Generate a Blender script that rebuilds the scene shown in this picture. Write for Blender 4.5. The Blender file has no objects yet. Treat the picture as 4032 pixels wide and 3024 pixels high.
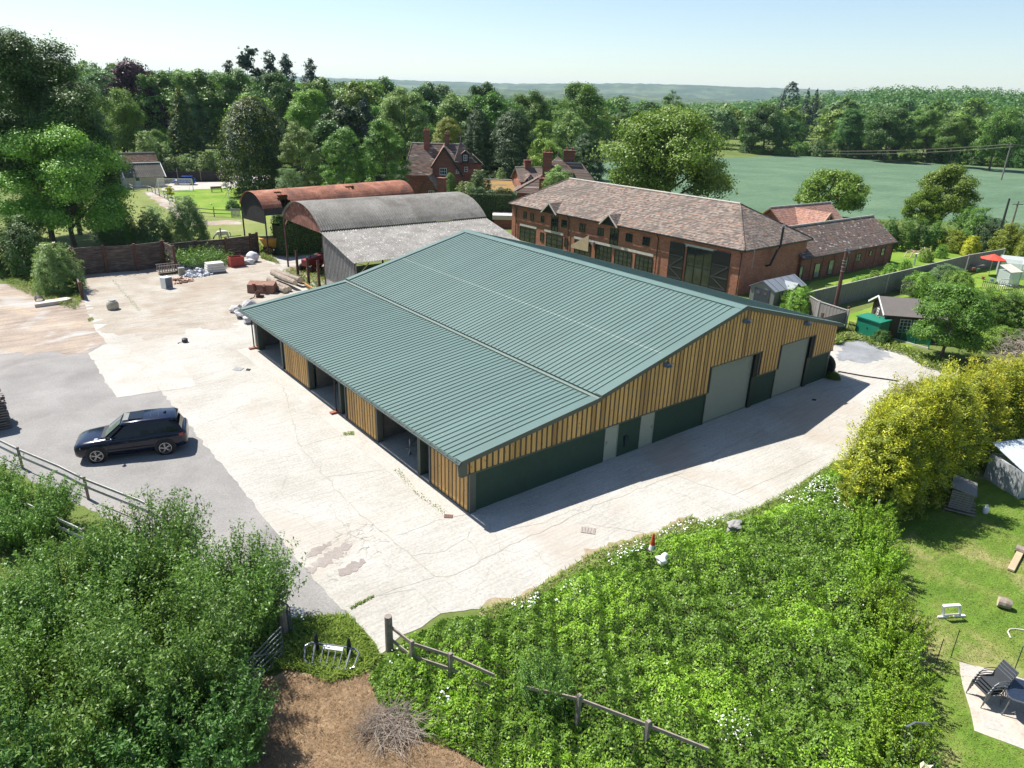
import bpy, math, random
import numpy as np
from mathutils import Vector, Matrix

# ------------------------------------------------------------------ camera, world, sun, exposure
C = bpy.data.collections.new("Scene"); bpy.context.scene.collection.children.link(C)
SC = bpy.context.scene
CAM = np.array([-14.9964, -21.3166, 16.5]); YAW, PITCH, ROLL, FPX = .6741, .3827, .0319, 2808.2
_f = np.array([math.sin(YAW)*math.cos(PITCH), math.cos(YAW)*math.cos(PITCH), -math.sin(PITCH)])
_r0 = np.array([math.cos(YAW), -math.sin(YAW), 0]); _u0 = np.cross(_r0, _f)
_r = _r0*math.cos(ROLL)+_u0*math.sin(ROLL); _u = -_r0*math.sin(ROLL)+_u0*math.cos(ROLL)
cd = bpy.data.cameras.new("camera"); cam = bpy.data.objects.new("camera", cd); C.objects.link(cam)
cam.matrix_world = Matrix(((_r[0], _u[0], -_f[0], CAM[0]), (_r[1], _u[1], -_f[1], CAM[1]), (_r[2], _u[2], -_f[2], CAM[2]), (0, 0, 0, 1)))
cd.sensor_width = 36; cd.lens = 36*FPX/4032; cd.clip_start = .1; cd.clip_end = 30000
SC.camera = cam
SUN_EL, SUN_AZ = math.radians(58), math.radians(-20)          # azimuth from +Y towards +X
w = bpy.data.worlds.new("World"); SC.world = w; w.use_nodes = True
nt = w.node_tree; bg = nt.nodes["Background"]
sky = nt.nodes.new("ShaderNodeTexSky"); sky.sky_type = 'NISHITA'; sky.sun_disc = False
sky.sun_elevation = SUN_EL; sky.sun_rotation = SUN_AZ; sky.air_density = 1.0; sky.dust_density = .3; sky.ozone_density = 1.4; sky.altitude = 50
nt.links.new(sky.outputs[0], bg.inputs[0]); bg.inputs[1].default_value = .085
sl = bpy.data.lights.new("sun", 'SUN'); sl.energy = 5.0; sl.angle = math.radians(.5); sl.color = (1, .955, .89)
sun = bpy.data.objects.new("sun", sl); C.objects.link(sun)
sdir = Vector((math.sin(SUN_AZ)*math.cos(SUN_EL), math.cos(SUN_AZ)*math.cos(SUN_EL), math.sin(SUN_EL)))
sun.rotation_euler = sdir.to_track_quat('Z', 'Y').to_euler()
SC.view_settings.view_transform = 'Standard'; SC.view_settings.look = 'None'; SC.view_settings.gamma = 1
SC.view_settings.exposure = .84
try:
    SC.cycles.max_bounces = 6; SC.cycles.transparent_max_bounces = 12; SC.cycles.volume_bounces = 0
except Exception: pass

# ------------------------------------------------------------------ helpers
def ray(x, y): return _f+_r*(x-2016)/FPX+_u*(1512-y)/FPX
def G(x, y, z=0.):                                             # point of the level z seen at a place of the photo
    d = ray(x, y); t = (z-CAM[2])/d[2]; return CAM+t*d
def D(x, y, d):                                                # point at horizontal distance d
    v = ray(x, y); return CAM+v*d/math.hypot(v[0], v[1])
def onwall(x, y, P, e):                                        # point on the vertical plane through P along e -> (a, z)
    v = ray(x, y); n = np.array([-e[1], e[0]]); t = ((np.array(P[:2])-CAM[:2])@n)/(v[:2]@n); q = CAM+t*v
    return float((q[:2]-np.array(P[:2]))@np.array(e)), float(q[2])
def sm(a, b, x): t = np.clip((x-a)/(b-a), 0, 1); return t*t*(3-2*t)
def terr(x, y):
    dx, dy = x-CAM[0], y-CAM[1]; d = np.hypot(dx, dy); az = np.degrees(np.arctan2(dx, dy))
    right = sm(50, 66, az)*sm(300, 900, d)*24
    left = (1-sm(8, 30, az))*sm(200, 600, d)*10
    return right+left+sm(60, 80, az)*sm(900, 2500, d)*20
def tag(o, label=None, cat=None, group=None, kind=None):
    if label: o['label'] = label
    if cat: o['category'] = cat
    if group: o['group'] = group
    if kind: o['kind'] = kind
    return o
def thing(name, label, cat, loc=(0, 0, 0), rz=0, group=None):
    o = bpy.data.objects.new(name, None); C.objects.link(o); o.location = [float(v) for v in loc]; o.rotation_euler = (0, 0, rz)
    o.empty_display_size = .3
    return tag(o, label, cat, group)
def copy_tree(o, parent=None):
    c = o.copy(); C.objects.link(c)
    if parent: c.parent = parent
    for ch in list(o.children): copy_tree(ch, c)
    return c
def wloc(o):
    v = Vector((0, 0, 0))
    while o: v += o.location; o = o.parent
    return v
class MB:
    def __init__(s): s.v = []; s.f = []
    def add(s, vs, fs):
        b = len(s.v); s.v += [tuple(float(k) for k in v) for v in vs]; s.f += [tuple(b+i for i in f) for f in fs]; return s
    def hexa(s, p): return s.add(p, [(0, 3, 2, 1), (4, 5, 6, 7), (0, 1, 5, 4), (1, 2, 6, 5), (2, 3, 7, 6), (3, 0, 4, 7)])
    def box(s, c, d, rz=0, tilt=None):
        x, y, z = [k/2 for k in d]; m = Matrix.Rotation(rz, 3, 'Z')
        if tilt: m = m @ Matrix.Rotation(tilt[0], 3, 'X') @ Matrix.Rotation(tilt[1], 3, 'Y')
        P = [Vector(c)+m @ Vector(q) for q in [(-x, -y, -z), (x, -y, -z), (x, y, -z), (-x, y, -z), (-x, -y, z), (x, -y, z), (x, y, z), (-x, y, z)]]
        return s.hexa(P)
    def bb(s, x0, x1, y0, y1, z0, z1): return s.box(((x0+x1)/2, (y0+y1)/2, (z0+z1)/2), (x1-x0, y1-y0, z1-z0))
    def bar(s, p, q, w, h=None, up=(0, 0, 1)):
        p, q = Vector(p), Vector(q); h = h or w; d = (q-p).normalized(); u = Vector(up)
        if abs(d.dot(u)) > .98: u = Vector((1, 0, 0))
        a = d.cross(u).normalized()*w/2; b = a.cross(d).normalized()*h/2
        return s.hexa([p-a-b, p+a-b, p+a+b, p-a+b, q-a-b, q+a-b, q+a+b, q-a+b])
    def tube(s, pts, r, n=8, cap=True):
        pts = [Vector(p) for p in pts]; rs = r if isinstance(r, (list, tuple)) else [r]*len(pts); b0 = len(s.v); vs = []; fs = []
        for i, p in enumerate(pts):
            d = (pts[min(i+1, len(pts)-1)]-pts[max(i-1, 0)]).normalized(); u = Vector((0, 0, 1)) if abs(d.z) < .9 else Vector((1, 0, 0))
            a = d.cross(u).normalized(); b = a.cross(d).normalized()
            for k in range(n): t = 2*math.pi*k/n; vs.append(p+(a*math.cos(t)+b*math.sin(t))*rs[i])
        for i in range(len(pts)-1):
            for k in range(n): fs.append((i*n+k, i*n+(k+1) % n, (i+1)*n+(k+1) % n, (i+1)*n+k))
        if cap: fs.append(tuple(range(n))); fs.append(tuple((len(pts)-1)*n+k for k in reversed(range(n))))
        return s.add(vs, fs)
    def lathe(s, c, prof, n=12, axis='Z', cap=True):
        vs = []; fs = []; c = Vector(c)
        for (r, z) in prof:
            for k in range(n):
                t = 2*math.pi*k/n; q = Vector((r*math.cos(t), r*math.sin(t), z))
                if axis == 'Y': q = Vector((q.x, q.z, q.y))
                if axis == 'X': q = Vector((q.z, q.x, q.y))
                vs.append(c+q)
        for i in range(len(prof)-1):
            for k in range(n): fs.append((i*n+k, i*n+(k+1) % n, (i+1)*n+(k+1) % n, (i+1)*n+k))
        if cap: fs.append(tuple(range(n))); fs.append(tuple((len(prof)-1)*n+k for k in range(n)))
        return s.add(vs, fs)
    def ext(s, poly, v):                                       # polygon (3d points) swept by a vector
        n = len(poly); P = [Vector(p) for p in poly]; v = Vector(v)
        return s.add(P+[p+v for p in P], [tuple(range(n)), tuple(range(2*n-1, n-1, -1))]+[(i, i+n, (i+1) % n+n, (i+1) % n) for i in range(n)])
    def face(s, pts): return s.add(pts, [tuple(range(len(pts)))])
    def slab(s, pts, t):                                       # a sheet with thickness t below it along its normal
        P = [Vector([float(k) for k in p]) for p in pts]; n = (P[1]-P[0]).cross(P[2]-P[0]).normalized()
        if n.z < 0: n = -n
        return s.ext(P, -n*t)
    def blob(s, c, r, seed=0, sub=2, amp=.2):
        import bmesh
        bm = bmesh.new(); bmesh.ops.create_icosphere(bm, subdivisions=sub, radius=1); rg = np.random.RandomState(seed); ph = rg.rand(9)*6
        vs = []
        for v in bm.verts:
            k = 1+amp*(math.sin(v.co.x*3+ph[0])*math.sin(v.co.y*3.7+ph[1])+.6*math.sin(v.co.z*5+ph[2]+v.co.x*4))+amp*.5*(rg.rand()-.5)
            vs.append((c[0]+v.co.x*r[0]*k, c[1]+v.co.y*r[1]*k, c[2]+v.co.z*r[2]*k))
        bm.verts.index_update(); fs = [tuple(v.index for v in f.verts) for f in bm.faces]; bm.free()
        return s.add(vs, fs)
    def build(s, name, mat, parent=None, local=False, smooth=False, bevel=0, fix=True):
        me = bpy.data.meshes.new(name); V = np.array(s.v, dtype=float)
        if parent is not None and not local: off = np.array(wloc(parent))
        elif parent is None and not local: off = np.array([(V[:, 0].min()+V[:, 0].max())/2, (V[:, 1].min()+V[:, 1].max())/2, V[:, 2].min()])
        else: off = np.zeros(3)
        me.from_pydata([tuple(p) for p in (V-off)], [], s.f); me.update()
        if fix:
            import bmesh
            bm = bmesh.new(); bm.from_mesh(me); bmesh.ops.recalc_face_normals(bm, faces=bm.faces); bm.to_mesh(me); bm.free()
        if smooth: me.polygons.foreach_set('use_smooth', [True]*len(me.polygons))
        me.materials.append(mat); o = bpy.data.objects.new(name, me); C.objects.link(o)
        if parent is not None: o.parent = parent
        elif not local: o.location = off
        if bevel:
            b = o.modifiers.new('bevel', 'BEVEL'); b.width = bevel; b.segments = 2; b.limit_method = 'ANGLE'
        return o

def split_build(m, name, mat, parent):                         # one object per loose piece
    par = list(range(len(m.v)))
    def find(a):
        while par[a] != a: par[a] = par[par[a]]; a = par[a]
        return a
    for f in m.f:
        for k in f[1:]: par[find(k)] = find(f[0])
    gr = {}
    for f in m.f: gr.setdefault(find(f[0]), []).append(f)
    out = []
    for fs in gr.values():
        ids = sorted({k for f in fs for k in f}); ix = {k: i for i, k in enumerate(ids)}; q = MB(); q.add([m.v[k] for k in ids], [tuple(ix[k] for k in f) for f in fs]); out.append(q.build(name, mat, parent))
    return out
# ------------------------------------------------------------------ materials
def newmat(name):
    m = bpy.data.materials.new(name); m.use_nodes = True; t = m.node_tree; return m, t, t.nodes['Principled BSDF']
def N(t, typ, **k):
    n = t.nodes.new('ShaderNode'+typ)
    for a, b in k.items():
        if a in n.inputs: n.inputs[a].default_value = b
        else: setattr(n, a, b)
    return n
def coord(t, kind='Object', scale=None, rot=None):
    tc = N(t, 'TexCoord'); o = tc.outputs[kind]
    if kind == 'World': o = None
    if scale or rot:
        mp = N(t, 'Mapping'); t.links.new(o, mp.inputs[0])
        if scale: mp.inputs['Scale'].default_value = scale
        if rot: mp.inputs['Rotation'].default_value = rot
        o = mp.outputs[0]
    return o
def ramp(t, src, stops, interp='LINEAR'):
    r = N(t, 'ValToRGB'); e = r.color_ramp.elements; r.color_ramp.interpolation = interp
    while len(e) < len(stops): e.new(.5)
    for i, (p, c) in enumerate(stops): e[i].position = p; e[i].color = (*c, 1) if len(c) == 3 else c
    t.links.new(src, r.inputs[0]); return r.outputs[0]
def mix(t, a, b, fac, mode='MIX'):
    m = N(t, 'MixRGB', blend_type=mode)
    for i, v in ((0, fac), (1, a), (2, b)):
        if hasattr(v, 'links') or hasattr(v, 'is_linked'): t.links.new(v, m.inputs[i])
        else: m.inputs[i].default_value = v if not isinstance(v, tuple) else ((*v, 1) if len(v) == 3 else v)
    return m.outputs[0]
def noise(t, co, s, det=4, rough=.6, dist=0):
    n = N(t, 'TexNoise'); n.inputs['Scale'].default_value = s; n.inputs['Detail'].default_value = det
    n.inputs['Roughness'].default_value = rough; n.inputs['Distortion'].default_value = dist
    if co is not None: t.links.new(co, n.inputs['Vector'])
    return n.outputs[0]
def bump(t, p, h, s=.3, d=.02):
    b = N(t, 'Bump'); b.inputs['Strength'].default_value = s; b.inputs['Distance'].default_value = d
    t.links.new(h, b.inputs['Height']); t.links.new(b.outputs[0], p.inputs['Normal'])
def M(name, col, rough=.8, metal=0, var=.18, scale=2.5, col2=None, bmp=0, bscale=None, spec=None, stretch=None):
    m, t, p = newmat(name); co = coord(t, 'Object', stretch)
    n = noise(t, co, scale, 6, .65)
    c2 = col2 or tuple(min(1, k*(1+var)) for k in col); c1 = tuple(k*(1-var) for k in col)
    c = ramp(t, n, [(.3, c1), (.5, col), (.7, c2)]); t.links.new(c, p.inputs['Base Color'])
    p.inputs['Roughness'].default_value = rough; p.inputs['Metallic'].default_value = metal
    if spec is not None: p.inputs['Specular IOR Level'].default_value = spec
    if bmp: bump(t, p, noise(t, co, bscale or scale*8, 4), bmp)
    return m
mats = {}
def m_leaf(name, dark, light, trans=.35, hue=.03, gloss=.5):
    m, t, p = newmat(name); out = t.nodes['Material Output']
    g = N(t, 'NewGeometry'); oi = N(t, 'ObjectInfo')
    n = noise(t, coord(t, 'Object'), .55, 3)
    a = mix(t, dark, light, g.outputs['Random Per Island']); b = mix(t, a, tuple(k*1.25 for k in light), ramp(t, n, [(.45, (0, 0, 0)), (.75, (.5, .5, .5))]))
    h = N(t, 'HueSaturation'); t.links.new(b, h.inputs['Color'])
    mr = N(t, 'MapRange'); mr.inputs['To Min'].default_value = .5-hue*.4; mr.inputs['To Max'].default_value = .5+hue*.35; t.links.new(oi.outputs['Random'], mr.inputs[0]); t.links.new(mr.outputs[0], h.inputs['Hue'])
    mv = N(t, 'MapRange'); mv.inputs['To Min'].default_value = .82; mv.inputs['To Max'].default_value = 1.15; t.links.new(oi.outputs['Random'], mv.inputs[0]); t.links.new(mv.outputs[0], h.inputs['Value'])
    t.links.new(h.outputs[0], p.inputs['Base Color']); p.inputs['Roughness'].default_value = gloss; p.inputs['Specular IOR Level'].default_value = .35
    tr = N(t, 'BsdfTranslucent'); tc = mix(t, h.outputs[0], (1.0, 1.0, .35), .35, 'MULTIPLY'); t.links.new(h.outputs[0], tr.inputs[0])
    ms = N(t, 'MixShader'); ms.inputs[0].default_value = trans; t.links.new(p.outputs[0], ms.inputs[1]); t.links.new(tr.outputs[0], ms.inputs[2])
    t.links.new(ms.outputs[0], out.inputs[0]); return m
def wcoord(t, scale=None, rot=None):                           # world-space position
    g = N(t, 'NewGeometry'); o = g.outputs['Position']
    if scale or rot:
        mp = N(t, 'Mapping'); t.links.new(o, mp.inputs[0])
        if scale: mp.inputs['Scale'].default_value = scale
        if rot: mp.inputs['Rotation'].default_value = rot
        o = mp.outputs[0]
    return o
# ------------------------------------------------------------------ setting materials
def ground_mat(name, cols, s1, s2, rough=.95, cracks=None, streak=None, bmp=.3, spots=None):
    m, t, p = newmat(name); co = wcoord(t)
    a = ramp(t, noise(t, co, s1, 6, .62, .3), cols); n2 = noise(t, co, s2, 4, .8)
    c = mix(t, a, ramp(t, n2, [(.25, (.62, .62, .62)), (.5, (.93, .93, .93)), (.75, (1.18, 1.18, 1.18))]), .85, 'MULTIPLY')
    if spots:                                                  # broad patches of another colour
        f = ramp(t, noise(t, co, spots[1], 5, .6, .5), [(spots[2], (0, 0, 0)), (spots[3], (1, 1, 1))]); c = mix(t, c, spots[0], f)
    if streak:
        ws = wcoord(t, streak[0], (0, 0, streak[1])); n3 = noise(t, ws, 1, 4, .7)
        c = mix(t, c, ramp(t, n3, [(.35, (streak[2],)*3), (.6, (1, 1, 1))]), 1, 'MULTIPLY')
    if cracks:
        dn = N(t, 'TexNoise'); dn.inputs['Scale'].default_value = 1.3; t.links.new(co, dn.inputs['Vector'])
        wp = N(t, 'VectorMath', operation='MULTIPLY_ADD'); t.links.new(dn.outputs['Color'], wp.inputs[0]); wp.inputs[1].default_value = (.9, .9, 0); t.links.new(co, wp.inputs[2])
        v = N(t, 'TexVoronoi', feature='DISTANCE_TO_EDGE', voronoi_dimensions='2D'); v.inputs['Scale'].default_value = cracks[0]; t.links.new(wp.outputs[0], v.inputs['Vector'])
        k = ramp(t, v.outputs['Distance'], [(0, (cracks[1],)*3), (cracks[2], (1, 1, 1))])
        pm = ramp(t, noise(t, co, .13, 2), [(.42, (0, 0, 0)), (.55, (1, 1, 1))])
        c = mix(t, c, mix(t, (1, 1, 1), k, pm), 1, 'MULTIPLY')
    t.links.new(c, p.inputs['Base Color']); p.inputs['Roughness'].default_value = rough; p.inputs['Specular IOR Level'].default_value = .2
    if bmp: bump(t, p, n2, bmp, .03)
    return m
m_conc = ground_mat('concrete', [(.3, (.375, .352, .308)), (.5, (.44, .422, .38)), (.66, (.475, .462, .425))], .22, 9, cracks=(.28, .82, .009), streak=((.6, 9, 1), .45, .84), spots=((.385, .34, .285), .13, .53, .70))
m_conc2 = ground_mat('pale_concrete', [(.3, (.40, .375, .335)), (.6, (.455, .43, .39))], .6, 9, cracks=(.2, .8, .01), spots=((.37, .335, .29), .5, .52, .7))
m_gravel = ground_mat('gravel', [(.3, (.215, .205, .195)), (.5, (.265, .255, .242)), (.7, (.31, .30, .285))], .35, 11, bmp=1.0, spots=((.33, .29, .27), .2, .55, .75))
m_dirt = ground_mat('dirt', [(.3, (.27, .215, .17)), (.5, (.36, .295, .24)), (.7, (.46, .37, .27))], .3, 7, bmp=.6, streak=((.25, 2.2, 1), .5, .75), spots=((.42, .40, .37), .25, .5, .62))
m_grass = ground_mat('meadow_grass', [(.3, (.075, .11, .025)), (.5, (.11, .15, .035)), (.7, (.17, .19, .06))], .12, 3, bmp=.6)
m_paddock = ground_mat('paddock_grass', [(.3, (.14, .185, .045)), (.5, (.20, .235, .07)), (.7, (.27, .27, .11))], .16, 4, bmp=.5, streak=((.12, 1.2, 1), 1.6, .85))
m_lawn = ground_mat('lawn', [(.3, (.085, .17, .018)), (.48, (.13, .22, .028)), (.66, (.20, .235, .055))], .5, 14, bmp=.8, spots=((.33, .285, .13), .42, .53, .68), streak=((1, 3.5, 1), .3, .72))
m_lawn2 = ground_mat('bright_lawn', [(.3, (.11, .20, .02)), (.5, (.16, .26, .03)), (.7, (.25, .29, .06))], .3, 6, bmp=.6)
m_crop = ground_mat('crop', [(.3, (.078, .14, .078)), (.5, (.10, .168, .098)), (.7, (.125, .195, .112))], .07, 1.1, bmp=.5, streak=((.06, .9, 1), -.25, .86))
m_hay = ground_mat('dry_grass', [(.3, (.15, .10, .055)), (.5, (.27, .185, .11)), (.7, (.38, .28, .17))], 1.6, 30, bmp=.2)
m_stone = ground_mat('patio_stone', [(.3, (.40, .34, .28)), (.6, (.50, .44, .37))], .9, 10)
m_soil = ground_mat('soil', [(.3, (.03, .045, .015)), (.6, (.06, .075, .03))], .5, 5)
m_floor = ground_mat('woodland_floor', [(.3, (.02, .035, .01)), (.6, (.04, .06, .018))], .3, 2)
def jag(pts, amp=.12, step=.5, seed=1):
    rg = random.Random(seed); out = []; n = len(pts)
    for i in range(n):
        a, b = np.array(pts[i][:2], float), np.array(pts[(i+1) % n][:2], float); L = np.linalg.norm(b-a); k = max(1, min(80, int(L/step)))
        nn = np.array([-(b-a)[1], (b-a)[0]])/max(L, 1e-6)
        for j in range(k): out.append(a+(b-a)*j/k+nn*(rg.gauss(0, amp) if j else 0))
    return out
def sheet(name, pix, z, mat, amp=.12, step=.5, seed=1, world=False):
    P = [p for p in pix] if world else [G(x, y)[:2] for x, y in pix]
    Q = jag(P, amp, step, seed) if amp else P
    m = MB(); m.add([(q[0], q[1], 0) for q in Q], [tuple(range(len(Q)))])
    a = sum(Q[i][0]*Q[(i+1) % len(Q)][1]-Q[(i+1) % len(Q)][0]*Q[i][1] for i in range(len(Q)))
    if a < 0: m.f = [tuple(reversed(m.f[0]))]
    o = m.build(name, mat, fix=False); o.location.z = z; o['kind'] = 'structure'; return o
# base terrain: polar grid round the yard
def terrain():
    rs = [0, 20, 50, 80, 110, 150, 190, 220, 250, 280, 310, 340, 380, 430, 500, 600, 700, 850, 1000, 1300, 1700, 2300, 3000, 4000, 6000, 9000, 14000]; na = 120
    V = [(CAM[0], CAM[1], 0)]; F = []
    for r in rs[1:]:
        for k in range(na):
            t = 2*math.pi*k/na; x, y = CAM[0]+r*math.sin(t), CAM[1]+r*math.cos(t); V.append((x, y, float(terr(x, y))))
    for k in range(na): F.append((0, 1+(k+1) % na, 1+k))
    for i in range(len(rs)-2):
        for k in range(na): a = 1+i*na; F.append((a+k, a+(k+1) % na, a+na+(k+1) % na, a+na+k))
    m = MB(); m.add(V, F); o = m.build('ground', m_grass); o.location = (0, 0, 0)
    o.data.transform(Matrix.Translation(Vector(((CAM[0]), CAM[1], 0)))) if False else None
    return o
g = terrain(); g.location = (CAM[0], CAM[1], 0); g['kind'] = 'structure'
for v in g.data.vertices: pass
def hills(name, d, base, amp, seed, a0=-70, a1=150):
    rg = np.random.RandomState(seed); az = np.radians(np.linspace(a0, a1, 700)); h = np.zeros(700)
    for f, a in ((5, 1), (11, .6), (23, .25), (61, .06), (170, .04), (300, .05)): h += a*np.sin(az*f+rg.rand()*6)
    h = base+amp*h+rg.rand(700)*2.5
    prof = [(d, 0), (d+250, .45), (d+550, .8), (d+900, 1.0), (d+1600, .75), (d+2500, 0)]
    V = []; F = []; n = 700
    for (r, k) in prof:
        for i in range(n): V.append((CAM[0]+r*math.sin(az[i]), CAM[1]+r*math.cos(az[i]), h[i]*k-2+(rg.rand()*4*(k > 0))))
    for j in range(len(prof)-1):
        for i in range(n-1): F.append((j*n+i, j*n+i+1, (j+1)*n+i+1, (j+1)*n+i))
    m = MB(); m.add(V, F); o = m.build(name, m_hill); o['kind'] = 'structure'
m_hill = ground_mat('wooded_hills', [(.35, (.035, .06, .02)), (.5, (.055, .085, .03)), (.62, (.12, .15, .06))], .006, .05, bmp=0)
hills('far_hills', 5200, 118, 14, 3); hills('near_hills', 2700, 34, 10, 8)

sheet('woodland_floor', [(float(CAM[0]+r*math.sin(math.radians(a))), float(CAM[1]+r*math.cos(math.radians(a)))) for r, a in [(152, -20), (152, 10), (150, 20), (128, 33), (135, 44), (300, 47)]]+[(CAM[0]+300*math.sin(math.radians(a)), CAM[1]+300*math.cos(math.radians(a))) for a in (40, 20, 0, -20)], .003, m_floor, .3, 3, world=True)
# yard surfaces (each sheet 4 mm above the one below)
sheet('crop_field', [(2330, 640), (3140, 612), (3450, 622), (3700, 634), (4032, 662), (4700, 720), (4700, 1050), (4032, 925), (3880, 880), (3560, 868), (3100, 840), (2700, 810), (2400, 770), (2300, 720)], .004, m_crop, .5, 3)
sheet('paddock', [(300, 800), (860, 690), (1075, 760), (1060, 1000), (1000, 1010), (555, 1050), (100, 1060), (-200, 900)], .004, m_paddock, .1, 1)
sheet('football_lawn', [(700, 750), (920, 735), (1110, 745), (1060, 860), (985, 865), (795, 840), (700, 805), (620, 760)], .008, m_lawn2, .08, 1)
sheet('gravel_drive', [(640, 700), (1060, 690), (1060, 728), (850, 742), (640, 752)], .012, m_conc2, .15, 1)
sheet('paddock_path', [(560, 755), (620, 752), (690, 805), (760, 870), (950, 868), (948, 884), (740, 886), (640, 815)], .012, m_dirt, .25, .7)
sheet('garden_lawn', [(3430, 2000), (3490, 1960), (3600, 1820), (4300, 1500), (4700, 1900), (4700, 3300), (3600, 3300), (3560, 3024), (3556, 2612), (3496, 2395), (3480, 2124)], .008, m_lawn, .08, .4)
sheet('back_lawn', [(3505, 968), (3720, 975), (3950, 1010), (3800, 1020), (3480, 1100), (3340, 1150), (3160, 1230), (3120, 1180), (3200, 1110), (3480, 1045)], .008, m_lawn2, .08, .5)
sheet('side_lawn', [(3340, 1240), (3800, 1080), (4032, 1010), (4300, 1200), (4100, 1300), (3560, 1370), (3430, 1310), (3340, 1290)], .008, m_lawn2, .05, .5)
sheet('gravel_yard', [(-900, 1350), (360, 1300), (620, 1480), (860, 1640), (1050, 1850), (1380, 2420), (1290, 2420), (1150, 2440), (1000, 2360), (500, 2080), (0, 1830), (-900, 1500)], .008, m_gravel, .05, .4)
sheet('dirt_yard', [(-900, 1150), (60, 1120), (230, 1140), (360, 1190), (420, 1240), (430, 1330), (350, 1388), (-900, 1425)], .012, m_dirt, .3, .6)
sheet('track', [(1000, 990), (1120, 1010), (1330, 1000), (1400, 1200), (1000, 1250)], .012, m_dirt, .3, .6)
sheet('concrete_yard', [(300, 1075), (560, 1030), (700, 1045), (1015, 985), (1110, 1060), (1180, 1090), (1320, 1120), (1500, 1110), (2400, 1150), (3160, 1270), (3310, 1350), (3453, 1358), (3545, 1381), (3620, 1414), (3773, 1452), (3760, 1640), (3500, 1790),
  (3295, 1815), (3257, 1836), (3171, 1890), (3089, 1956), (2985, 1999), (2876, 2048), (2746, 2059), (2714, 2037), (2573, 2107), (2334, 2178), (2182, 2276), (2063, 2346), (1900, 2400), (1735, 2417), (1660, 2471), (1578, 2504), (1524, 2558), (1497, 2582), (1453, 2504), (1366, 2406),
  (1345, 2400), (1290, 2346), (1185, 2221), (1139, 2167), (954, 1928), (900, 1865), (694, 1614), (632, 1540), (461, 1567), (347, 1391), (423, 1353), (374, 1294), (335, 1200)], .016, m_conc, .05, .35)
m_worn = ground_mat('worn_concrete', [(.3, (.31, .27, .215)), (.5, (.39, .35, .295)), (.68, (.43, .405, .355))], .35, 8, streak=((.4, 3.5, 1), .6, .8), spots=((.30, .24, .18), .18, .52, .7))
sheet('worn_yard', [(312, 1082), (560, 1036), (700, 1050), (1010, 992), (1110, 1066), (1180, 1096), (1130, 1180), (980, 1225), (900, 1300), (790, 1290), (640, 1330), (470, 1322), (400, 1290), (345, 1200)], .0185, m_worn, .45, .35)
sheet('concrete_patch', [(370, 1425), (560, 1410), (770, 1520), (461, 1567)], .020, m_conc2, 0)
sheet('new_slab', [(575, 1408), (690, 1400), (776, 1522), (640, 1541)], .024, m_conc2, 0)
sheet('round_slab', [(675, 1345), (760, 1325), (850, 1318), (905, 1340), (800, 1370), (720, 1378)], .020, m_conc2, .03)
sheet('grey_chippings', [(3310, 1355), (3380, 1335), (3480, 1372), (3500, 1400), (3420, 1430), (3300, 1420)], .020, ground_mat('chippings', [(.3, (.19, .20, .21)), (.7, (.30, .31, .32))], .6, 12), .25, .3)
sheet('dry_ground', [(500, 3300), (700, 2900), (950, 2690), (1180, 2650), (1380, 2680), (1442, 2612), (1486, 2759), (1632, 2883), (1768, 2921), (1930, 3003), (2100, 3300)], .008, m_hay, .15, .3)
sheet('verge_soil', [(1900, 2385), (2063, 2330), (2190, 2262), (2340, 2165), (2575, 2095), (2714, 2030), (2760, 2050), (2600, 2135), (2380, 2225), (2230, 2310), (2090, 2375), (1920, 2440)], .021, ground_mat('verge_soil', [(.3, (.24, .18, .11)), (.5, (.34, .27, .18)), (.7, (.20, .20, .08))], 1.1, 12), .14, .25)
sheet('patio', [(3776, 2608), (4400, 2760), (4400, 3100), (4032, 2950), (3836, 2878), (3818, 2790), (3790, 2700)], .016, m_stone, .015, .4)
for i, q in enumerate([[(3855, 2805), (3935, 2830), (3965, 2890), (3868, 2862)], [(3776, 2608), (3850, 2627), (3870, 2680), (3800, 2660)], [(3945, 2900), (4080, 2935), (4080, 2970), (3960, 2925)]]):
    sheet('paving_slab', q, .020, m_conc2, 0)
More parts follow.
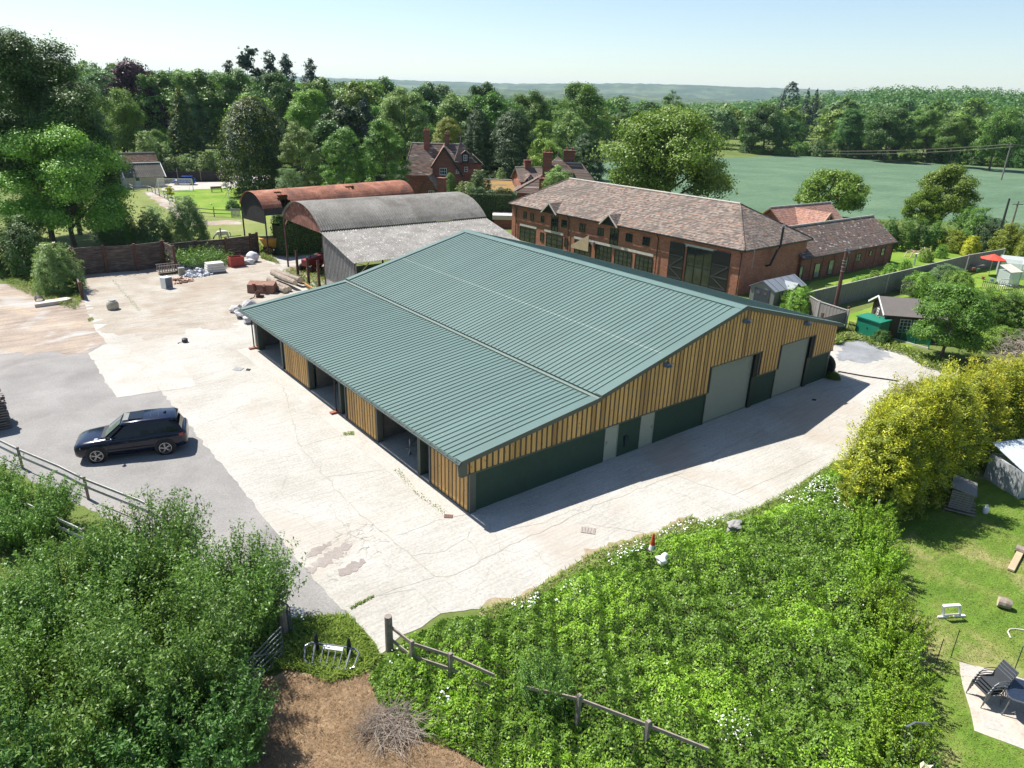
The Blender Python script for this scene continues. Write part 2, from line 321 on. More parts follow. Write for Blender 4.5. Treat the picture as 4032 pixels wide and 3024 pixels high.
# construction joints and wide cracks in the concrete
jm = MB(); rj = random.Random(5)
def crack(pix, w=.035, wob=.05):
    P = [np.array(G(x, y)[:2]) for x, y in pix]; Q = []
    for a, b in zip(P[:-1], P[1:]):
        k = max(2, int(np.linalg.norm(b-a)/.35)); n = np.array([-(b-a)[1], (b-a)[0]])/np.linalg.norm(b-a)
        for j in range(k): Q.append(a+(b-a)*j/k+n*rj.gauss(0, wob))
    Q.append(P[-1])
    for a, b in zip(Q[:-1], Q[1:]):
        n = np.array([-(b-a)[1], (b-a)[0]])/max(1e-6, np.linalg.norm(b-a))*w*rj.uniform(.2, .55)
        jm.add([(*(a-n), 0), (*(b-n), 0), (*(b+n), 0), (*(a+n), 0)], [(0, 1, 2, 3)])
for ln, w_, wb in [
    ([(1110, 1500), (1180, 1760), (1300, 1900), (1420, 2030), (1560, 2140), (1620, 2190), (1710, 2270), (1800, 2265), (1900, 2205), (2340, 1995), (2660, 1870), (2990, 1700)], .05, .04),
    ([(632, 1540), (900, 1450), (1100, 1400)], .04, .03), ([(1180, 1760), (1400, 1700)], .03, .05), ([(1280, 1880), (1520, 1850)], .03, .03), ([(1560, 2110), (1740, 2045)], .03, .05),
    ([(1620, 2190), (1750, 2170), (1840, 2120), (1900, 2200)], .03, .04), ([(1840, 2120), (1855, 2060)], .025, .03), ([(2290, 1975), (2230, 1930)], .03, .03), ([(2510, 1920), (2430, 1870)], .03, .03),
    ([(2660, 1870), (2640, 1850), (2560, 1790)], .03, .05), ([(2990, 1700), (2880, 1640), (2740, 1560)], .03, .03), ([(2985, 1999), (2890, 1950), (2650, 1870)], .03, .04), ([(2890, 1950), (3250, 1790)], .03, .02),
    ([(2100, 2160), (2130, 2200), (2170, 2230)], .02, .05), ([(2280, 2060), (2420, 2080), (2560, 2105)], .02, .06), ([(1900, 2060), (2000, 2080), (2150, 2060), (2290, 1990)], .02, .07),
    ([(1480, 2345), (1710, 2275)], .03, .04), ([(1360, 2390), (1480, 2345), (1640, 2320), (1735, 2417)], .03, .04), ([(440, 1200), (345, 1100)], .06, .05), ([(450, 1110), (560, 1235)], .1, .06), ([(330, 1165), (480, 1150)], .04, .06),
    ([(1300, 1990), (1340, 2060), (1420, 2130), (1440, 2200)], .025, .08), ([(1120, 2010), (1180, 2030), (1260, 2100)], .02, .08), ([(900, 1650), (990, 1750), (1100, 1850)], .02, .12), ([(700, 1580), (820, 1660), (1000, 1600)], .02, .1),
    ([(640, 1300), (760, 1330), (860, 1400), (1000, 1480)], .02, .1), ([(3080, 1560), (3300, 1640), (3480, 1750)], .025, .04), ([(3310, 1480), (3500, 1560), (3640, 1640)], .03, .03)]: crack(ln, w_, wb)
rc = random.Random(9)
for i in range(26):                                            # crazed area near the gateway
    x, y = rc.uniform(1290, 1520), rc.uniform(2050, 2270); pts = [(x, y)]
    for k in range(4): x += rc.uniform(-30, 34); y += rc.uniform(-14, 16); pts.append((x, y))
    crack(pts, .018, .04)
o = jm.build('concrete_joints', M('joint_dirt', (.30, .285, .24), var=.25), fix=False); o.location.z = .022; o['kind'] = 'structure'
# dark oily stains that stay on the slab
m_stain = ground_mat('stain', [(.3, (.25, .215, .195)), (.7, (.34, .305, .275))], .9, 14)
for i, (x, y, a, b) in enumerate([(1300, 2195, 1.1, .25), (1255, 2165, .6, .16), (1385, 2235, .6, .22)]):
    c0 = G(x, y); sheet('oil_stain', [c0[:2]+np.array([a*math.cos(t)-.5*b*math.sin(t), a*.35*math.cos(t)+b*math.sin(t)]) for t in np.linspace(0, 6.283, 14)[:-1]], .0255+.001*i, m_stain, .09, .09, i, world=True)
# ------------------------------------------------------------------ the green-roofed farm building
BW, BL = 28.4, 26.0; ZG = 1.97
m_sheet = M('green_steel', (.098, .158, .142), rough=.5, var=.09, scale=.5, spec=.4, stretch=(.25, 1.6, 1))
m_sheetE = m_sheet
m_trim = M('trim_steel', (.075, .085, .07), rough=.5, var=.08)
m_gut = M('gutter_steel', (.13, .18, .15), rough=.5, var=.06)
m_gutin = M('gutter_inside', (.02, .022, .03), rough=.8)
m_green = M('green_render', (.028, .058, .038), rough=.85, var=.12, scale=3, bmp=.4)
m_dark = M('dark_steel', (.016, .03, .022), rough=.6)
m_roll = M('roller_paint', (.33, .34, .27), rough=.6, var=.05)
m_door = M('door_paint', (.32, .34, .28), rough=.6, var=.05)
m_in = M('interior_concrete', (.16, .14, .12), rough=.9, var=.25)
m_steelgrey = M('galvanised', (.30, .31, .32), rough=.45, metal=.5)
m_brick1 = M('brick_red', (.30, .10, .06))
def m_board():
    m, t, p = newmat('larch_boards'); g = N(t, 'NewGeometry'); co = coord(t, 'Object', (14, 14, .9))
    n = noise(t, co, 1.6, 5, .6, 1.5); a = ramp(t, n, [(.25, (.42, .22, .065)), (.5, (.62, .375, .13)), (.8, (.72, .47, .20))])
    b = ramp(t, g.outputs['Random Per Island'], [(0, (.55, .5, .45)), (.25, (.88, .86, .8)), (1, (1.1, 1.05, 1))]); c = mix(t, a, b, 1, 'MULTIPLY')
    kn = N(t, 'TexVoronoi'); kn.inputs['Scale'].default_value = 1; t.links.new(coord(t, 'Object', (6, 6, 2.4)), kn.inputs['Vector'])
    c = mix(t, (.16, .08, .03), c, ramp(t, kn.outputs['Distance'], [(.07, (0, 0, 0)), (.16, (1, 1, 1))]))
    t.links.new(c, p.inputs['Base Color']); p.inputs['Roughness'].default_value = .75; return m
m_larch = m_board()
barn = thing('farm_building', 'large low farm building with green ribbed metal roof and timber clad gable', 'barn', (BW/2, BL/2, 0))
O_, GN = .54, -.05                                            # eaves overhang, gable plane
ZE, XB, ZS, XR, ZR, ZE2 = 2.68, 7.5, 3.67, 17.91, 6.43, 3.62
YN, YF = GN-.04, BL+.45
def roof_panel(name, x0, z0, x1, z1, mat, rib=True, sgn=1):
    m = MB(); d = Vector((x1-x0, 0, z1-z0)); n = Vector((-d.z, 0, d.x)).normalized(); n = n if n.z > 0 else -n; P = lambda x, z, y, h=0: Vector((x, y, z))+n*h
    m.hexa([P(x0, z0, YN, -.06), P(x1, z1, YN, -.06), P(x1, z1, YF, -.06), P(x0, z0, YF, -.06), P(x0, z0, YN), P(x1, z1, YN), P(x1, z1, YF), P(x0, z0, YF)])
    if rib:
        y = YN+.62
        while y < YF-.5:
            w, v, h = .017, .014, .036; a = .02
            m.hexa([P(x0, z0, y-w, -.01), P(x1, z1, y-w, -.01), P(x1, z1, y+w, -.01), P(x0, z0, y+w, -.01), P(x0, z0, y-v, h), P(x1, z1, y-v, h), P(x1, z1, y+v, h), P(x0, z0, y+v, h)]); y += .3335
    return m.build(name, mat, barn)
roof_w = roof_panel('lean_to_roof', -O_, ZE, XB, ZS, m_sheet)
XB2, ZS2 = 7.28, 3.74
roof_m = roof_panel('main_roof', XB2, ZS2, XR-.02, ZR, m_sheet)
roof_e = roof_panel('rear_roof', XR+.02, ZR, BW+O_, ZE2, m_sheet)
rfx = random.Random(3)
for (par_, x0, z0, x1, z1, rows) in ((roof_w, -O_, ZE, XB, ZS, 6), (roof_m, XB2, ZS2, XR, ZR, 8)):
    m = MB()
    for k in range(rows):
        t = (k+.5)/rows; y = YN+.62
        while y < YF-.5:
            if rfx.random() < .33: m.box((x0+(x1-x0)*t+rfx.uniform(-.02, .02), y-.17, z0+(z1-z0)*t+.012), (.035, .035, .014))
            y += .3335
    o_ = m.build('roof_fixing', M('fixing_cap', (.42, .45, .43)), par_); o_['kind'] = 'stuff'
m = MB(); tl = .42; xa, za_ = XB2+(XR-XB2)*tl, ZS2+(ZR-ZS2)*tl; m.hexa([(xa, YN+.45, za_), (xa+.05, YN+.45, za_+.013), (xa+.05, YF-.45, za_+.013), (xa, YF-.45, za_), (xa, YN+.45, za_+.009), (xa+.05, YN+.45, za_+.02), (xa+.05, YF-.45, za_+.02), (xa, YF-.45, za_+.009)]); m.build('sheet_lap', M('lap_edge', (.26, .31, .27)), roof_m)
m = MB()                                                      # flat verge flashings and ridge cap
def flash(m, x0, z0, x1, z1, ya, yb, h=.055, t=.02):
    d = Vector((x1-x0, 0, z1-z0)); n = Vector((-d.z, 0, d.x)).normalized(); n = n if n.z > 0 else -n
    P = lambda x, z, y, k: Vector((x, y, z))+n*k
    m.hexa([P(x0, z0, ya, h-t), P(x1, z1, ya, h-t), P(x1, z1, yb, h-t), P(x0, z0, yb, h-t), P(x0, z0, ya, h), P(x1, z1, ya, h), P(x1, z1, yb, h), P(x0, z0, yb, h)])
for (a, b, c_, d_) in ((-O_, ZE, XB2-.1, ZS-.03), (XB2+.02, ZS2, XR-.4, ZR-.103), (XR+.4, ZR-.1, BW+O_, ZE2)):
    flash(m, a, b, c_, d_, YN-.015, YN+.44); flash(m, a, b, c_, d_, YF-.44, YF+.015)
split_build(m, 'verge_flashing', m_sheet, barn)
m = MB(); s1 = (ZR-ZS2)/(XR-XB2); s2 = (ZE2-ZR)/(BW+O_-XR)
flash(m, XR-.42, ZR-.42*s1, XR, ZR, YN-.02, YF+.02, .066); flash(m, XR, ZR, XR+.42, ZR+.42*s2, YN-.02, YF+.02, .066); m.build('ridge_cap', m_sheet, barn)
m = MB(); flash(m, XB2-.24, ZS-.05, XB2-.08, ZS-.02, YN, YF, .065, .04); m.build('step_flashing', M('pale_flashing', (.14, .175, .145), rough=.5, var=.1), barn)
m = MB()
for (a, b, c_, d_) in ((-O_, ZE, XB2, ZS), (XB2, ZS2, XR, ZR), (XR, ZR, BW+O_, ZE2)):
    for yy in (YN-.03, YF+.003): m.hexa([(a, yy, b-.17), (c_, yy, d_-.17), (c_, yy+.027, d_-.17), (a, yy+.027, b-.17), (a, yy, b+.05), (c_, yy, d_+.05), (c_, yy+.027, d_+.05), (a, yy+.027, b+.05)])
split_build(m, 'verge_trim', m_trim, barn)
def gutter(x, z, sgn, name='gutter'):
    m = MB(); prof = [(0, .0), (.03, -.11), (.12, -.13), (.17, -.02), (.155, -.02), (.11, -.11), (.04, -.095), (.015, .0)]
    m.ext([(x-sgn*(.19-a) if 0 else x-sgn*(-.0)+sgn*a, YN-.02, z+b) for a, b in prof], (0, YF-YN+.04, 0)); g_ = m.build(name, m_gut, barn)
    m = MB(); m.bb(min(x+sgn*.03, x+sgn*.15), max(x+sgn*.03, x+sgn*.15), YN, YF, z-.09, z-.075); m.build('gutter_bed', m_gutin, g_)
    m = MB(); y = YN+.3
    while y < YF: m.bar((x-sgn*.04, y, z+.006), (x+sgn*.17, y, z-.01), .022, .012); y += .667
    if sgn < 0: split_build(m, 'gutter_bracket', m_gut, g_)
gutter(-O_-.02, ZE, -1); gutter(BW+O_+.02, ZE2, 1)
# end caps of the verge at the near corner
m = MB(); m.ext([(-O_-.17, GN-.06, ZE-.1), (-O_-.12, GN-.06, ZE-.62), (-O_+.3, GN-.06, ZE-.66), (-O_+.3, GN-.06, ZE+.04), (-O_-.02, GN-.06, ZE+.04)], (0, .05, 0)); m.build('corner_trim', m_trim, barn)
# gable wall: openings in x: door a/b, roller 1, roller 2
def gx(px, py): return float(onwall(px, py, (0, 0, 0), (1, 0))[0])
d1 = (gx(2361, 2035), gx(2412, 2000)); d2 = (gx(2498, 1960), gx(2550, 1935)); r1 = (gx(2772, 1660), gx(2946, 1590)); r2 = (gx(3046, 1545), gx(3165, 1500))
zt1 = 3.42; zt2 = 3.42
def zroof(x): return ZE+(x+O_)/(XB2+O_)*(ZS-ZE) if x < XB2 else (ZS2+(x-XB2)/(XR-XB2)*(ZR-ZS2) if x < XR else ZR+(x-XR)/(BW+O_-XR)*(ZE2-ZR))
m = MB()
for a, b in ((0, d1[0]), (d1[1], d2[0]), (d2[1], r1[0]), (r1[1], r2[0]), (r2[1], BW)): m.bb(a, b, .12, .32, 0, ZG+.05)
split_build(m, 'block_wall', m_green, barn)
m = MB(); m.bb(0, .32, .1, .12, 0, ZG+.04); m.bb(-.02, .0, .1, .42, 0, 2.6); m.bb(BW-.2, BW, .1, .12, 0, ZG+.04); split_build(m, 'corner_post', m_trim, barn)
m = MB()                                                      # backing sheet above the plinth
xs = sorted(set([-O_+.04, XB2-.01, XB2, XR, BW, r1[0], r1[1], r2[0], r2[1]]))
for a, b in zip(xs[:-1], xs[1:]):
    zb = zt1 if r1[0]-.01 <= a < r1[1]-.01 else (zt2 if r2[0]-.01 <= a < r2[1]-.01 else ZG)
    m.hexa([(a, .0, zb), (b, .0, zb), (b, .1, zb), (a, .1, zb), (a, .0, zroof(a+.001)-.08), (b, .0, zroof(b-.001)-.08), (b, .1, zroof(b-.001)-.08), (a, .1, zroof(a+.001)-.08)])
m.build('gable_backing', M('dark_backing', (.035, .03, .022), rough=.9), barn)
m = MB(); m2 = MB(); x = -O_+.2
while x < BW-.05:
    zb = ZG+.03
    for rr, zt in ((r1, zt1), (r2, zt2)):
        if x+.2 > rr[0]-.05 and x < rr[1]+.35: zb = zt+.05
    if r1[1]+.35 > x > r1[1]-.01 or r2[1]+.35 > x > r2[1]-.01: pass
    z0, z1 = zroof(x)-.13, zroof(x+.2)-.13
    m.hexa([(x, -.03, zb), (x+.2, -.03, zb), (x+.2, -.001, zb), (x, -.001, zb), (x, -.03, z0), (x+.2, -.03, z1), (x+.2, -.001, z1), (x, -.001, z0)])
    z0 = zroof(x+.25)-.13; m2.bb(x+.225, x+.275, -.022, -.001, zb, z0); x += .2995
gb = m.build('gable_board', m_larch, barn); m2.build('gable_batten', M('batten', (.09, .065, .045)), gb)
m = MB(); m.bb(-O_+.02, r1[0]-.06, -.055, .115, ZG-.03, ZG+.03); m.bb(r1[1]+.36, r2[0]-.06, -.055, .115, ZG-.03, ZG+.03); m.bb(r2[1]+.36, BW, -.055, .115, ZG-.03, ZG+.03)
for rr, zt in ((r1, zt1), (r2, zt2)):
    m.bb(rr[0]-.06, rr[1]+.36, -.055, .115, zt, zt+.05); m.bb(rr[0]-.06, rr[0], -.055, .12, ZG-.02, zt-.001); m.bb(rr[1]+.30, rr[1]+.36, -.055, .12, ZG-.02, zt-.001)
split_build(m, 'cladding_sill', m_trim, barn)
def roller(rr, zt):
    m = MB(); z = .06; m.bb(rr[0], rr[1], .2, .24, .02, zt+.1)
    while z < zt: m.tube([(rr[0], .2, z+.035), (rr[1], .2, z+.035)], .03, 6); z += .078
    d = m.build('roller_door', m_roll, barn); m = MB(); m.bb(rr[0], rr[1], .13, .19, 0, .07); m.build('bottom_rail', M('rail_grey', (.2, .21, .18)), d)
    m = MB(); m.bb(rr[1], rr[1]+.36, .05, .45, 0, zt); m.bb(rr[0]-.1, rr[0], .09, .4, 0, zt); split_build(m, 'door_jamb', m_dark, barn)
roller(r1, zt1); roller(r2, zt2)
for i, (a, b) in enumerate((d1, d2)):
    m = MB(); m.bb(a+.03, b-.03, .13, .18, .03, ZG-.04); d = m.build('side_door', m_door, barn); m = MB(); m.bb(a, a+.029, .1, .2, 0, ZG); m.bb(b-.029, b, .1, .2, 0, ZG); m.bb(a+.03, b-.03, .1, .2, ZG-.039, ZG); m.build('door_frame', m_door, d)
    m = MB(); hx = a+.12 if i == 0 else b-.15; m.bb(hx, hx+.03, .09, .125, .95, 1.1); m.bar((hx, .085, 1.05), (hx+(.12 if i == 0 else -.1), .085, 1.05), .02); m.build('handle', m_steelgrey, d)
m = MB(); m.bb(d1[1]+.45, d1[1]+.68, .02, .119, .75, 1.05); m.bb(d1[1]+.5, d1[1]+.56, .06, .119, .45, .75); m.build('meter_box', M('box_navy', (.01, .02, .035), rough=.4), barn)
for (px, py) in ((2933, 1260), (2623, 1432), (3173, 1270)):
    a, z = onwall(px, py, (0, -.05, 0), (1, 0)); m = MB(); m.box((a, -.22, z), (.42, .34, .05), 0, (-.45, 0)); m.ext([(a-.2, -.07, z-.12), (a-.2, -.34, z-.12), (a-.2, -.05, z+.06)], (.4, 0, 0)); f = m.build('floodlight', M('lamp_housing', (.13, .16, .19), rough=.35), barn)
    m = MB(); m.bb(a-.16, a+.16, -.3, -.1, z-.128, z-.121); m.build('lens', M('lamp_lens', (.35, .36, .36), rough=.2), f)
# west side: posts, clad panels, open bays
def gy(px, py): return float(G(px, py)[1])
ys = dict(pA=gy(1697, 1901), pB0=gy(1679, 1870), pB1=gy(1640, 1862), c0=gy(1494, 1739), c1=gy(1372, 1647), d0=gy(1362, 1625), e0=gy(1225, 1533), e1=gy(1135, 1463), f0=gy(1126, 1452), f1=gy(1107, 1444))
def west_panel(y0, y1):
    m = MB(); m.bb(.02, .1, y0, y1, .12, 2.6); f = m.build('side_backing', mats_back, barn)
    m = MB(); m2 = MB(); y = y0+.1
    while y+.19 < y1-.05: m.bb(-.035, .019, y, y+.19, .1, 2.6); m2.bb(-.02, .019, y+.215, y+.265, .1, 2.6); y += .29
    o = m.build('side_board', m_larch, f); m2.build('side_batten', mats_bat, f)
    m = MB(); m.bb(-.02, .3, y0-.09, y0+.02, 0, 2.6); m.bb(-.02, .3, y1, y1+.09, 0, 2.6); m.bb(-.03, .12, y0+.02, y1, 0, .1); m.build('panel_frame', m_trim, f)
mats_back = M('side_dark_backing', (.035, .03, .022)); mats_bat = M('side_batten', (.09, .065, .045))
west_panel(.12, ys['pA']-.05); west_panel(ys['c0'], ys['c1']); west_panel(ys['e0'], ys['e1'])
m_post = M('post_green', (.05, .065, .05), rough=.6)
def post(y):
    m = MB(); m.bb(0, .42, y-.12, y+.12, 0, 2.6); return m.build('column', m_post, barn)
for y in ((ys['pB0']+ys['pB1'])/2, ys['d0']+.02, ys['f0']+.05, 25.2): post(y)
m = MB(); m.bb(-.1, .25, 0, BL, 2.42, 2.62); m.build('eaves_beam', m_dark, barn)
for (px, py) in ((1335, 1623), (1008, 1372)):
    q = G(px, py); x0 = min(q[0], -.12); m = MB(); m.tube([(-.6, q[1], 2.56), (-.2, q[1], 2.35), (-.14, q[1], 2.2), (-.14, q[1], .12)], .045, 8); dp = m.build('downpipe', M('pipe_brown', (.045, .03, .03)), barn)
    m = MB(); m.bb(-.5, .05, q[1]-.16, q[1]+.1, .02, .13); m.build('brick_gully', m_brick1, dp)
m = MB(); m.bb(-.02, .0, 0, BL, .017, .021); 
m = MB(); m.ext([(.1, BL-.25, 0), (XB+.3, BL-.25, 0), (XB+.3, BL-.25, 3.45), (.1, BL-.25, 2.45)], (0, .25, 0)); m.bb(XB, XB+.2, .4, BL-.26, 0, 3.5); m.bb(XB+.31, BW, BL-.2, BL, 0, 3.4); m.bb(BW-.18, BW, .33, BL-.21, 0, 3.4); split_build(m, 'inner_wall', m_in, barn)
m = MB()
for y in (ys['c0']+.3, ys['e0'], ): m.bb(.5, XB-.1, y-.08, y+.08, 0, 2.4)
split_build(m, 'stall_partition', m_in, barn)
m = MB(); a = zroof(XR); m.ext([(XB, BL-.1, ZS-.2), (XR, BL-.1, ZR-.15), (BW, BL-.1, 3.5), (BW, BL-.1, 3.3), (XB, BL-.1, 3.3)], (0, .08, 0)); m.build('rear_gable', m_dark, barn)
sheet('barn_apron', [(-1.0, .3), (-.0, .0), (.0, 26), (-1.2, 26)], .026, m_conc2, .02, .5, world=True)
sheet('gable_apron', [(0, .1), (0, -1.0), (6, -1.05), (6, .1)], .027, ground_mat('apron', [(.3, (.40, .37, .33)), (.6, (.46, .43, .39))], .4, 12), .02, .5, world=True) if False else None
# small car trailer standing in the open bay
q = G(1600, 1830); t_ = thing('trailer', 'small galvanised trailer with jockey wheel standing inside the open bay', 'trailer', (1.6, q[1]+1.0, 0), math.radians(15))
m = MB(); m.bb(0, 2.2, -.6, .6, .55, .6); m.bb(0, 2.2, -.62, -.58, .6, .85); m.bb(0, 2.2, .58, .62, .6, .85); m.build('bed', m_steelgrey, t_, True)
m = MB(); m.bar((0, -.4, .5), (-1.2, 0, .45), .06); m.bar((0, .4, .5), (-1.2, 0, .45), .06); m.build('drawbar', m_steelgrey, t_, True)
for s in (-1, 1):
    m = MB(); m.lathe((.9, s*.75, .3), [(.18, -.08), (.3, -.08), (.3, .08), (.18, .08)], 16, 'Y'); wl = m.build('wheel', M('rubber_a', (.02, .02, .02)), t_, True); m = MB(); m.lathe((.9, s*.75, .3), [(.05, -.085), (.18, -.085), (.18, .085), (.05, .085)], 12, 'Y'); m.build('rim', M('rim_grey', (.4, .4, .42)), wl, True)
m = MB(); m.tube([(-1.0, 0, .9), (-1.0, 0, .12)], .03); m.lathe((-1.0, 0, .1), [(.09, -.03), (.1, 0), (.09, .03)], 12, 'Y'); m.build('jockey_wheel', m_steelgrey, t_, True)
# ------------------------------------------------------------------ brick and tile materials
def m_brickwall(name, c1, c2, mort=(.30, .26, .21), patch=None):
    m, t, p = newmat(name); g = N(t, 'NewGeometry'); s = N(t, 'SeparateXYZ'); t.links.new(g.outputs['Position'], s.inputs[0])
    ad = N(t, 'Math', operation='ADD'); t.links.new(s.outputs[0], ad.inputs[0]); t.links.new(s.outputs[1], ad.inputs[1])
    cb = N(t, 'CombineXYZ'); t.links.new(ad.outputs[0], cb.inputs[0]); t.links.new(s.outputs[2], cb.inputs[1])
    b = N(t, 'TexBrick'); b.inputs['Scale'].default_value = 1; b.inputs['Brick Width'].default_value = .3; b.inputs['Row Height'].default_value = .1; b.inputs['Mortar Size'].default_value = .012
    b.inputs['Color1'].default_value = (*c1, 1); b.inputs['Color2'].default_value = (*c2, 1); b.inputs['Mortar'].default_value = (*mort, 1); t.links.new(cb.outputs[0], b.inputs[0])
    n = ramp(t, noise(t, cb.outputs[0], .7, 6, .7), [(.3, (.72, .7, .7)), (.5, (1, 1, 1)), (.7, (1.22, 1.18, 1.12))]); c = mix(t, b.outputs[0], n, 1, 'MULTIPLY')
    n2 = ramp(t, noise(t, cb.outputs[0], 6, 3, .8), [(.35, (.75, .75, .75)), (.65, (1.2, 1.2, 1.2))]); c = mix(t, c, n2, 1, 'MULTIPLY')
    t.links.new(c, p.inputs['Base Color']); p.inputs['Roughness'].default_value = .9; return m
def m_tiles(name, cols, moss=(.10, .085, .07), lichen=(.33, .23, .06), mo=(.52, .62), li=(.6, .72), row=.12):
    m, t, p = newmat(name); g = N(t, 'NewGeometry'); s = N(t, 'SeparateXYZ'); t.links.new(g.outputs['Position'], s.inputs[0])
    ad = N(t, 'Math', operation='ADD'); t.links.new(s.outputs[0], ad.inputs[0]); t.links.new(s.outputs[1], ad.inputs[1])
    ml = N(t, 'Math', operation='MULTIPLY'); t.links.new(s.outputs[2], ml.inputs[0]); ml.inputs[1].default_value = 1.8
    cb = N(t, 'CombineXYZ'); t.links.new(ad.outputs[0], cb.inputs[0]); t.links.new(ml.outputs[0], cb.inputs[1])
    v = N(t, 'TexVoronoi', voronoi_dimensions='2D', distance='CHEBYCHEV'); v.inputs['Scale'].default_value = 1; v.inputs['Randomness'].default_value = .7
    mp = N(t, 'Mapping'); mp.inputs['Scale'].default_value = (5.2, 1/row*.75, 1); t.links.new(cb.outputs[0], mp.inputs[0]); t.links.new(mp.outputs[0], v.inputs[0])
    sp = N(t, 'SeparateColor'); t.links.new(v.outputs['Color'], sp.inputs[0])
    c = ramp(t, sp.outputs[0], cols, 'CONSTANT')
    f = ramp(t, noise(t, cb.outputs[0], .32, 5, .65, 1.2), [(mo[0], (0, 0, 0)), (mo[1], (1, 1, 1))]); c = mix(t, c, moss, f)
    f2 = ramp(t, noise(t, cb.outputs[0], .9, 6, .8), [(li[0], (0, 0, 0)), (li[1], (1, 1, 1))]); c = mix(t, c, lichen, f2)
    wv = N(t, 'TexWave', bands_direction='Y', wave_profile='SAW'); wv.inputs['Scale'].default_value = .3; wv.inputs['Distortion'].default_value = .4
    mp2 = N(t, 'Mapping'); mp2.inputs['Scale'].default_value = (.2, 3.2, 1); t.links.new(cb.outputs[0], mp2.inputs[0]); t.links.new(mp2.outputs[0], wv.inputs[0])
    c = mix(t, c, ramp(t, wv.outputs['Fac'], [(0, (.55, .55, .55)), (.4, (1.1, 1.1, 1.1))]), .9, 'MULTIPLY')
    t.links.new(c, p.inputs['Base Color']); p.inputs['Roughness'].default_value = .92; bump(t, p, wv.outputs['Fac'], .5, .05); return m
m_bk = m_brickwall('red_brickwork', (.33, .105, .058), (.40, .165, .095), (.25, .15, .11))
m_bk2 = m_brickwall('dark_brickwork', (.22, .07, .05), (.27, .105, .07), (.15, .09, .07))
m_tl = m_tiles('clay_roof_tiles', [(0, (.09, .068, .058)), (.25, (.145, .11, .09)), (.5, (.19, .15, .122)), (.75, (.24, .20, .165)), (.92, (.27, .145, .095))], li=(.66, .75))
m_tl2 = m_tiles('brown_roof_tiles', [(0, (.085, .06, .05)), (.3, (.13, .095, .08)), (.6, (.17, .12, .10)), (.85, (.22, .12, .075)), (.96, (.42, .4, .36))], moss=(.10, .09, .07))
m_tl3 = m_tiles('orange_lichened_tiles', [(0, (.22, .12, .07)), (.4, (.33, .20, .11)), (.7, (.38, .26, .16))], moss=(.24, .20, .13), lichen=(.40, .24, .05), li=(.45, .58))
m_tl4 = m_tiles('salmon_roof_tiles', [(0, (.24, .12, .085)), (.3, (.34, .17, .12)), (.6, (.40, .22, .16)), (.85, (.30, .2, .17))], mo=(.7, .8), li=(.75, .85))
m_lead = M('ridge_mortar', (.42, .39, .34), var=.25, scale=3)
m_black = M('black_paint', (.012, .013, .015), rough=.45)
m_glass = M('window_glass', (.03, .035, .035), rough=.06, var=.6, scale=.8, spec=.8)
m_white = M('white_paint', (.72, .72, .70), rough=.5, var=.06)
m_lint = M('pale_lintel', (.50, .46, .40), var=.15, scale=2)
m_oak = M('oak_timber', (.42, .32, .20), var=.15)
m_pot = M('chimney_pot', (.36, .12, .07))
def frame_fn(x, y, th, flip=1):
    e = (math.cos(th), math.sin(th)); n = (-math.sin(th)*flip, math.cos(th)*flip)
    return lambda a, b, z: (x+a*e[0]+b*n[0], y+a*e[1]+b*n[1], z)
def fbox(m, F, a0, a1, b0, b1, z0, z1): return m.hexa([F(a0, b0, z0), F(a1, b0, z0), F(a1, b1, z0), F(a0, b1, z0), F(a0, b0, z1), F(a1, b0, z1), F(a1, b1, z1), F(a0, b1, z1)])
def walls(par, F, L, W, z, mat, name='wall', z0=0, t=.25):
    m = MB(); 
    for q in ((0, L, 0, t), (0, L, W-t, W), (0, t, t+.002, W-t-.002), (L-t, L, t+.002, W-t-.002)): fbox(m, F, *q, z0, z)
    return m.build(name, mat, par)
def hiproof(par, F, L, W, ze, zr, h1, h2, mat, o=.35, name='roof', g=None, rc=True):
    m = MB(); k = (zr-ze)/(W/2+o) if True else 0
    A = [F(-o, -o, ze), F(L+o, -o, ze), F(L+o, W+o, ze), F(-o, W+o, ze)]; r1 = F(h1 if h1 > 0 else -o, W/2, zr); r2 = F(L-h2 if h2 > 0 else L+o, W/2, zr)
    # sag the long slopes slightly by subdividing them
    m.slab([A[0], A[1], r2, r1], .12); m.slab([A[2], A[3], r1, r2], .12)
    if h1 > 0: m.slab([A[3], A[0], r1], .12)
    if h2 > 0: m.slab([A[1], A[2], r2], .12)
    rf = m.build(name, mat, par)
    for q, hh, a in ((r1, h1, .25), (r2, h2, L-.25)):
        if hh <= 0 and g is not None: m = MB(); t = .12 if a < 1 else -.12; m.ext([F(a-t, .05, ze-.05), F(a-t, W-.05, ze-.05), F(a-t, W/2, zr-.22)], Vector(F(a+t, 0, 0))-Vector(F(a-t, 0, 0))); m.build('gable', g, par)
    if rc:
        m = MB(); m.tube([Vector(r1)+Vector((0, 0, .03)), Vector(r2)+Vector((0, 0, .03))], .11, 6); m.build('ridge_tiles', m_lead, rf)
        m = MB(); 
        if h1 > 0: m.tube([A[0], r1], .09, 6); m.tube([A[3], r1], .09, 6)
        if h2 > 0: m.tube([A[1], r2], .09, 6); m.tube([A[2], r2], .09, 6)
        if m.v: split_build(m, 'hip_tiles', m_tl, rf)
    return rf
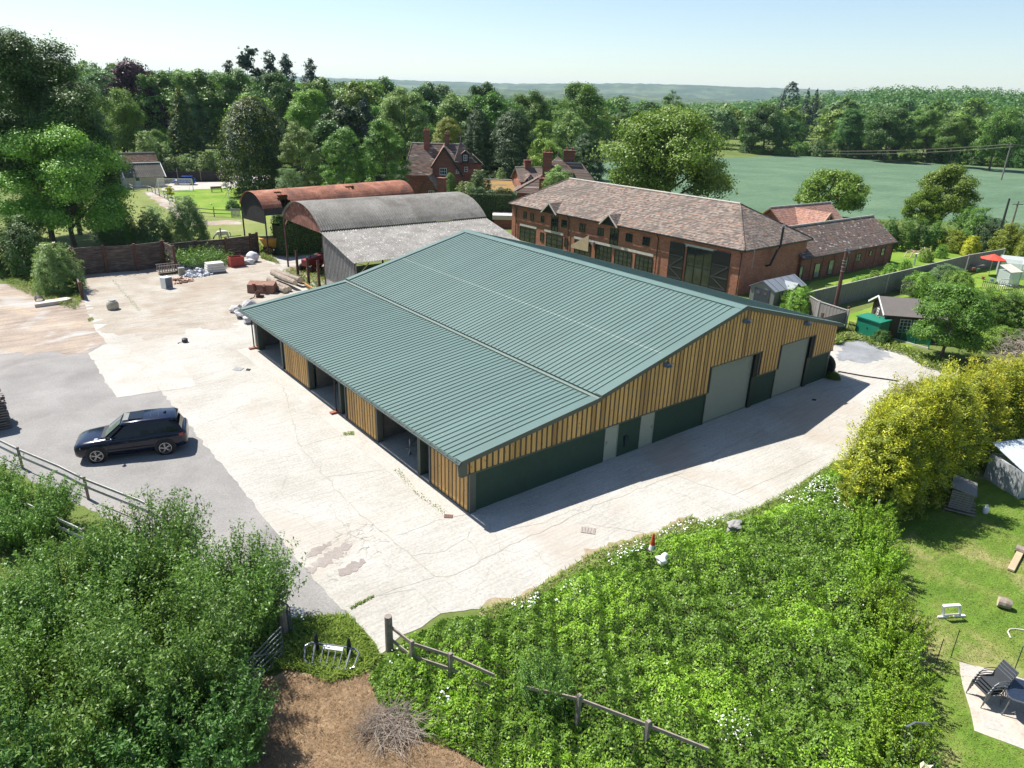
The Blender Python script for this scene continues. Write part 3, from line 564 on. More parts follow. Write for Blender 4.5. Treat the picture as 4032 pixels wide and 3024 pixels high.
def chimney(par, c, w, d, z0, z1, pots=2, mat=None, rz=0):
    mat = mat or m_bk2; m = MB(); m.box((c[0], c[1], (z0+z1)/2), (w, d, z1-z0), rz); m.box((c[0], c[1], z1-.05), (w+.16, d+.16, .14), rz); m.box((c[0], c[1], z1-.3), (w+.09, d+.09, .1), rz)
    ch = m.build('chimney', mat, par)
    for i in range(pots):
        o = (i-(pots-1)/2)*w*.5; q = (c[0]+o*math.cos(rz), c[1]+o*math.sin(rz)); m = MB(); m.lathe((q[0], q[1], z1+.02), [(.13, 0), (.11, .3), (.14, .34), (.14, .4)], 10); m.build('chimney_pot', m_pot, ch)
    return ch
def window(par, F, a, z, w, h, dep=-.02, nx=2, nz=2, fm=None, sill=False, name='window', lm=None):
    fm = fm or m_black; m = MB(); t = .07; fbox(m, F, a-w/2, a+w/2, dep-.05, dep, z-h/2, z-h/2+t); fbox(m, F, a-w/2, a+w/2, dep-.05, dep, z+h/2-t, z+h/2)
    fbox(m, F, a-w/2, a-w/2+t, dep-.05, dep, z-h/2+t, z+h/2-t); fbox(m, F, a+w/2-t, a+w/2, dep-.05, dep, z-h/2+t, z+h/2-t)
    for i in range(1, nx): q = a-w/2+w*i/nx; fbox(m, F, q-.025, q+.025, dep-.045, dep-.012, z-h/2+t, z+h/2-t)
    for i in range(1, nz): q = z-h/2+h*i/nz; fbox(m, F, a-w/2+t, a+w/2-t, dep-.04, dep-.014, q-.025, q+.025)
    o = m.build(name, fm, par); m = MB(); fbox(m, F, a-w/2+t, a+w/2-t, dep-.011, dep+.006, z-h/2+t, z+h/2-t); m.build('pane', lm or m_glass, o)
    if sill: m = MB(); fbox(m, F, a-w/2-.08, a+w/2+.08, dep-.12, dep-.051, z-h/2-.08, z-h/2); m.build('sill', m_lint, o)
    return o
# ------------------------------------------------------------------ converted brick barn behind
BX, BY, BT, BLn, BWd, BZE, BZR = 41.467, 16.392, 1.59, 33.24, 11.01, 4.275, 7.414
FB = frame_fn(BX, BY, BT, -1); be = (math.cos(BT), math.sin(BT))
bb_ = thing('brick_barn', 'long converted red brick barn with mottled hipped tile roof and black framed windows', 'converted barn', (BX, BY, 0))
walls(bb_, FB, BLn, BWd, BZE-.02, m_bk); rf = hiproof(bb_, FB, BLn, BWd, BZE, BZR, 4.655, 4.187, m_tl)
m = MB(); fbox(m, FB, .1, BLn-.1, -.10, -.001, BZE-.42, BZE-.2); m.build('brick_cornice', m_bk, bb_)
m = MB(); fbox(m, FB, -.36, BLn+.36, -.46, -.36, BZE-.14, BZE-.04); m.build('gutter', m_black, bb_)
m = MB(); fbox(m, FB, -.46, -.36, -.36, BWd+.36, BZE-.14, BZE-.04); m.build('gutter', m_black, bb_)
def T9(x, y): return 1900+x/1.8436, 200+y/1.8436
def fac(x, y): return onwall(*T9(x, y), (BX, BY), be)
for (x, y, w_, h_) in [(310, 1193, 22, 50), (361, 1206, 22, 50), (437, 1222, 22, 50), (594, 1256, 40, 55), (726, 1285, 40, 60), (858, 1314, 42, 60), (1064, 1357, 48, 62), (1189, 1383, 52, 65), (432, 1350, 24, 65), (607, 1393, 24, 60)]:
    a, z = fac(x, y); a0 = fac(x-w_/2, y)[0]; z1 = fac(x, y-h_/2)[1]; z0 = fac(x, y+h_/2)[1]; window(bb_, FB, a, (z0+z1)/2, abs(a-a0)*2, z1-z0, -.01, 2 if w_ > 30 else 1, 3)
for (x, y, w_, h_, nx, nz) in [(525, 1247, 50, 125, 2, 4), (957, 1338, 60, 140, 2, 4), (325, 1342, 112, 115, 3, 3), (520, 1392, 118, 115, 3, 3), (725, 1432, 118, 95, 3, 3), (875, 1475, 115, 125, 4, 3), (1018, 1515, 125, 125, 4, 3), (1168, 1555, 128, 135, 4, 3)]:
    a, z = fac(x, y); a0 = fac(x-w_/2, y)[0]; z1 = fac(x, y-h_/2)[1]; z0 = max(.05, fac(x, y+h_/2)[1]); window(bb_, FB, a, (z0+z1)/2, abs(a-a0)*2, z1-z0, -.01, nx, nz, name='glazed_door')
for (x0, y0, x1, y1) in [(272, 1255, 392, 1290), (450, 1300, 590, 1335), (665, 1350, 808, 1388), (812, 1384, 1240, 1490), (1465, 1402, 1695, 1460)]:
    a, z = fac(x0, y0); a1, z1 = fac(x1, y1); zm = (fac((x0+x1)/2, (y0+y1)/2)[1]); m = MB(); fbox(m, FB, min(a, a1), max(a, a1), -.03, -.001, zm-.14, zm+.14); m.build('lintel', m_lint, bb_)
a1 = fac(1480, 1500)[0]; a0 = fac(1667, 1530)[0]; zt = fac(1575, 1432)[1]; window(bb_, FB, (a0+a1)/2, zt/2+.02, a1-a0, zt-.1, -.01, 3, 2, name='barn_glazing')
for (p, q) in (((1358, 1470), (1464, 1500)), ((1672, 1520), (1795, 1545))):
    a1 = fac(*p)[0]; a0 = fac(*q)[0]; m = MB(); fbox(m, FB, a0, a1, -.09, -.03, .05, zt+.05); d_ = m.build('barn_door', m_black, bb_); m = MB()
    for z in (.15, zt/3, zt*2/3, zt-.02): fbox(m, FB, a0, a1, -.12, -.091, z, z+.12)
    m.bar(FB(a0+.1, -.1, .2), FB(a1-.1, -.1, zt/3), .05, .1); m.bar(FB(a1-.1, -.1, zt/3), FB(a0+.1, -.1, zt*2/3), .05, .1); split_build(m, 'door_brace', M('door_brace_paint', (.035, .036, .04)), d_)
for (x, y) in ((247, 1250), (628, 1300), (1278, 1400), (1885, 1500)):
    a = fac(x, y)[0]; m = MB(); m.tube([FB(a, -.12, 0), FB(a, -.12, BZE-.5), FB(a, -.4, BZE-.15)], .05, 6); m.build('downpipe', m_black, bb_)
for (xa, ya, xl, xr, xb) in [(510, 1105, 455, 572, 580), (945, 1185, 870, 1012, 1025)]:
    a = fac(xa, ya)[0]; hw = 1.15; z0 = BZE-.1; z1 = z0+1.05
    dm = MB(); 
    for s in (-1, 1): dm.slab([FB(a+s*(hw+.15), -.6, z0-.12), FB(a, -.6, z1), FB(a, 2.0, z1), FB(a+s*(hw+.15), .35, z0-.12)], .07)
    d_ = dm.build('dormer', m_tl, bb_); m = MB(); m.ext([FB(a-hw, -.35, z0-.1), FB(a+hw, -.35, z0-.1), FB(a, -.35, z1-.1)], Vector(FB(0, .08, 0))-Vector(FB(0, 0, 0))); m.build('dormer_gable', m_black, d_)
    m = MB(); 
    for s in (-1, 1): m.bar(FB(a+s*(hw+.15), -.63, z0-.12), FB(a, -.63, z1+.0), .05, .14)
    m.build('bargeboard', m_lint, d_)
a, z = fac(945, 1255); 
for x, y in ((515, 1166), (945, 1255), (808, 1395)):
    a, z = fac(x, y); m = MB(); fbox(m, FB, a-.2, a+.2, -.3, -.05, z-.15, z+.15); m.build('wall_lamp', M('lamp_grey', (.2, .2, .2)), bb_)
m = MB(); q0 = onwall(3010, 1055, (BX, BY), (FB(0, 1, 0)[0]-FB(0, 0, 0)[0], FB(0, 1, 0)[1]-FB(0, 0, 0)[1])); bflu = q0[0]
m.tube([FB(-.1, bflu, 2.35), FB(-.45, bflu+.15, 2.5), FB(-.5, bflu+.9, 3.8), FB(-.5, bflu+1.3, 4.1), FB(-.5, bflu+1.3, 6.0)], .11, 8); fl = m.build('flue_pipe', m_black, bb_)
m = MB(); m.lathe(FB(-.5, bflu+1.3, 5.95), [(.15, 0), (.15, .2)], 8); m.build('flue_cap', m_steelgrey, fl)
m = MB(); aq = FB(-.55, .9, 0); m.tube([(aq[0], aq[1], 2.6), (aq[0]+.1, aq[1], 6.0)], .03, 6); m.bar((aq[0], aq[1], 2.8), FB(0, .9, 2.8), .03); m.bar((aq[0], aq[1], 3.3), FB(0, .9, 3.3), .03)
for k in range(7): m.bar((aq[0]-.35+.1, aq[1]+.35-k*.11, 5.9), (aq[0]+.35+.1, aq[1]+.35-k*.11, 5.9), .015)
m.bar((aq[0]+.1, aq[1]+.35, 5.9), (aq[0]+.1, aq[1]-.35, 5.9), .02); m.build('tv_aerial', m_steelgrey, bb_)
# garden screen panel leaning against the facade
a, z = fac(740, 1455); m = MB(); m.ext([FB(a+1.3, -.9, .9), FB(a+1.3, -.9, 1.2), FB(a-1.4, -.9, 2.7), FB(a-1.4, -.9, .9)], Vector(FB(0, .05, 0))-Vector(FB(0, 0, 0))); sp_ = m.build('screen_panel', m_oak); tag(sp_, 'sloping timber screen standing in front of the brick barn windows', 'screen')
# single-storey wing
w0 = G(3141, 1112); w1 = G(3500, 1036); we = (w1-w0)[:2]; WL = float(np.linalg.norm(we)); we /= WL; WT = math.atan2(we[1], we[0]); FW = frame_fn(w0[0], w0[1], WT)
wze = onwall(3511, 953, w0, we)[1]; best = None
for k in range(40):
    hw = 1.5+k*.1; P = FW(0, hw, 0); a, z = onwall(3437, 850, P, we)
    if best is None or abs((z-wze)-hw*.8) < best[0]: best = (abs((z-wze)-hw*.8), hw, z, a)
_, hw, wzr, wa = best
wing = thing('brick_wing', 'low brick wing with brown tiled roof running right from the converted barn', 'outbuilding', w0)
walls(wing, FW, WL, hw*2, wze, m_bk2); hiproof(wing, FW, WL+.0, hw*2, wze+.02, wzr, 0, 0, m_tl2, .3, g=m_bk2)
m = MB(); fbox(m, FW, -.3, WL+.3, -.42, -.31, wze-.1, wze); m.build('gutter', m_black, wing)
m = MB(); m.tube([FW(WL-.1, -.1, 0), FW(WL-.1, -.1, wze-.4), FW(WL-.1, -.36, wze-.1)], .05, 6); m.build('downpipe', m_black, wing)
def Z4(x, y): return 3050+x/2.115, 750+y/2.115
for (x, y, w_, h_, nx, nz) in [(215, 690, 30, 120, 1, 1), (350, 665, 48, 120, 1, 1), (468, 637, 48, 118, 1, 1), (583, 612, 40, 118, 1, 1), (694, 558, 40, 62, 2, 2), (798, 522, 24, 44, 1, 2), (899, 510, 30, 64, 1, 2)]:
    a, z = onwall(*Z4(x, y), w0, we); a0 = onwall(*Z4(x-w_/2, y), w0, we)[0]; z1 = onwall(*Z4(x, y-h_/2), w0, we)[1]; z0 = onwall(*Z4(x, y+h_/2), w0, we)[1]
    window(wing, FW, a, (z0+z1)/2, abs(a-a0)*2, z1-z0, -.02, nx, nz, lm=M('pale_glass', (.22, .25, .2), rough=.1, spec=.8))
for i in range(8):
    a = WL*(i+.5)/8.6+.9; m = MB(); fbox(m, FW, a-.16, a+.16, -.05, -.001, 0, wze-.25); m.build('brick_pier', m_bk2, wing)
# cart lodge with open timber gable behind the wing
c0 = D(3105, 900, 92)[:2]; ct = WT-.05; FC = frame_fn(c0[0], c0[1], ct); cl = thing('cart_lodge', 'small brick outbuilding with salmon tiled roof and open oak truss gable', 'outbuilding', (*c0, 0))
zc = lambda y, d: float(D(3200, y, d)[2])
cze, czr = 2.5, 5.0
walls(cl, FC, 11.5, 5.5, cze, m_bk); hiproof(cl, FC, 11.5, 5.5, cze, czr, 0, 0, m_tl4, .4, g=m_bk)
m = MB()
for s in (-1, 1): m.slab([FC(4.2+s*2.6, -2.4, cze-.1), FC(4.2, -2.4, czr-.15), FC(4.2, 2.6, czr-.15), FC(4.2+s*2.6, .2, cze-.1)], .1)
pr = m.build('porch_roof', m_tl4, cl); m = MB()
for s in (-1, 1): m.bar(FC(4.2+s*2.65, -2.45, cze-.2), FC(4.2, -2.45, czr-.2), .1, .22); m.bar(FC(4.2, -2.35, cze), FC(4.2+s*1.3, -2.35, cze+1.1), .1, .1); m.bar(FC(4.2+s*2.4, -2.2, 0), FC(4.2+s*2.4, -2.2, cze-.1), .16)
m.bar(FC(1.8, -2.35, cze-.02), FC(6.6, -2.35, cze-.02), .12, .2); m.bar(FC(4.2, -2.35, cze), FC(4.2, -2.35, czr-.4), .12); m.build('oak_truss', m_oak, cl)

# ------------------------------------------------------------------ arched farm sheds
def m_corr(name, cols, sc=.5, patch=None, rough=.9):
    m, t, p = newmat(name); co = wcoord(t); c = ramp(t, noise(t, co, sc, 6, .7, .5), cols); n2 = ramp(t, noise(t, co, 5, 4, .8), [(.3, (.65, .65, .65)), (.55, (1, 1, 1)), (.72, (1.3, 1.3, 1.25))])
    c = mix(t, c, n2, 1, 'MULTIPLY')
    if patch: c = mix(t, c, patch[0], ramp(t, noise(t, co, patch[1], 3, .7), [(patch[2], (0, 0, 0)), (patch[3], (1, 1, 1))]))
    t.links.new(c, p.inputs['Base Color']); p.inputs['Roughness'].default_value = rough; return m
m_asb = m_corr('weathered_fibre_cement', [(.3, (.11, .10, .088)), (.5, (.18, .172, .155)), (.7, (.25, .24, .22))], .45)
m_asb2 = m_corr('lichened_fibre_cement', [(.3, (.17, .155, .14)), (.5, (.25, .238, .22)), (.7, (.33, .315, .295))], .6, ((.50, .48, .45), 3.6, .60, .66))
m_rust = m_corr('rusted_sheeting', [(.3, (.10, .055, .045)), (.45, (.24, .10, .065)), (.56, (.37, .145, .085)), (.72, (.40, .26, .20))], .55)
m_redclad = m_corr('flaking_red_cladding', [(.3, (.10, .04, .03)), (.5, (.20, .075, .05)), (.62, (.26, .12, .08))], 1.2, ((.36, .32, .28), 2.4, .62, .66))
m_tin = m_corr('tarred_sheeting', [(.3, (.025, .022, .022)), (.7, (.05, .045, .042))], .8)
m_greyboard = m_corr('grey_boards', [(.3, (.17, .165, .155)), (.7, (.30, .29, .275))], .7)
m_rpost = M('rusty_steel', (.09, .04, .03), var=.3)
def arc_pt(W, zs, zc, t):                                      # t 0..1 across
    h = zc-zs; R = (W*W/4+h*h)/(2*h); a0 = math.asin(W/2/R); a = -a0+2*a0*t; return W/2+R*math.sin(a), zs-R+h+R*math.cos(a)
def arched_roof(par, F, L, W, zs, zc, mat, pitch=.24, amp=.055, holes=(), name='roof', overlap=None):
    nu = int(L/pitch)*4; nt = 16; V = []; Fc = []
    for i in range(nu+1):
        a = L*i/nu; k = amp*math.cos(2*math.pi*a/pitch)
        for j in range(nt+1):
            y, z = arc_pt(W, zs, zc, j/nt); cy, cz = (y-W/2)/W, .8; V.append(F(a, y+cy*k*1.2, z+k+(.02 if (j//4) % 2 else 0)))
    for i in range(nu):
        for j in range(nt):
            a = L*i/nu; t = (j+.5)/nt
            if any(x0+.12*math.sin(j*2.3) < a < x1+.1*math.cos(j*3.1) and t0 <= t <= t1+.03*math.sin(a*9) for x0, x1, t0, t1 in holes): continue
            q = i*(nt+1)+j; Fc.append((q, q+1, q+nt+2, q+nt+1))
    m = MB(); m.add(V, Fc); o = m.build(name, mat, par, fix=False); md = o.modifiers.new('s', 'SOLIDIFY'); md.thickness = .02; return o
def arch_gable(par, F, a, W, zs, zc, drop, mat, name='gable', t=.06):
    pts = [arc_pt(W, zs, zc, k/14) for k in range(15)]; m = MB()
    Vd = Vector(F(a+t, 0, 0))-Vector(F(a, 0, 0)); m.ext([F(a, y, z-.06) for y, z in pts]+[F(a, W, zs-drop), F(a, 0, zs-drop)], Vd); return m.build(name, mat, par)
FG = frame_fn(10.954, 48.026, -.018, -1)
gb_ = thing('arched_barn', 'open steel barn with grey corrugated arched roof and low lean-to side', 'barn', (10.954, 48.026, 0))
arched_roof(gb_, FG, 17.9, 9.36, 5.08, 6.93, m_asb); arch_gable(gb_, FG, .25, 9.36, 5.08, 6.93, .3, m_redclad); arch_gable(gb_, FG, 17.5, 9.36, 5.08, 6.93, .3, m_greyboard)
def corr_plane(par, F, L, b0, z0, b1, z1, mat, name, pitch=.16, amp=.03, sag=0):
    nu = int(L/pitch)*4; V = []; Fc = []; nr = 8
    for i in range(nu+1):
        a = L*i/nu; k = amp*math.cos(2*math.pi*a/pitch)
        for j in range(nr+1): t = j/nr; V.append(F(a, b0+(b1-b0)*t, z0+(z1-z0)*t+k+(.02 if j % 4 == 0 else 0)))
    for i in range(nu):
        for j in range(nr): q = i*(nr+1)+j; Fc.append((q, q+1, q+nr+2, q+nr+1))
    m = MB(); m.add(V, Fc); o = m.build(name, mat, par, fix=False); md = o.modifiers.new('s', 'SOLIDIFY'); md.thickness = .02; return o
corr_plane(gb_, FG, 17.9, 9.30, 4.95, 15.9, 3.43, m_asb2, 'lean_to_roof', .24, .05)
m = MB(); m.ext([FG(.2, 9.36, 0.9), FG(.2, 15.85, .9), FG(.2, 15.85, 3.38), FG(.2, 9.36, 4.9)], Vector(FG(.08, 0, 0))-Vector(FG(0, 0, 0))); lw = m.build('end_wall', m_greyboard, gb_); m = MB()
for k in range(22): y = 9.4+k*.295; m.hexa([FG(.17, y, .9), FG(.17, y+.02, .9), FG(.2, y+.02, .9), FG(.2, y, .9), FG(.17, y, 4.85-(y-9.36)*.234), FG(.17, y+.02, 4.85-(y-9.36)*.234), FG(.2, y+.02, 4.85-(y-9.36)*.234), FG(.2, y, 4.85-(y-9.36)*.234)])
m.build('cover_strips', M('strip_grey', (.10, .1, .095)), lw)
m = MB(); m.ext([FG(.22, 9.36, 0), FG(.22, 13.8, 0), FG(.22, 13.8, .89), FG(.22, 9.36, .89)], Vector(FG(.1, 0, 0))-Vector(FG(0, 0, 0))); m.build('base_panel', M('pale_panel', (.42, .40, .36), var=.2), gb_)
m = MB(); fbox(m, FG, .4, 17.3, 9.3, 9.4, 4.6, 5.0); m.build('wall_plate', m_tin, gb_)
for (a, y, z) in ((.25, 0, 5.05), (.25, 9.33, 4.9), (6, 0, 5.05), (12, 0, 5.05), (17.4, 0, 5.05), (6, 9.33, 4.9), (12, 9.33, 4.9), (.25, 15.7, 3.4), (6, 15.7, 3.4), (12, 15.7, 3.4), (17.4, 15.7, 3.4)):
    m = MB(); m.tube([FG(a, y, 0), FG(a, y, z)], .09, 6); m.build('steel_post', m_rpost, gb_)
m = MB(); m.bar(FG(.3, 0, 4.2), FG(.3, 1.2, 5.2), .07); m.build('knee_brace', m_oak, gb_)
m = MB(); m.bar(FG(.3, 15.7, 2.2), FG(1.5, 15.7, 3.3), .07); m.build('knee_brace', m_oak, gb_)
FR = frame_fn(10.301, 58.251, .157, -1)
rb_ = thing('rusty_barn', 'open steel barn with rust red arched roof holed in two places', 'barn', (10.301, 58.251, 0))
arched_roof(rb_, FR, 20.2, 4.9, 5.0, 6.5, m_rust, .2, .035, holes=((2.2, 3.35, .72, 1.0), (2.4, 3.0, .6, .72), (11.4, 12.4, .62, .72), (3.9, 4.2, .5, .53)))
arch_gable(rb_, FR, .15, 4.9, 5.0, 6.5, 1.55, m_tin); arch_gable(rb_, FR, 19.9, 4.9, 5.0, 6.5, 1.5, m_tin)
m = MB(); fbox(m, FR, .2, 19.9, -.05, 0, 3.5, 5.0); m.build('side_sheet', m_tin, rb_)
m = MB(); fbox(m, FR, .2, 5.5, 4.9, 4.95, 4.3, 4.98); m.build('side_sheet', m_tin, rb_)
for (a, y) in ((.2, .05), (.2, 4.85), (5, .05), (5, 4.85), (10, .05), (10, 4.85), (15, .05), (15, 4.85), (19.8, .05), (19.8, 4.85)):
    m = MB(); m.tube([FR(a, y, 0), FR(a, y, 5.0)], .08, 6); m.build('steel_post', m_tin, rb_)

# ------------------------------------------------------------------ farm houses beyond
def VF(px, d, rot=0):
    P = D(px, 600, d); v = ray(px, 600)[:2]; th = math.atan2(v[1], v[0])-math.pi/2+rot; return P, frame_fn(P[0], P[1], th), th
def zat(px, py, d): return float(D(px, py, d)[2])
P, FH, th = VF(1748, 125); k = 125/2808
h1 = thing('farmhouse', 'tall red brick farmhouse with steep gables, slate topped turret and two chimneys', 'house', (P[0], P[1], 0))
def fb2(x0): return lambda a, b, z: FH(a+x0, b, z)
zr1 = zat(1700, 565, 129); ze1 = zat(1640, 690, 125)
walls(h1, fb2(-6.6), 9.6, 8, ze1, m_bk2); r_ = hiproof(h1, fb2(-6.6), 9.6, 8, ze1, zr1, 1.2, 0, m_tl2, .3, g=m_bk2)
# front gable wing (roof with a long low right slope)
za = zat(1748, 579, 121.5); zl = zat(1705, 655, 121.5); zr_ = zat(1817, 690, 121.5)
m = MB(); m.ext([FH(-1.9, -3.5, 0), FH(2.9, -3.5, 0), FH(2.9, -3.5, zr_+.1), FH(0, -3.5, za-.15), FH(-1.9, -3.5, zl)], Vector(FH(0, .3, 0))-Vector(FH(0, 0, 0))); m.build('gable_wall', m_bk2, h1)
m = MB(); fbox(m, FH, -1.9, -1.65, -3.2, 1, 0, zl); fbox(m, FH, 2.65, 2.9, -3.2, 1, 0, zr_); m.build('wing_wall', m_bk2, h1)
m = MB(); m.slab([FH(-2.1, -3.8, zl-.2), FH(0, -3.8, za), FH(0, 4, za), FH(-2.1, 1, zl-.2)], .12); m.build('wing_roof', m_tl4, h1)
m = MB(); m.slab([FH(3.15, -3.8, zr_-.1), FH(0, -3.8, za), FH(0, 4, za), FH(3.15, 4, zr_-.1)], .12); wr = m.build('wing_roof', m_tl2, h1)
m = MB(); m.bar(FH(3.15, -3.85, zr_-.15), FH(0, -3.85, za-.05), .08, .3); m.bar(FH(-2.1, -3.85, zl-.25), FH(0, -3.85, za-.05), .08, .25); m.build('bargeboard', m_black, wr)
def wpx(x, y, dd=-3.52): return (x-1748)*k*.97, zat(x, y, 125+dd)
a, z = wpx(1745, 675); window(h1, FH, a, z, 1.15, 1.05, -3.52, 3, 2, m_white, True)
a, z = wpx(1799, 675); window(h1, FH, a, z, .5, .5, -3.52, 1, 2, m_white, True)
FT = fb2(1.95); zt_ = zat(1825, 637, 126); walls(h1, FT, 3.1, 3.1, zt_, m_bk2, 'turret_wall')
m = MB(); ap = FH(2.75, 1.5, zat(1809, 555, 126)); bs = [FT(-.3, -.3, zt_-.05), FT(3.4, -.3, zt_-.05), FT(3.4, 3.4, zt_-.05), FT(-.3, 3.4, zt_-.05)]
for i in range(4): m.slab([bs[i], bs[(i+1) % 4], ap], .08)
tr_ = m.build('turret_roof', m_tl2, h1); m = MB(); m.tube([ap, Vector(ap)+Vector((0, 0, .8))], .05, 5); m.build('finial', m_lead, tr_)
m = MB(); fbox(m, FH, 3.0, 4.1, -.5, .9, zt_-.1, zt_+1.5); dm_ = m.build('dormer', m_black, h1); window(dm_, FH, 3.55, zt_+.75, .6, .95, -.52, 2, 2, m_white); m = MB()
for s in (-1, 1): m.slab([FH(3.55+s*.75, -.65, zt_+1.35), FH(3.55, -.65, zt_+1.95), FH(3.55, 1.2, zt_+1.95), FH(3.55+s*.75, 1.2, zt_+1.35)], .05)
m.build('dormer_roof', m_tl2, dm_)
a, z = (1831-1748)*k, zat(1831, 667, 125); window(h1, FH, a, z, .6, .8, -.02, 2, 2, m_white)
F5 = fb2(5.0); walls(h1, F5, 1.3, 3.2, zt_-.3, m_bk2, 'side_wall'); m = MB(); m.slab([FH(4.9, -.3, zt_+1.2), FH(6.6, -.3, zt_-.3), FH(6.6, 3.6, zt_-.3), FH(4.9, 3.6, zt_+1.2)], .1); m.build('side_roof', m_tl2, h1)
chimney(h1, FH((1683-1748)*k, 3.6, 0), .95, .8, zr1-1, zat(1683, 512, 129), 2, rz=th); chimney(h1, FH((1760-1748)*k, 4.2, 0), .75, .7, zr1-2.5, zat(1760, 528, 129), 2, rz=th)
# porch gable and low front buildings
P2, FP, th2 = VF(1684, 117, -.15); pg = thing('gabled_porch', 'small steep gabled outhouse with grey brown tiles in front of the farmhouse', 'outhouse', (P2[0], P2[1], 0))
zp = zat(1684, 692, 117); ze = zat(1710, 740, 117); walls(pg, lambda a, b, z: FP(a-1.2, b, z), 2.5, 5, ze, m_bk2); m = MB(); m.ext([FP(-1.2, .02, ze), FP(1.3, .02, ze), FP(0, .02, zp-.15)], Vector(FP(0, .2, 0))-Vector(FP(0, 0, 0))); m.build('gable', m_bk2, pg)
m = MB(); m.slab([FP(-1.7, -.3, ze-.5), FP(0, -.3, zp), FP(0, 5, zp), FP(-1.7, 5, ze-.5)], .1); m.slab([FP(1.6, -.3, ze-.4), FP(0, -.3, zp), FP(0, 5, zp), FP(1.6, 5, ze-.4)], .1); m.build('roof', m_tl2, pg); window(pg, FP, .5, ze-.8, .9, .8, -.02, 3, 1, m_white)
P3, FQ, th3 = VF(1960, 100, -.5)
lb = thing('lichened_cottage', 'low outbuilding with orange lichened tile roof behind the grey arched barn', 'outbuilding', (P3[0], P3[1], 0))
zq = zat(1956, 789, 103); ze = zat(1960, 842, 100); Fq = lambda a, b, z: FQ(a-11, b, z); walls(lb, Fq, 12.5, 5, ze, m_bk2); hiproof(lb, Fq, 12.5, 5, ze, zq, 0, 2.6, m_tl3, .3, g=m_bk2); chimney(lb, D(1740, 740, 108), 1.1, .8, 2, zat(1740, 700, 108), 0, rz=th3)
P4, FS, th4 = VF(1950, 97); sh = thing('flat_roofed_shed', 'low brick shed with white fascia beside the lichened cottage', 'shed', (P4[0], P4[1], 0))
walls(sh, FS, 2.9, 3, zat(1990, 865, 97), m_bk2); m = MB(); fbox(m, FS, -.2, 3.1, -.2, 3, zat(1990, 865, 97), zat(1990, 848, 97)); m.build('roof', m_lint, sh)
P5, F5_, th5 = VF(2037, 118); ob = thing('low_brick_range', 'low brick range with mossy orange roof left of the second farmhouse', 'outbuilding', (P5[0], P5[1], 0))
Fo = lambda a, b, z: F5_(a-5.2, b, z); zo = zat(2000, 750, 118); walls(ob, Fo, 5.2, 4, zo, m_bk2); hiproof(ob, Fo, 5.2, 4, zo, zat(2000, 709, 120), 0, .8, m_tl3, .25, g=m_bk2)
# second house
P, FI, th = VF(2200, 110); k = 110/2808
h2 = thing('hipped_farmhouse', 'farmhouse with broad hipped brown roof and three stacks behind the brick barn', 'house', (P[0], P[1], 0))
Fm = lambda a, b, z: FI(a-6.3, b, z); ze = zat(2200, 765, 110); zr2 = zat(2270, 643, 114); walls(h2, Fm, 13.4, 8, max(2, ze), m_bk2); hiproof(h2, Fm, 13.4, 8, max(2, ze), zr2, 7.3, 3.6, m_tl2, .3)
m = MB(); q = FI(-.1, 4, 0); zz = zat(2198, 614, 114); bs = [FI(-2.3, 2, zr2-1.3), FI(2.5, 2, zr2-1.3), FI(2.5, 6, zr2-1.3), FI(-2.3, 6, zr2-1.3)]
for i in range(4): m.slab([bs[i], bs[(i+1) % 4], (q[0], q[1], zz)], .08)
tr2 = m.build('turret_roof', m_tl2, h2); m = MB(); m.tube([(q[0], q[1], zz-.1), (q[0], q[1], zz+.8)], .05, 5); m.build('finial', m_lead, tr2)
chimney(h2, FI((2158-2200)*k, 2.5, 0), 1.35, .9, 3, zat(2158, 601, 112), 2, rz=th); chimney(h2, FI((2241-2200)*k, 4.5, 0), 1.7, .9, 4, zat(2241, 593, 114), 2, rz=th)
chimney(h2, FI((2148-2200)*k, -.8, 0), 1.2, .8, 1, zat(2148, 703, 109), 2, rz=th)
P6, F6, th6 = VF(2085, 116, .25); h3 = thing('small_gabled_cottage', 'small red brick cottage with grey brown roof and one short chimney', 'cottage', (P6[0], P6[1], 0))
Fn = lambda a, b, z: F6(a-1.2, b, z); ze = zat(2060, 715, 116); walls(h3, Fn, 6, 6, ze, m_bk); hiproof(h3, Fn, 6, 6, ze, zat(2100, 660, 119), 0, 2, m_tl2, .3, g=m_bk); chimney(h3, F6(.5, 3, 0), 1.0, .8, 2, zat(2092, 633, 118), 1, rz=th6)
m = MB()
for s in (-1, 1): m.slab([F6(.2+s*.9, -.5, ze+.2), F6(.2, -.5, ze+1.2), F6(.2, 2.5, ze+1.2), F6(.2+s*.9, 2.5, ze+.2)], .06)
dm_ = m.build('dormer', m_tl2, h3); window(dm_, F6, .2, ze+.45, .6, .7, -.2, 2, 2, m_white)
P7, F7, th7 = VF(2035, 135); h4 = thing('slate_outbuilding', 'distant low building with grey hipped slate roof beside the dark yews', 'outbuilding', (P7[0], P7[1], 0))
Fv = lambda a, b, z: F7(a-2.3, b, z); ze = zat(2035, 702, 135); walls(h4, Fv, 4.8, 5, ze, m_bk2); hiproof(h4, Fv, 4.8, 5, ze, zat(2035, 668, 138), 1.5, 1.5, M('slate', (.10, .095, .095)), .3)
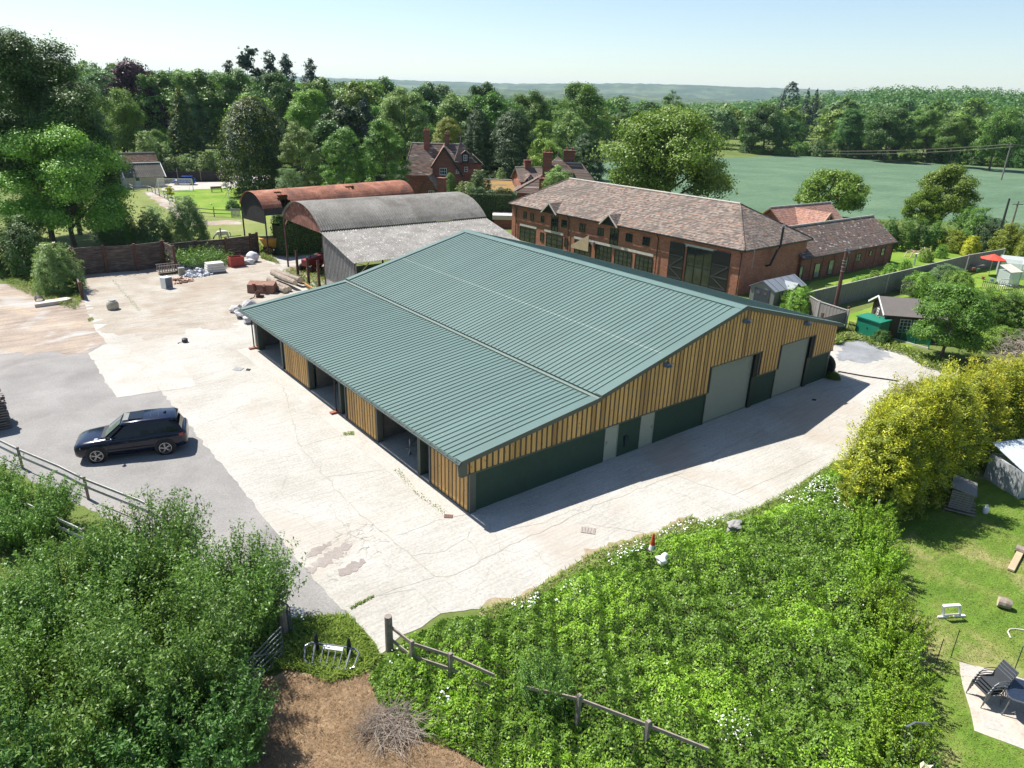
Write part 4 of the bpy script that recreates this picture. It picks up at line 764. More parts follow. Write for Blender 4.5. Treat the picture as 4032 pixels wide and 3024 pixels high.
# garage block at the paddock's far side
gA = G(502, 742); gB = G(650, 735); ge = (gB-gA)[:2]; gL = float(np.linalg.norm(ge)); ge /= gL; FGa = frame_fn(gA[0], gA[1], math.atan2(ge[1], ge[0]))
gr = thing('painted_outhouse', 'pale rendered outhouse with corrugated roof edged in white', 'outhouse', gA)
ze = onwall(500, 698, gA, ge)[1]; walls(gr, FGa, gL, 4.6, ze, M('cream_render', (.42, .38, .33), var=.1)); zr3 = ze+2.0
corr_plane(gr, lambda a, b, z: FGa(a-.25, b, z), gL+.5, -.3, ze-.1, 2.3, zr3, m_corr('dark_corrugated', [(.3, (.07, .065, .055)), (.7, (.12, .11, .095))]), 'roof', .3, .04); corr_plane(gr, lambda a, b, z: FGa(a-.25, b, z), gL+.5, 4.9, ze-.1, 2.3, zr3, m_asb, 'roof', .3, .04)
m = MB(); m.bar(FGa(-.3, 2.3, zr3+.08), FGa(gL+.3, 2.3, zr3+.08), .25, .12); m.build('ridge_cap', m_white, gr)
for aa in (-.3, gL+.3): m = MB(); m.bar(FGa(aa, -.35, ze-.12), FGa(aa, 2.3, zr3+.02), .14, .16); m.build('bargeboard', m_white, gr)
for aa in (.05, gL-.05): m = MB(); m.ext([FGa(aa, 0, ze-.05), FGa(aa, 4.6, ze-.05), FGa(aa, 2.3, zr3-.15)], Vector(FGa(.08, 0, 0))-Vector(FGa(0, 0, 0))); m.build('gable', m_bk2, gr)
aw = onwall(543, 715, gA, ge)[0]; m = MB(); fbox(m, FGa, aw-.45, aw+.45, -.05, 0, .05, 2.0); dr = m.build('door', M('pale_blue_door', (.45, .52, .55)), gr); window(dr, FGa, aw, 1.5, .6, .6, -.05, 1, 1)
gC = gA[:2]+np.array([-ge[1], ge[0]])*5.2-ge*1.2; Fk = frame_fn(gC[0], gC[1], math.atan2(ge[1], ge[0])); ol = thing('old_tiled_shed', 'old shed with rust brown tiled roof behind the pale outhouse', 'shed', (*gC, 0))
walls(ol, Fk, 8, 4, 3.0, m_bk2); hiproof(ol, Fk, 8, 4, 3.0, 5.2, 0, 0, m_tiles('rusty_tiles', [(0, (.14, .085, .06)), (.5, (.22, .13, .085)), (.8, (.27, .17, .11))]), .2, g=m_bk2)
q = G(407, 735); fk2 = frame_fn(q[0], q[1], math.atan2(ge[1], ge[0])); dsh = thing('dark_lean_to', 'dark low shed left of the pale outhouse', 'shed', q); walls(dsh, fk2, 3.4, 3, 2.3, m_tin); m = MB(); m.slab([fk2(-.1, -.1, 2.3), fk2(3.5, -.1, 2.3), fk2(3.5, 3.1, 2.5), fk2(-.1, 3.1, 2.5)], .08); m.build('roof', m_asb, dsh)
# walled house glimpsed between the trees
P8, F8, th8 = VF(1105, 175); h5 = thing('distant_house', 'grey roofed house glimpsed between the trees behind the rusty barn', 'house', (P8[0], P8[1], 0))
Fz = lambda a, b, z: F8(a-3, b, z); ze = zat(1105, 505, 175); walls(h5, Fz, 7, 6, ze, m_bk2); hiproof(h5, Fz, 7, 6, ze, zat(1105, 476, 178), 0, 0, m_tl2, .3, g=m_bk2)
# ------------------------------------------------------------------ foliage
def quads(name, cen, nrm, size, mat, asp=.55, rg=None, up=None, parent=None, loc=None):
    n = len(cen); rg = rg or np.random.RandomState(1); nrm = nrm/np.maximum(1e-6, np.linalg.norm(nrm, axis=1))[:, None]
    t = rg.normal(size=(n, 3)) if up is None else up+rg.normal(size=(n, 3))*.35
    t -= nrm*(t*nrm).sum(1)[:, None]; t /= np.maximum(1e-6, np.linalg.norm(t, axis=1))[:, None]; b = np.cross(nrm, t)
    s = np.asarray(size)[:, None] if np.ndim(size) else np.full((n, 1), size)
    V = np.empty((n, 4, 3)); V[:, 0] = cen-t*s*.5; V[:, 1] = cen+b*s*asp*.5+t*s*.05+nrm*s*.08; V[:, 2] = cen+t*s*.5; V[:, 3] = cen-b*s*asp*.5+t*s*.05+nrm*s*.08
    me = bpy.data.meshes.new(name); me.vertices.add(4*n); me.vertices.foreach_set('co', V.reshape(-1)); me.loops.add(4*n); me.loops.foreach_set('vertex_index', np.arange(4*n, dtype=np.int32))
    me.polygons.add(n); me.polygons.foreach_set('loop_start', np.arange(n, dtype=np.int32)*4); me.polygons.foreach_set('loop_total', np.full(n, 4, dtype=np.int32)); me.update(calc_edges=True)
    me.materials.append(mat); o = bpy.data.objects.new(name, me)
    if loc is not None: o.location = [float(k) for k in loc]
    if parent is not False: C.objects.link(o)
    if parent: o.parent = parent
    return o
def sph(rg, n): v = rg.normal(size=(n, 3)); return v/np.linalg.norm(v, axis=1)[:, None]
def crown_pts(kind, nc, nl, seed, asp=1.0):
    """clump centres and leaf points of a crown in a unit box (x,y -0.5..0.5, z 0..1)"""
    rg = np.random.RandomState(seed)
    if kind in ('broad', 'spread', 'loose', 'tall'):
        z0, rz = {'broad': (.51, .49), 'spread': (.54, .45), 'loose': (.52, .48), 'tall': (.51, .49)}[kind]
        L = [(0, 0, z0, .27, .27, rz*.7)]; k = {'broad': 46, 'spread': 54, 'loose': 40, 'tall': 40}[kind]
        for i in range(k):
            d = sph(rg, 1)[0]; d[2] = d[2] if d[2] > -.8 else -d[2]; r = rg.uniform(.075, .15); rq = rg.uniform(.82, 1.06)
            L.append((d[0]*(.5-r)*rq, d[1]*(.5-r)*rq, z0+d[2]*(rz-r*.9)*rq, r, r, r*.8/max(1, asp)**.6))
        L = np.array(L); w = L[:, 3]*L[:, 5]; w[0] *= .5; idx = rg.choice(len(L), nc, p=w/w.sum()); d = sph(rg, nc); d[:, 2] = np.where(d[:, 2] < -.35, -d[:, 2], d[:, 2])
        rad = rg.uniform(.62 if kind != 'loose' else .45, 1.04, nc)[:, None]; cc = L[idx, :3]+d*L[idx, 3:]*rad; od = d*1.1+(cc-np.array([0, 0, z0]))*.7
        cr = {'broad': .032, 'spread': .028, 'loose': .026, 'tall': .034}[kind]
    elif kind in ('cone', 'fir'):
        z = 1-rg.rand(nc)**.62; a = rg.rand(nc)*6.283; prof = (.5*(1-z)**.75 if kind == 'cone' else 0.5*(1-z)**.62*(.72+.28*np.sin(z*42)))
        r = prof*rg.uniform(.72, 1.05, nc)*(1+.12*np.sin(a*5+z*9)); cc = np.stack([r*np.cos(a), r*np.sin(a), .03+z*.95], 1); od = np.stack([np.cos(a), np.sin(a), np.full(nc, .5)], 1); cr = .02 if kind == 'cone' else .024
    elif kind == 'yew':
        z = rg.rand(nc); a = rg.rand(nc)*6.283; prof = .5*np.sqrt(np.clip(1-((z-.4)/.6)**2, 0, 1))*(1+.13*np.sin(a*4+3*z)+.07*np.sin(a*9)); r = prof*rg.uniform(.7, 1.05, nc); cc = np.stack([r*np.cos(a), r*np.sin(a), .02+z*.97], 1); od = np.stack([np.cos(a), np.sin(a), z], 1); cr = .028
    elif kind == 'pine':
        cs = rg.uniform([-.35, -.35, .45], [.35, .35, .97], (14, 3)); cs[:5, :2] *= .4; cs[:5, 2] = rg.uniform(.8, .98, 5); idx = rg.randint(0, 14, nc); cc = cs[idx]+rg.normal(size=(nc, 3))*[.07, .07, .022]; od = sph(rg, nc)+[0, 0, .6]; cr = .018
    elif kind == 'weep':
        a = rg.rand(nc)*6.283; z = rg.rand(nc)**.8; r = .5*np.sin(np.clip(z*1.15+.35, 0, 1.5)*2)*rg.uniform(.5, 1.05, nc); cc = np.stack([r*np.cos(a), r*np.sin(a), .12+z*.86], 1); od = np.stack([np.cos(a), np.sin(a), np.full(nc, .2)], 1); cr = .03
    else:                                                      # bush: dome to the ground
        d = sph(rg, nc); d[:, 2] = abs(d[:, 2]); a = np.arctan2(d[:, 1], d[:, 0]); rr = rg.uniform(.78, 1.04, nc)*(1+.13*np.sin(a*3+seed)+.1*np.sin(a*7+d[:, 2]*6)+.07*np.sin(a*13+d[:, 2]*11)); cc = np.stack([d[:, 0]*.47*rr, d[:, 1]*.47*rr, .06+d[:, 2]*.88*rr], 1); od = d; cr = .027
    idx = np.repeat(np.arange(nc), nl); st = np.array([1, 1, .75 if kind != 'weep' else 2.2])
    st = st*[1, 1, 1/asp]; od = od/np.linalg.norm(od, axis=1)[:, None]; cn = od+sph(rg, nc)*.45
    p = cc[idx]+rg.normal(size=(nc*nl, 3))*cr*st; nn = cn[idx]+sph(rg, nc*nl)*.55+np.array([0, 0, .2]); p[:, 2] = np.clip(p[:, 2], .01, 1.01); p = p*[1, 1, asp]
    return p, nn, rg
PROTO = {}
ASP = (.6, .85, 1.15, 1.6, 2.2, 3.0)
def proto(kind, res, seed, asp):
    key = (kind, res, seed, asp)
    if key not in PROTO:
        nc, nl, sz = {'fine': (1900, 46, .0155), 'near': (1000, 34, .024), 'mid': (620, 18, .036), 'low': (300, 11, .06)}[res]; k_ = asp**.5; nc = int(nc*k_)
        if kind in ('pine', 'loose'): nc = int(nc*.6)
        p, nn, rg = crown_pts(kind, nc, nl, seed, asp); o = quads('crown', p, nn, sz*rg.uniform(.6, 1.45, len(p)), M_LEAF['mid'], .62, rg, parent=False)
        m = MB(); rr = random.Random(seed); th = .022; m.tube([(0, 0, -.02), (.01, 0, .2), (-.01, .01, .45), (0, 0, .85)], [th, th*.8, th*.55, th*.12], 7)
        if kind not in ('cone', 'fir', 'yew'):
            for i in range(9):
                a = rr.uniform(0, 6.28); z = rr.uniform(.2, .6); r = rr.uniform(.2, .38); m.tube([(0, 0, z), (r*.5*math.cos(a), r*.5*math.sin(a), z+.12), (r*math.cos(a), r*math.sin(a), z+rr.uniform(.15, .34))], [th*.5, th*.32, th*.1], 5)
        m.v = [(a, b, c_*asp) for a, b, c_ in m.v]; t = m.build('trunk', m_bark, None, True); C.objects.unlink(t); PROTO[key] = (o.data, t.data)
    return PROTO[key]
m_bark = M('bark', (.10, .08, .06), var=.35, scale=6, bmp=.6)
M_LEAF = {
 'mid': m_leaf('leaf_mid', (.08, .175, .024), (.17, .305, .045), .32), 'dark': m_leaf('leaf_dark', (.045, .115, .02), (.10, .205, .036), .3), 'lime': m_leaf('leaf_lime', (.12, .25, .03), (.28, .46, .06), .28),
 'pale': m_leaf('leaf_pale', (.16, .26, .06), (.29, .41, .12), .32), 'copper': m_leaf('leaf_copper', (.045, .022, .032), (.12, .055, .06), .2, .02), 'fir': m_leaf('leaf_fir', (.018, .045, .026), (.05, .095, .05), .12),
 'yew': m_leaf('leaf_yew', (.025, .06, .018), (.065, .125, .028), .18), 'gold': m_leaf('leaf_gold', (.30, .35, .02), (.62, .60, .05), .3, .02), 'gtip': m_leaf('leaf_green_gold', (.10, .15, .014), (.30, .33, .03), .25, .02), 'oak': m_leaf('leaf_oak', (.10, .18, .018), (.22, .34, .04), .28),
 'cream': m_leaf('leaf_cream', (.45, .47, .26), (.70, .70, .48), .3, .01), 'grey': m_leaf('leaf_grey', (.10, .19, .06), (.22, .34, .12), .3), 'willow': m_leaf('leaf_willow', (.08, .18, .026), (.20, .36, .065), .34, .02, .42), 'bramble': m_leaf('leaf_bramble', (.11, .24, .026), (.22, .40, .048), .34, .02, .45), 'privet': m_leaf('leaf_privet', (.15, .29, .015), (.30, .47, .04), .3, .02, .45)}
tcount = 0
def tree(label, name, kind, mat, cx, ytop, wpx, d=None, base=None, group=None, cat='tree', res='mid', zlow=0, rz=None, hscale=1):
    global tcount; tcount += 1
    if base: q = G(*base); d = float(np.hypot(q[0]-CAM[0], q[1]-CAM[1]))
    P = D(cx, ytop, d); g0 = float(terr(P[0], P[1])); H = max(.4, (P[2]-g0))*hscale; W = max(wpx*float((P-CAM)@_f)/FPX, H*{'broad': .66, 'spread': .8, 'tall': .5, 'loose': .5, 'weep': .42, 'cone': .3, 'fir': .5, 'pine': .42, 'yew': .42}.get(kind, .3)*(1 if cat == 'tree' else .3))
    return tree_at(label, name, kind, mat, P[0], P[1], g0, W, H, group, cat, res, rz)
def tree_at(label, name, kind, mat, x, y, z, W, H, group=None, cat='tree', res='mid', rz=None, seed=None):
    rr = random.Random(int(x*31+y*17)); seed = seed or rr.choice((1, 2, 3)); asp = min(ASP, key=lambda a: abs(math.log(a*W/H))); cm, tm = proto(kind, res, seed, asp)
    e = thing(name, label, cat, (x, y, z), rr.uniform(0, 6.28) if rz is None else rz, group); e.scale = (W, W, H/asp)
    e['_a'] = asp
    for nm, me, mt in (('crown', cm, M_LEAF[mat]), ('trunk', tm, m_bark)):
        o = bpy.data.objects.new(nm, me); C.objects.link(o); o.parent = e; o.material_slots[0].link = 'OBJECT'; o.material_slots[0].material = mt
    return e
TREES = [  # label, name, kind, colour, centre x, top y, width, distance, resolution
 ('huge dark green tree rising highest at the far left edge', 'lime_tree', 'broad', 'dark', 20, 55, 420, 92, 'fine'),
 ('dark tree with a shoulder of foliage right of the tallest tree', 'lime_tree', 'broad', 'dark', 175, 205, 260, 98, 'fine'),
 ('grey green tree behind the shoulder of the tallest dark tree', 'willow_tree', 'tall', 'grey', 300, 300, 110, 150, 'mid'),
 ('bright lime green tree standing left of its taller lime twin', 'maple_tree', 'tall', 'lime', 315, 335, 165, 160, 'near'),
 ('bright lime green pointed tree in front of the copper beech', 'maple_tree', 'tall', 'lime', 460, 335, 185, 163, 'near'),
 ('large dark purple copper beech dome', 'copper_beech', 'broad', 'copper', 505, 230, 290, 195, 'near'),
 ('feathery grey tree showing above the left of the copper beech', 'ash_tree', 'loose', 'grey', 375, 222, 120, 190, 'mid'),
 ('narrow dark conifer with brown green tips beside the copper beech', 'cypress_tree', 'cone', 'yew', 700, 340, 170, 160, 'near'),
 ('round green tree showing between the copper beech and the skyline gap', 'oak_tree', 'broad', 'mid', 615, 262, 130, 190, 'mid'),
 ('thin pale tree poking over the round tree right of the copper beech', 'ash_tree', 'loose', 'grey', 690, 248, 70, 205, 'mid'),
 ('grey weeping tree right of the narrow dark conifer', 'willow_tree', 'tall', 'grey', 745, 335, 130, 182, 'near'),
 ('mid green tree with flat top on the skyline left of the pine', 'oak_tree', 'broad', 'mid', 760, 255, 160, 185, 'mid'),
 ('small dark fir on the skyline left of the leggy pine', 'fir_tree', 'fir', 'fir', 898, 226, 60, 205, 'mid'),
 ('leggy pine with sparse flat tufts against the sky', 'pine_tree', 'pine', 'fir', 965, 187, 75, 200, 'mid'),
 ('tallest dark fir of the skyline group', 'fir_tree', 'fir', 'fir', 1055, 190, 95, 200, 'mid'),
 ('dark fir second from the left in the skyline group', 'fir_tree', 'fir', 'fir', 1120, 205, 90, 205, 'mid'),
 ('ragged dark fir at the right end of the skyline group', 'fir_tree', 'fir', 'fir', 1217, 222, 95, 205, 'mid'),
 ('broad rounded green tree filling the skyline below the leggy pine', 'oak_tree', 'broad', 'mid', 920, 255, 200, 185, 'near'),
 ('broad dark rounded tree below the skyline firs', 'oak_tree', 'broad', 'dark', 1080, 270, 210, 170, 'near'),
 ('lime green tree peeping over the big golden tipped cypress', 'lime_tree', 'broad', 'lime', 985, 352, 190, 140, 'mid'),
 ('bright lime green tall tree right of the big golden tipped cypress', 'lime_tree', 'tall', 'lime', 1210, 320, 170, 145, 'near'),
 ('mid green tree behind the bright lime tall tree', 'oak_tree', 'broad', 'mid', 1255, 288, 130, 175, 'mid'),
 ('green rounded tree on the skyline left of the centre', 'oak_tree', 'broad', 'oak', 1400, 305, 200, 175, 'mid'),
 ('dark tree behind the left poplar', 'holm_oak', 'broad', 'yew', 1345, 375, 130, 140, 'mid'),
 ('dark weeping spruce between the two pale crowned trees', 'spruce_tree', 'fir', 'fir', 1430, 375, 95, 142, 'near'),
 ('wide pale green crowned tree left of the farmhouse chimneys', 'chestnut_tree', 'broad', 'pale', 1588, 330, 225, 148, 'near'),
 ('dark green skyline tree behind the wide pale crowned tree', 'oak_tree', 'broad', 'dark', 1500, 288, 100, 215, 'mid'),
 ('skyline tree right of the wide pale crowned tree', 'oak_tree', 'broad', 'dark', 1680, 310, 100, 220, 'mid'),
 ('grey green skyline tree above the farmhouse', 'oak_tree', 'broad', 'grey', 1752, 320, 95, 225, 'mid'),
 ('knobbly dark skyline tree next to the distant blue hills', 'oak_tree', 'broad', 'dark', 1905, 310, 120, 230, 'mid'),
 ('light green tree above the golden yew row', 'ash_tree', 'broad', 'pale', 1790, 355, 120, 185, 'mid'),
 ('rounded mid green tree left of the tall grey green poplar', 'oak_tree', 'broad', 'mid', 1925, 348, 150, 185, 'mid'),
 ('airy birch with drooping twigs right of the golden tipped cypress', 'birch_tree', 'loose', 'pale', 1168, 455, 130, 112, 'near'),
 ('dark bushy tree filling the gap right of the birch', 'holly_tree', 'broad', 'dark', 1290, 455, 170, 118, 'mid'),
 ('left poplar with glossy loose leaves behind the arched barns', 'poplar_tree', 'loose', 'willow', 1340, 470, 210, 100, 'near'),
 ('right poplar with bare dead branches beside the farmhouse', 'poplar_tree', 'loose', 'willow', 1510, 440, 180, 104, 'near'),
 ('golden green yew behind the farmhouse chimney', 'yew_tree', 'yew', 'gtip', 1765, 462, 140, 140, 'near'),
 ('dark yew directly right of the farmhouse turret', 'yew_tree', 'yew', 'yew', 1880, 430, 130, 138, 'near'),
 ('wide dark yew behind the red brick cottage', 'yew_tree', 'yew', 'yew', 2020, 440, 200, 136, 'near'),
 ('light green tree with a bare crown behind the dark yews', 'ash_tree', 'loose', 'lime', 2138, 448, 110, 150, 'mid'),
 ('small lime green tree above the second farmhouse chimney', 'maple_tree', 'broad', 'lime', 2150, 532, 100, 128, 'mid'),
 ('green tree left of the dome shaped brown yew', 'ash_tree', 'broad', 'pale', 2255, 428, 90, 165, 'mid'),
 ('brown green dome shaped yew left of the spreading oak', 'yew_tree', 'yew', 'yew', 2315, 525, 150, 118, 'near'),
 ('tall grey green poplar standing highest in the middle of the wood', 'poplar_tree', 'tall', 'mid', 2300, 305, 240, 190, 'near'),
 ('rounded tree just left of the tall grey green poplar', 'oak_tree', 'broad', 'mid', 2090, 342, 190, 180, 'near'),
 ('great spreading oak with open branches behind the brick barn', 'oak_tree', 'spread', 'oak', 2665, 405, 590, 105, 'fine'),
 ('sparse feathery tree on the skyline above the spreading oak', 'ash_tree', 'loose', 'grey', 2655, 340, 100, 260, 'mid'),
 ('dark domed conifer standing out on the skyline right of centre', 'sequoia_tree', 'yew', 'fir', 3122, 322, 52, 420, 'low'),
 ('left one of two small pointed conifers on the right skyline', 'fir_tree', 'cone', 'fir', 3186, 343, 24, 440, 'low'),
 ('right one of two small pointed conifers on the right skyline', 'fir_tree', 'cone', 'fir', 3220, 343, 16, 440, 'low'),
 ('big dark oak at the left end of the far field edge', 'oak_tree', 'broad', 'dark', 3030, 410, 200, 285, 'near'),
 ('rounded oak on the far field edge just left of the darkest oak', 'oak_tree', 'broad', 'dark', 3375, 420, 140, 290, 'near'),
 ('darkest rounded oak in the middle of the far field edge', 'oak_tree', 'broad', 'dark', 3525, 415, 190, 280, 'near'),
 ('oak on the far field edge right of the darkest oak', 'oak_tree', 'broad', 'mid', 3675, 420, 125, 290, 'near'),
 ('oak at the corner of the far field above the telegraph wires', 'oak_tree', 'broad', 'mid', 3790, 440, 150, 275, 'near'),
 ('big oak at the right edge beyond the far field', 'oak_tree', 'broad', 'mid', 3960, 425, 200, 270, 'near'),
]
for (lb, nm, kd, mt, cx, yt, wp, d, rs) in TREES: tree(lb, nm, kd, mt, cx, yt, wp, d, res=rs)
TB = [  # trees and shrubs given by the point where they stand
 ('bright green feathery tree leaning over the sleeper wall at left', 'ash_tree', 'broad', 'lime', 195, 458, 540, (262, 1012), 'fine', 'tree'),
 ('dark green bush mass below the bright feathery tree', 'laurel_bush', 'bush', 'dark', 60, 850, 240, (60, 1080), 'near', 'bush'),
 ('elder bush with cream flower heads at the end of the sleeper wall', 'elder_bush', 'bush', 'pale', 195, 960, 180, (210, 1150), 'near', 'bush'),
 ('thin leafed shrub behind the sleeper wall beside the bright tree', 'elder_bush', 'bush', 'mid', 455, 800, 120, (460, 960), 'near', 'bush'),
 ('spiky dark shrub left in the row behind the sleeper wall', 'hawthorn_bush', 'bush', 'grey', 415, 785, 110, (420, 965), 'near', 'bush'),
 ('half bare shrub with grey twigs behind the sleeper wall', 'hawthorn_bush', 'bush', 'grey', 590, 815, 130, (600, 955), 'mid', 'bush'),
 ('bushy pale leaved hawthorn behind the sleeper wall', 'hawthorn_bush', 'bush', 'grey', 725, 775, 150, (735, 955), 'near', 'bush'),
 ('huge rounded cypress with golden tips beside the rusty barn', 'cypress_tree', 'yew', 'yew', 985, 385, 260, (1000, 775), 'near', 'tree'),
 ('round tree alone in the crop field behind the cart lodge', 'hawthorn_tree', 'spread', 'oak', 3290, 665, 310, (3290, 868), 'near', 'tree'),
 ('irregular tall tree with a bare patch at the crop field edge', 'maple_tree', 'tall', 'oak', 3760, 640, 250, (3740, 925), 'near', 'tree'),
 ('lower leafy shoulder left of the irregular tall tree', 'maple_tree', 'broad', 'oak', 3660, 750, 170, (3660, 925), 'near', 'tree'),
 ('rounded green tree beside the dark roofed garden house', 'hazel_tree', 'broad', 'mid', 3785, 1112, 320, (3790, 1430), 'near', 'tree'),
 ('grey green rounded shrub in the middle of the garden', 'viburnum_bush', 'bush', 'grey', 3740, 1045, 150, (3740, 1130), 'near', 'bush'),
 ('small dark shrub beside the green tank', 'ivy_bush', 'bush', 'dark', 3480, 1300, 75, (3480, 1355), 'near', 'bush'),
 ('leafy climber covering the left end of the garden fence', 'ivy_bush', 'bush', 'lime', 3155, 1128, 130, (3160, 1240), 'near', 'bush'),
 ('yellow variegated shrub above the tall garden fence', 'euonymus_bush', 'bush', 'gold', 3835, 930, 70, (3830, 1010), 'near', 'bush'),
 ('young yellow green tree in the paddock beside the goal', 'acacia_tree', 'broad', 'gold', 664, 733, 42, (664, 778), 'mid', 'tree'),
 ('small round clipped bush by the garden gate', 'box_bush', 'bush', 'dark', 914, 787, 58, (914, 826), 'mid', 'bush'),
 ('white flowering shrub in front of the farmhouse', 'hydrangea_bush', 'bush', 'pale', 1835, 718, 100, None, 'near', 'bush'),
 ('dark round bush beside the farmhouse front chimney', 'laurel_bush', 'yew', 'mid', 1772, 680, 55, None, 'near', 'bush'),
 ('grey green rounded shrub right of the white flowering shrub', 'lilac_bush', 'bush', 'dark', 1890, 672, 110, None, 'near', 'bush'),
 ('pale flowering shrub behind the low brick range', 'elder_bush', 'bush', 'pale', 1972, 663, 60, None, 'mid', 'bush'),
 ('glossy leafed shrub in front of the birch behind the rusty barn', 'magnolia_bush', 'bush', 'grey', 1130, 668, 150, None, 'near', 'bush'),
 ('climbing shrub growing over the second farmhouse roof', 'climbing_shrub', 'loose', 'pale', 2205, 640, 170, None, 'near', 'bush'),
 ('conifer hedge clump behind the paddock right of the garage', 'holly_tree', 'broad', 'mid', 600, 505, 150, None, 'near', 'tree'),
]
for (lb, nm, kd, mt, cx, yt, wp, ba, rs, ct_) in TB:
    dd = {1835: 108, 1772: 112, 1890: 112, 1972: 124, 1130: 88, 2205: 96, 600: 158}.get(cx)
    tree(lb, nm, kd, mt, cx, yt, wp, dd, ba, res=rs, cat=ct_)
# golden tips on the big cypress
def tips(par, mat, n, s, seed, kind='yew', zmin=.3, name='golden_tips'):
    a_ = par.dimensions.z if 0 else (par.get('_a') or 1.0); p, nn, rg = crown_pts(kind, n, 6, seed, a_); p = p*[1.04, 1.04, 1.01]; k = p[:, 2] > zmin*a_; p, nn = p[k], nn[k]; u = nn*.6+np.array([0, 0, .8])
    o = quads(name, p, nn, s*rg.uniform(.7, 1.5, len(p)), mat, .35, rg, up=u); o.parent = par; return o
for o in list(C.objects):
    if o.get('label') == 'huge rounded cypress with golden tips beside the rusty barn': tips(o, M_LEAF['gtip'], 1500, .03, 2, zmin=.12)
    if o.get('label', '').startswith('narrow dark conifer'): tips(o, M_LEAF['gtip'], 700, .05, 1, 'cone', .3)
    if 'flower' in o.get('label', '') and o.type == 'EMPTY': tips(o, M_LEAF['cream'], 90, .045, 4, 'bush', .35, 'blossom')
# pale flowering bushes behind the paddock drive
for i, (cx, yt, wp, lb) in enumerate([(570, 520, 110, 'cream flowering shrub below the copper beech'), (640, 560, 90, 'cream flowering shrub at the foot of the narrow conifer'), (665, 610, 90, 'rambling pale shrub over the fence left of the blue car'), (735, 608, 100, 'pale golden shrub over the fence above the blue car'), (800, 600, 90, 'pale shrub over the fence right of the blue car'), (845, 590, 70, 'pale shrub on the fence against the golden tipped cypress')]):
    e = tree(lb, 'flowering_shrub', 'bush', 'pale', cx, yt, wp, 153+i % 2*2, res='mid', cat='bush'); tips(e, M_LEAF['cream'], 70, .05, i+1, 'bush', .3, 'blossom')
# back garden hedge of separate conifers and shrubs
for i, (cx, yt, wp, mt) in enumerate([(3460, 865, 70, 'mid'), (3520, 855, 75, 'dark'), (3580, 860, 80, 'mid'), (3640, 865, 80, 'dark'), (3700, 870, 70, 'mid')]):
    tree('leafy hedge shrub in the row at the back of the play lawn', 'laurel_bush', 'bush', mt, cx, yt, wp, base=(cx, 985), group='hedge shrubs behind the play lawn', cat='bush', res='mid')
for i, (cx, yt, wp, mt, lb, by) in enumerate([(3760, 905, 130, 'gtip', 'reddish green shrub left of the yellow variegated shrub', 990), (3850, 820, 170, 'mid', 'tall green shrub behind the yellow variegated shrub', 985), (3920, 860, 150, 'yew', 'dark conifer shrub behind the end of the tall fence', 1000), (4000, 880, 140, 'gtip', 'yellow green conifer above the polytunnel', 1020), (4090, 900, 130, 'gtip', 'yellow green conifer beyond the right picture edge', 1040)]):
    tree(lb, 'garden_conifer', 'bush', mt, cx, yt, wp, base=(cx, by), cat='bush', res='near')
for i, (cx, yt, wp, mt, lb, by) in enumerate([(3640, 1075, 130, 'lime', 'light green shrub behind the garden house roof', 1165), (3900, 1140, 190, 'mid', 'clipped hedge section left, beyond the rounded green tree', 1290), (4010, 1150, 190, 'mid', 'clipped hedge section at the right edge', 1300), (3960, 1290, 150, 'lime', 'low bright shrub right of the rounded green tree', 1385), (4040, 1310, 120, 'mid', 'low shrub at the right edge above the dead hedge', 1390), (3790, 1070, 120, 'lime', 'yellow green shrub left of the polytunnel', 1150), (3285, 1462, 55, 'mid', 'weedy shrub at the foot of the gable corner', 1492)]):
    tree(lb, 'garden_shrub', 'bush', mt, cx, yt, wp, base=(cx, by), cat='bush', res='near')
for x, y, wm in ((3260, 1180, 1.0), (3300, 1160, .9), (3370, 1140, 1.0), (3440, 1115, 1.0), (3500, 1090, 1.1), (3560, 1065, 1.0), (3640, 1030, 1.2), (3700, 1015, 1.2), (3400, 1128, .9)):
    q = G(x, y); tree_at('young yellow green plant growing along the inside of the tall fence', 'garden_plant', 'bush', 'lime', q[0], q[1], 0, wm*1.4, wm*1.3, 'plants along the tall fence', 'plant', 'mid')
# woods
rw = random.Random(11); used = []
W3 = {'left': ('in the wood behind the paddock left of the farmhouse', 'wood behind the paddock'), 'mid': ('in the wood behind the farmhouses', 'wood behind the farmhouses'), 'right': ('in the rising wood beyond the crop field', 'wood beyond the crop field')}
ADJ = {'mid': 'mid green', 'dark': 'dark green', 'oak': 'yellowish green', 'grey': 'greyish green', 'lime': 'light green'}
for d, h0, n in ((164, 10, 24), (184, 15, 30), (212, 16, 34), (248, 15, 32), (300, 14, 34), (345, 15, 40), (400, 15, 44), (470, 16, 46)):
    for i in range(n):
        az = math.radians(-3+86*(i+rw.uniform(.1, .9))/n); a = math.degrees(az); dd = d+rw.uniform(-12, 12)
        if a > 46 and d < 290: continue
        if a > 36 and d < 240: continue
        if d == 164 and (a < 16 or a > 34): continue
        if d == 184 and a < 28: continue
        if d == 212 and a < 8: continue
        x, y = CAM[0]+dd*math.sin(az), CAM[1]+dd*math.cos(az); z = float(terr(x, y)); H = h0+rw.uniform(-2, 3); 
        if a > 45 and d > 390: H += 1
        if a < 27 and d > 170: H += 2.5
        mt = rw.choice(('mid', 'mid', 'dark', 'dark', 'oak', 'grey', 'lime' if a < 45 else 'mid')); s = 'left' if a < 22 else ('mid' if a < 46 else 'right')
        tree_at('%s broadleaf tree %s' % (ADJ[mt], W3[s][0]), 'broadleaf_tree', rw.choice(('broad', 'broad', 'tall')), mt, x, y, z-.5, H*rw.uniform(.8, 1.15), H, W3[s][1]+', '+ADJ[mt], 'tree', 'low' if d > 340 else 'mid')
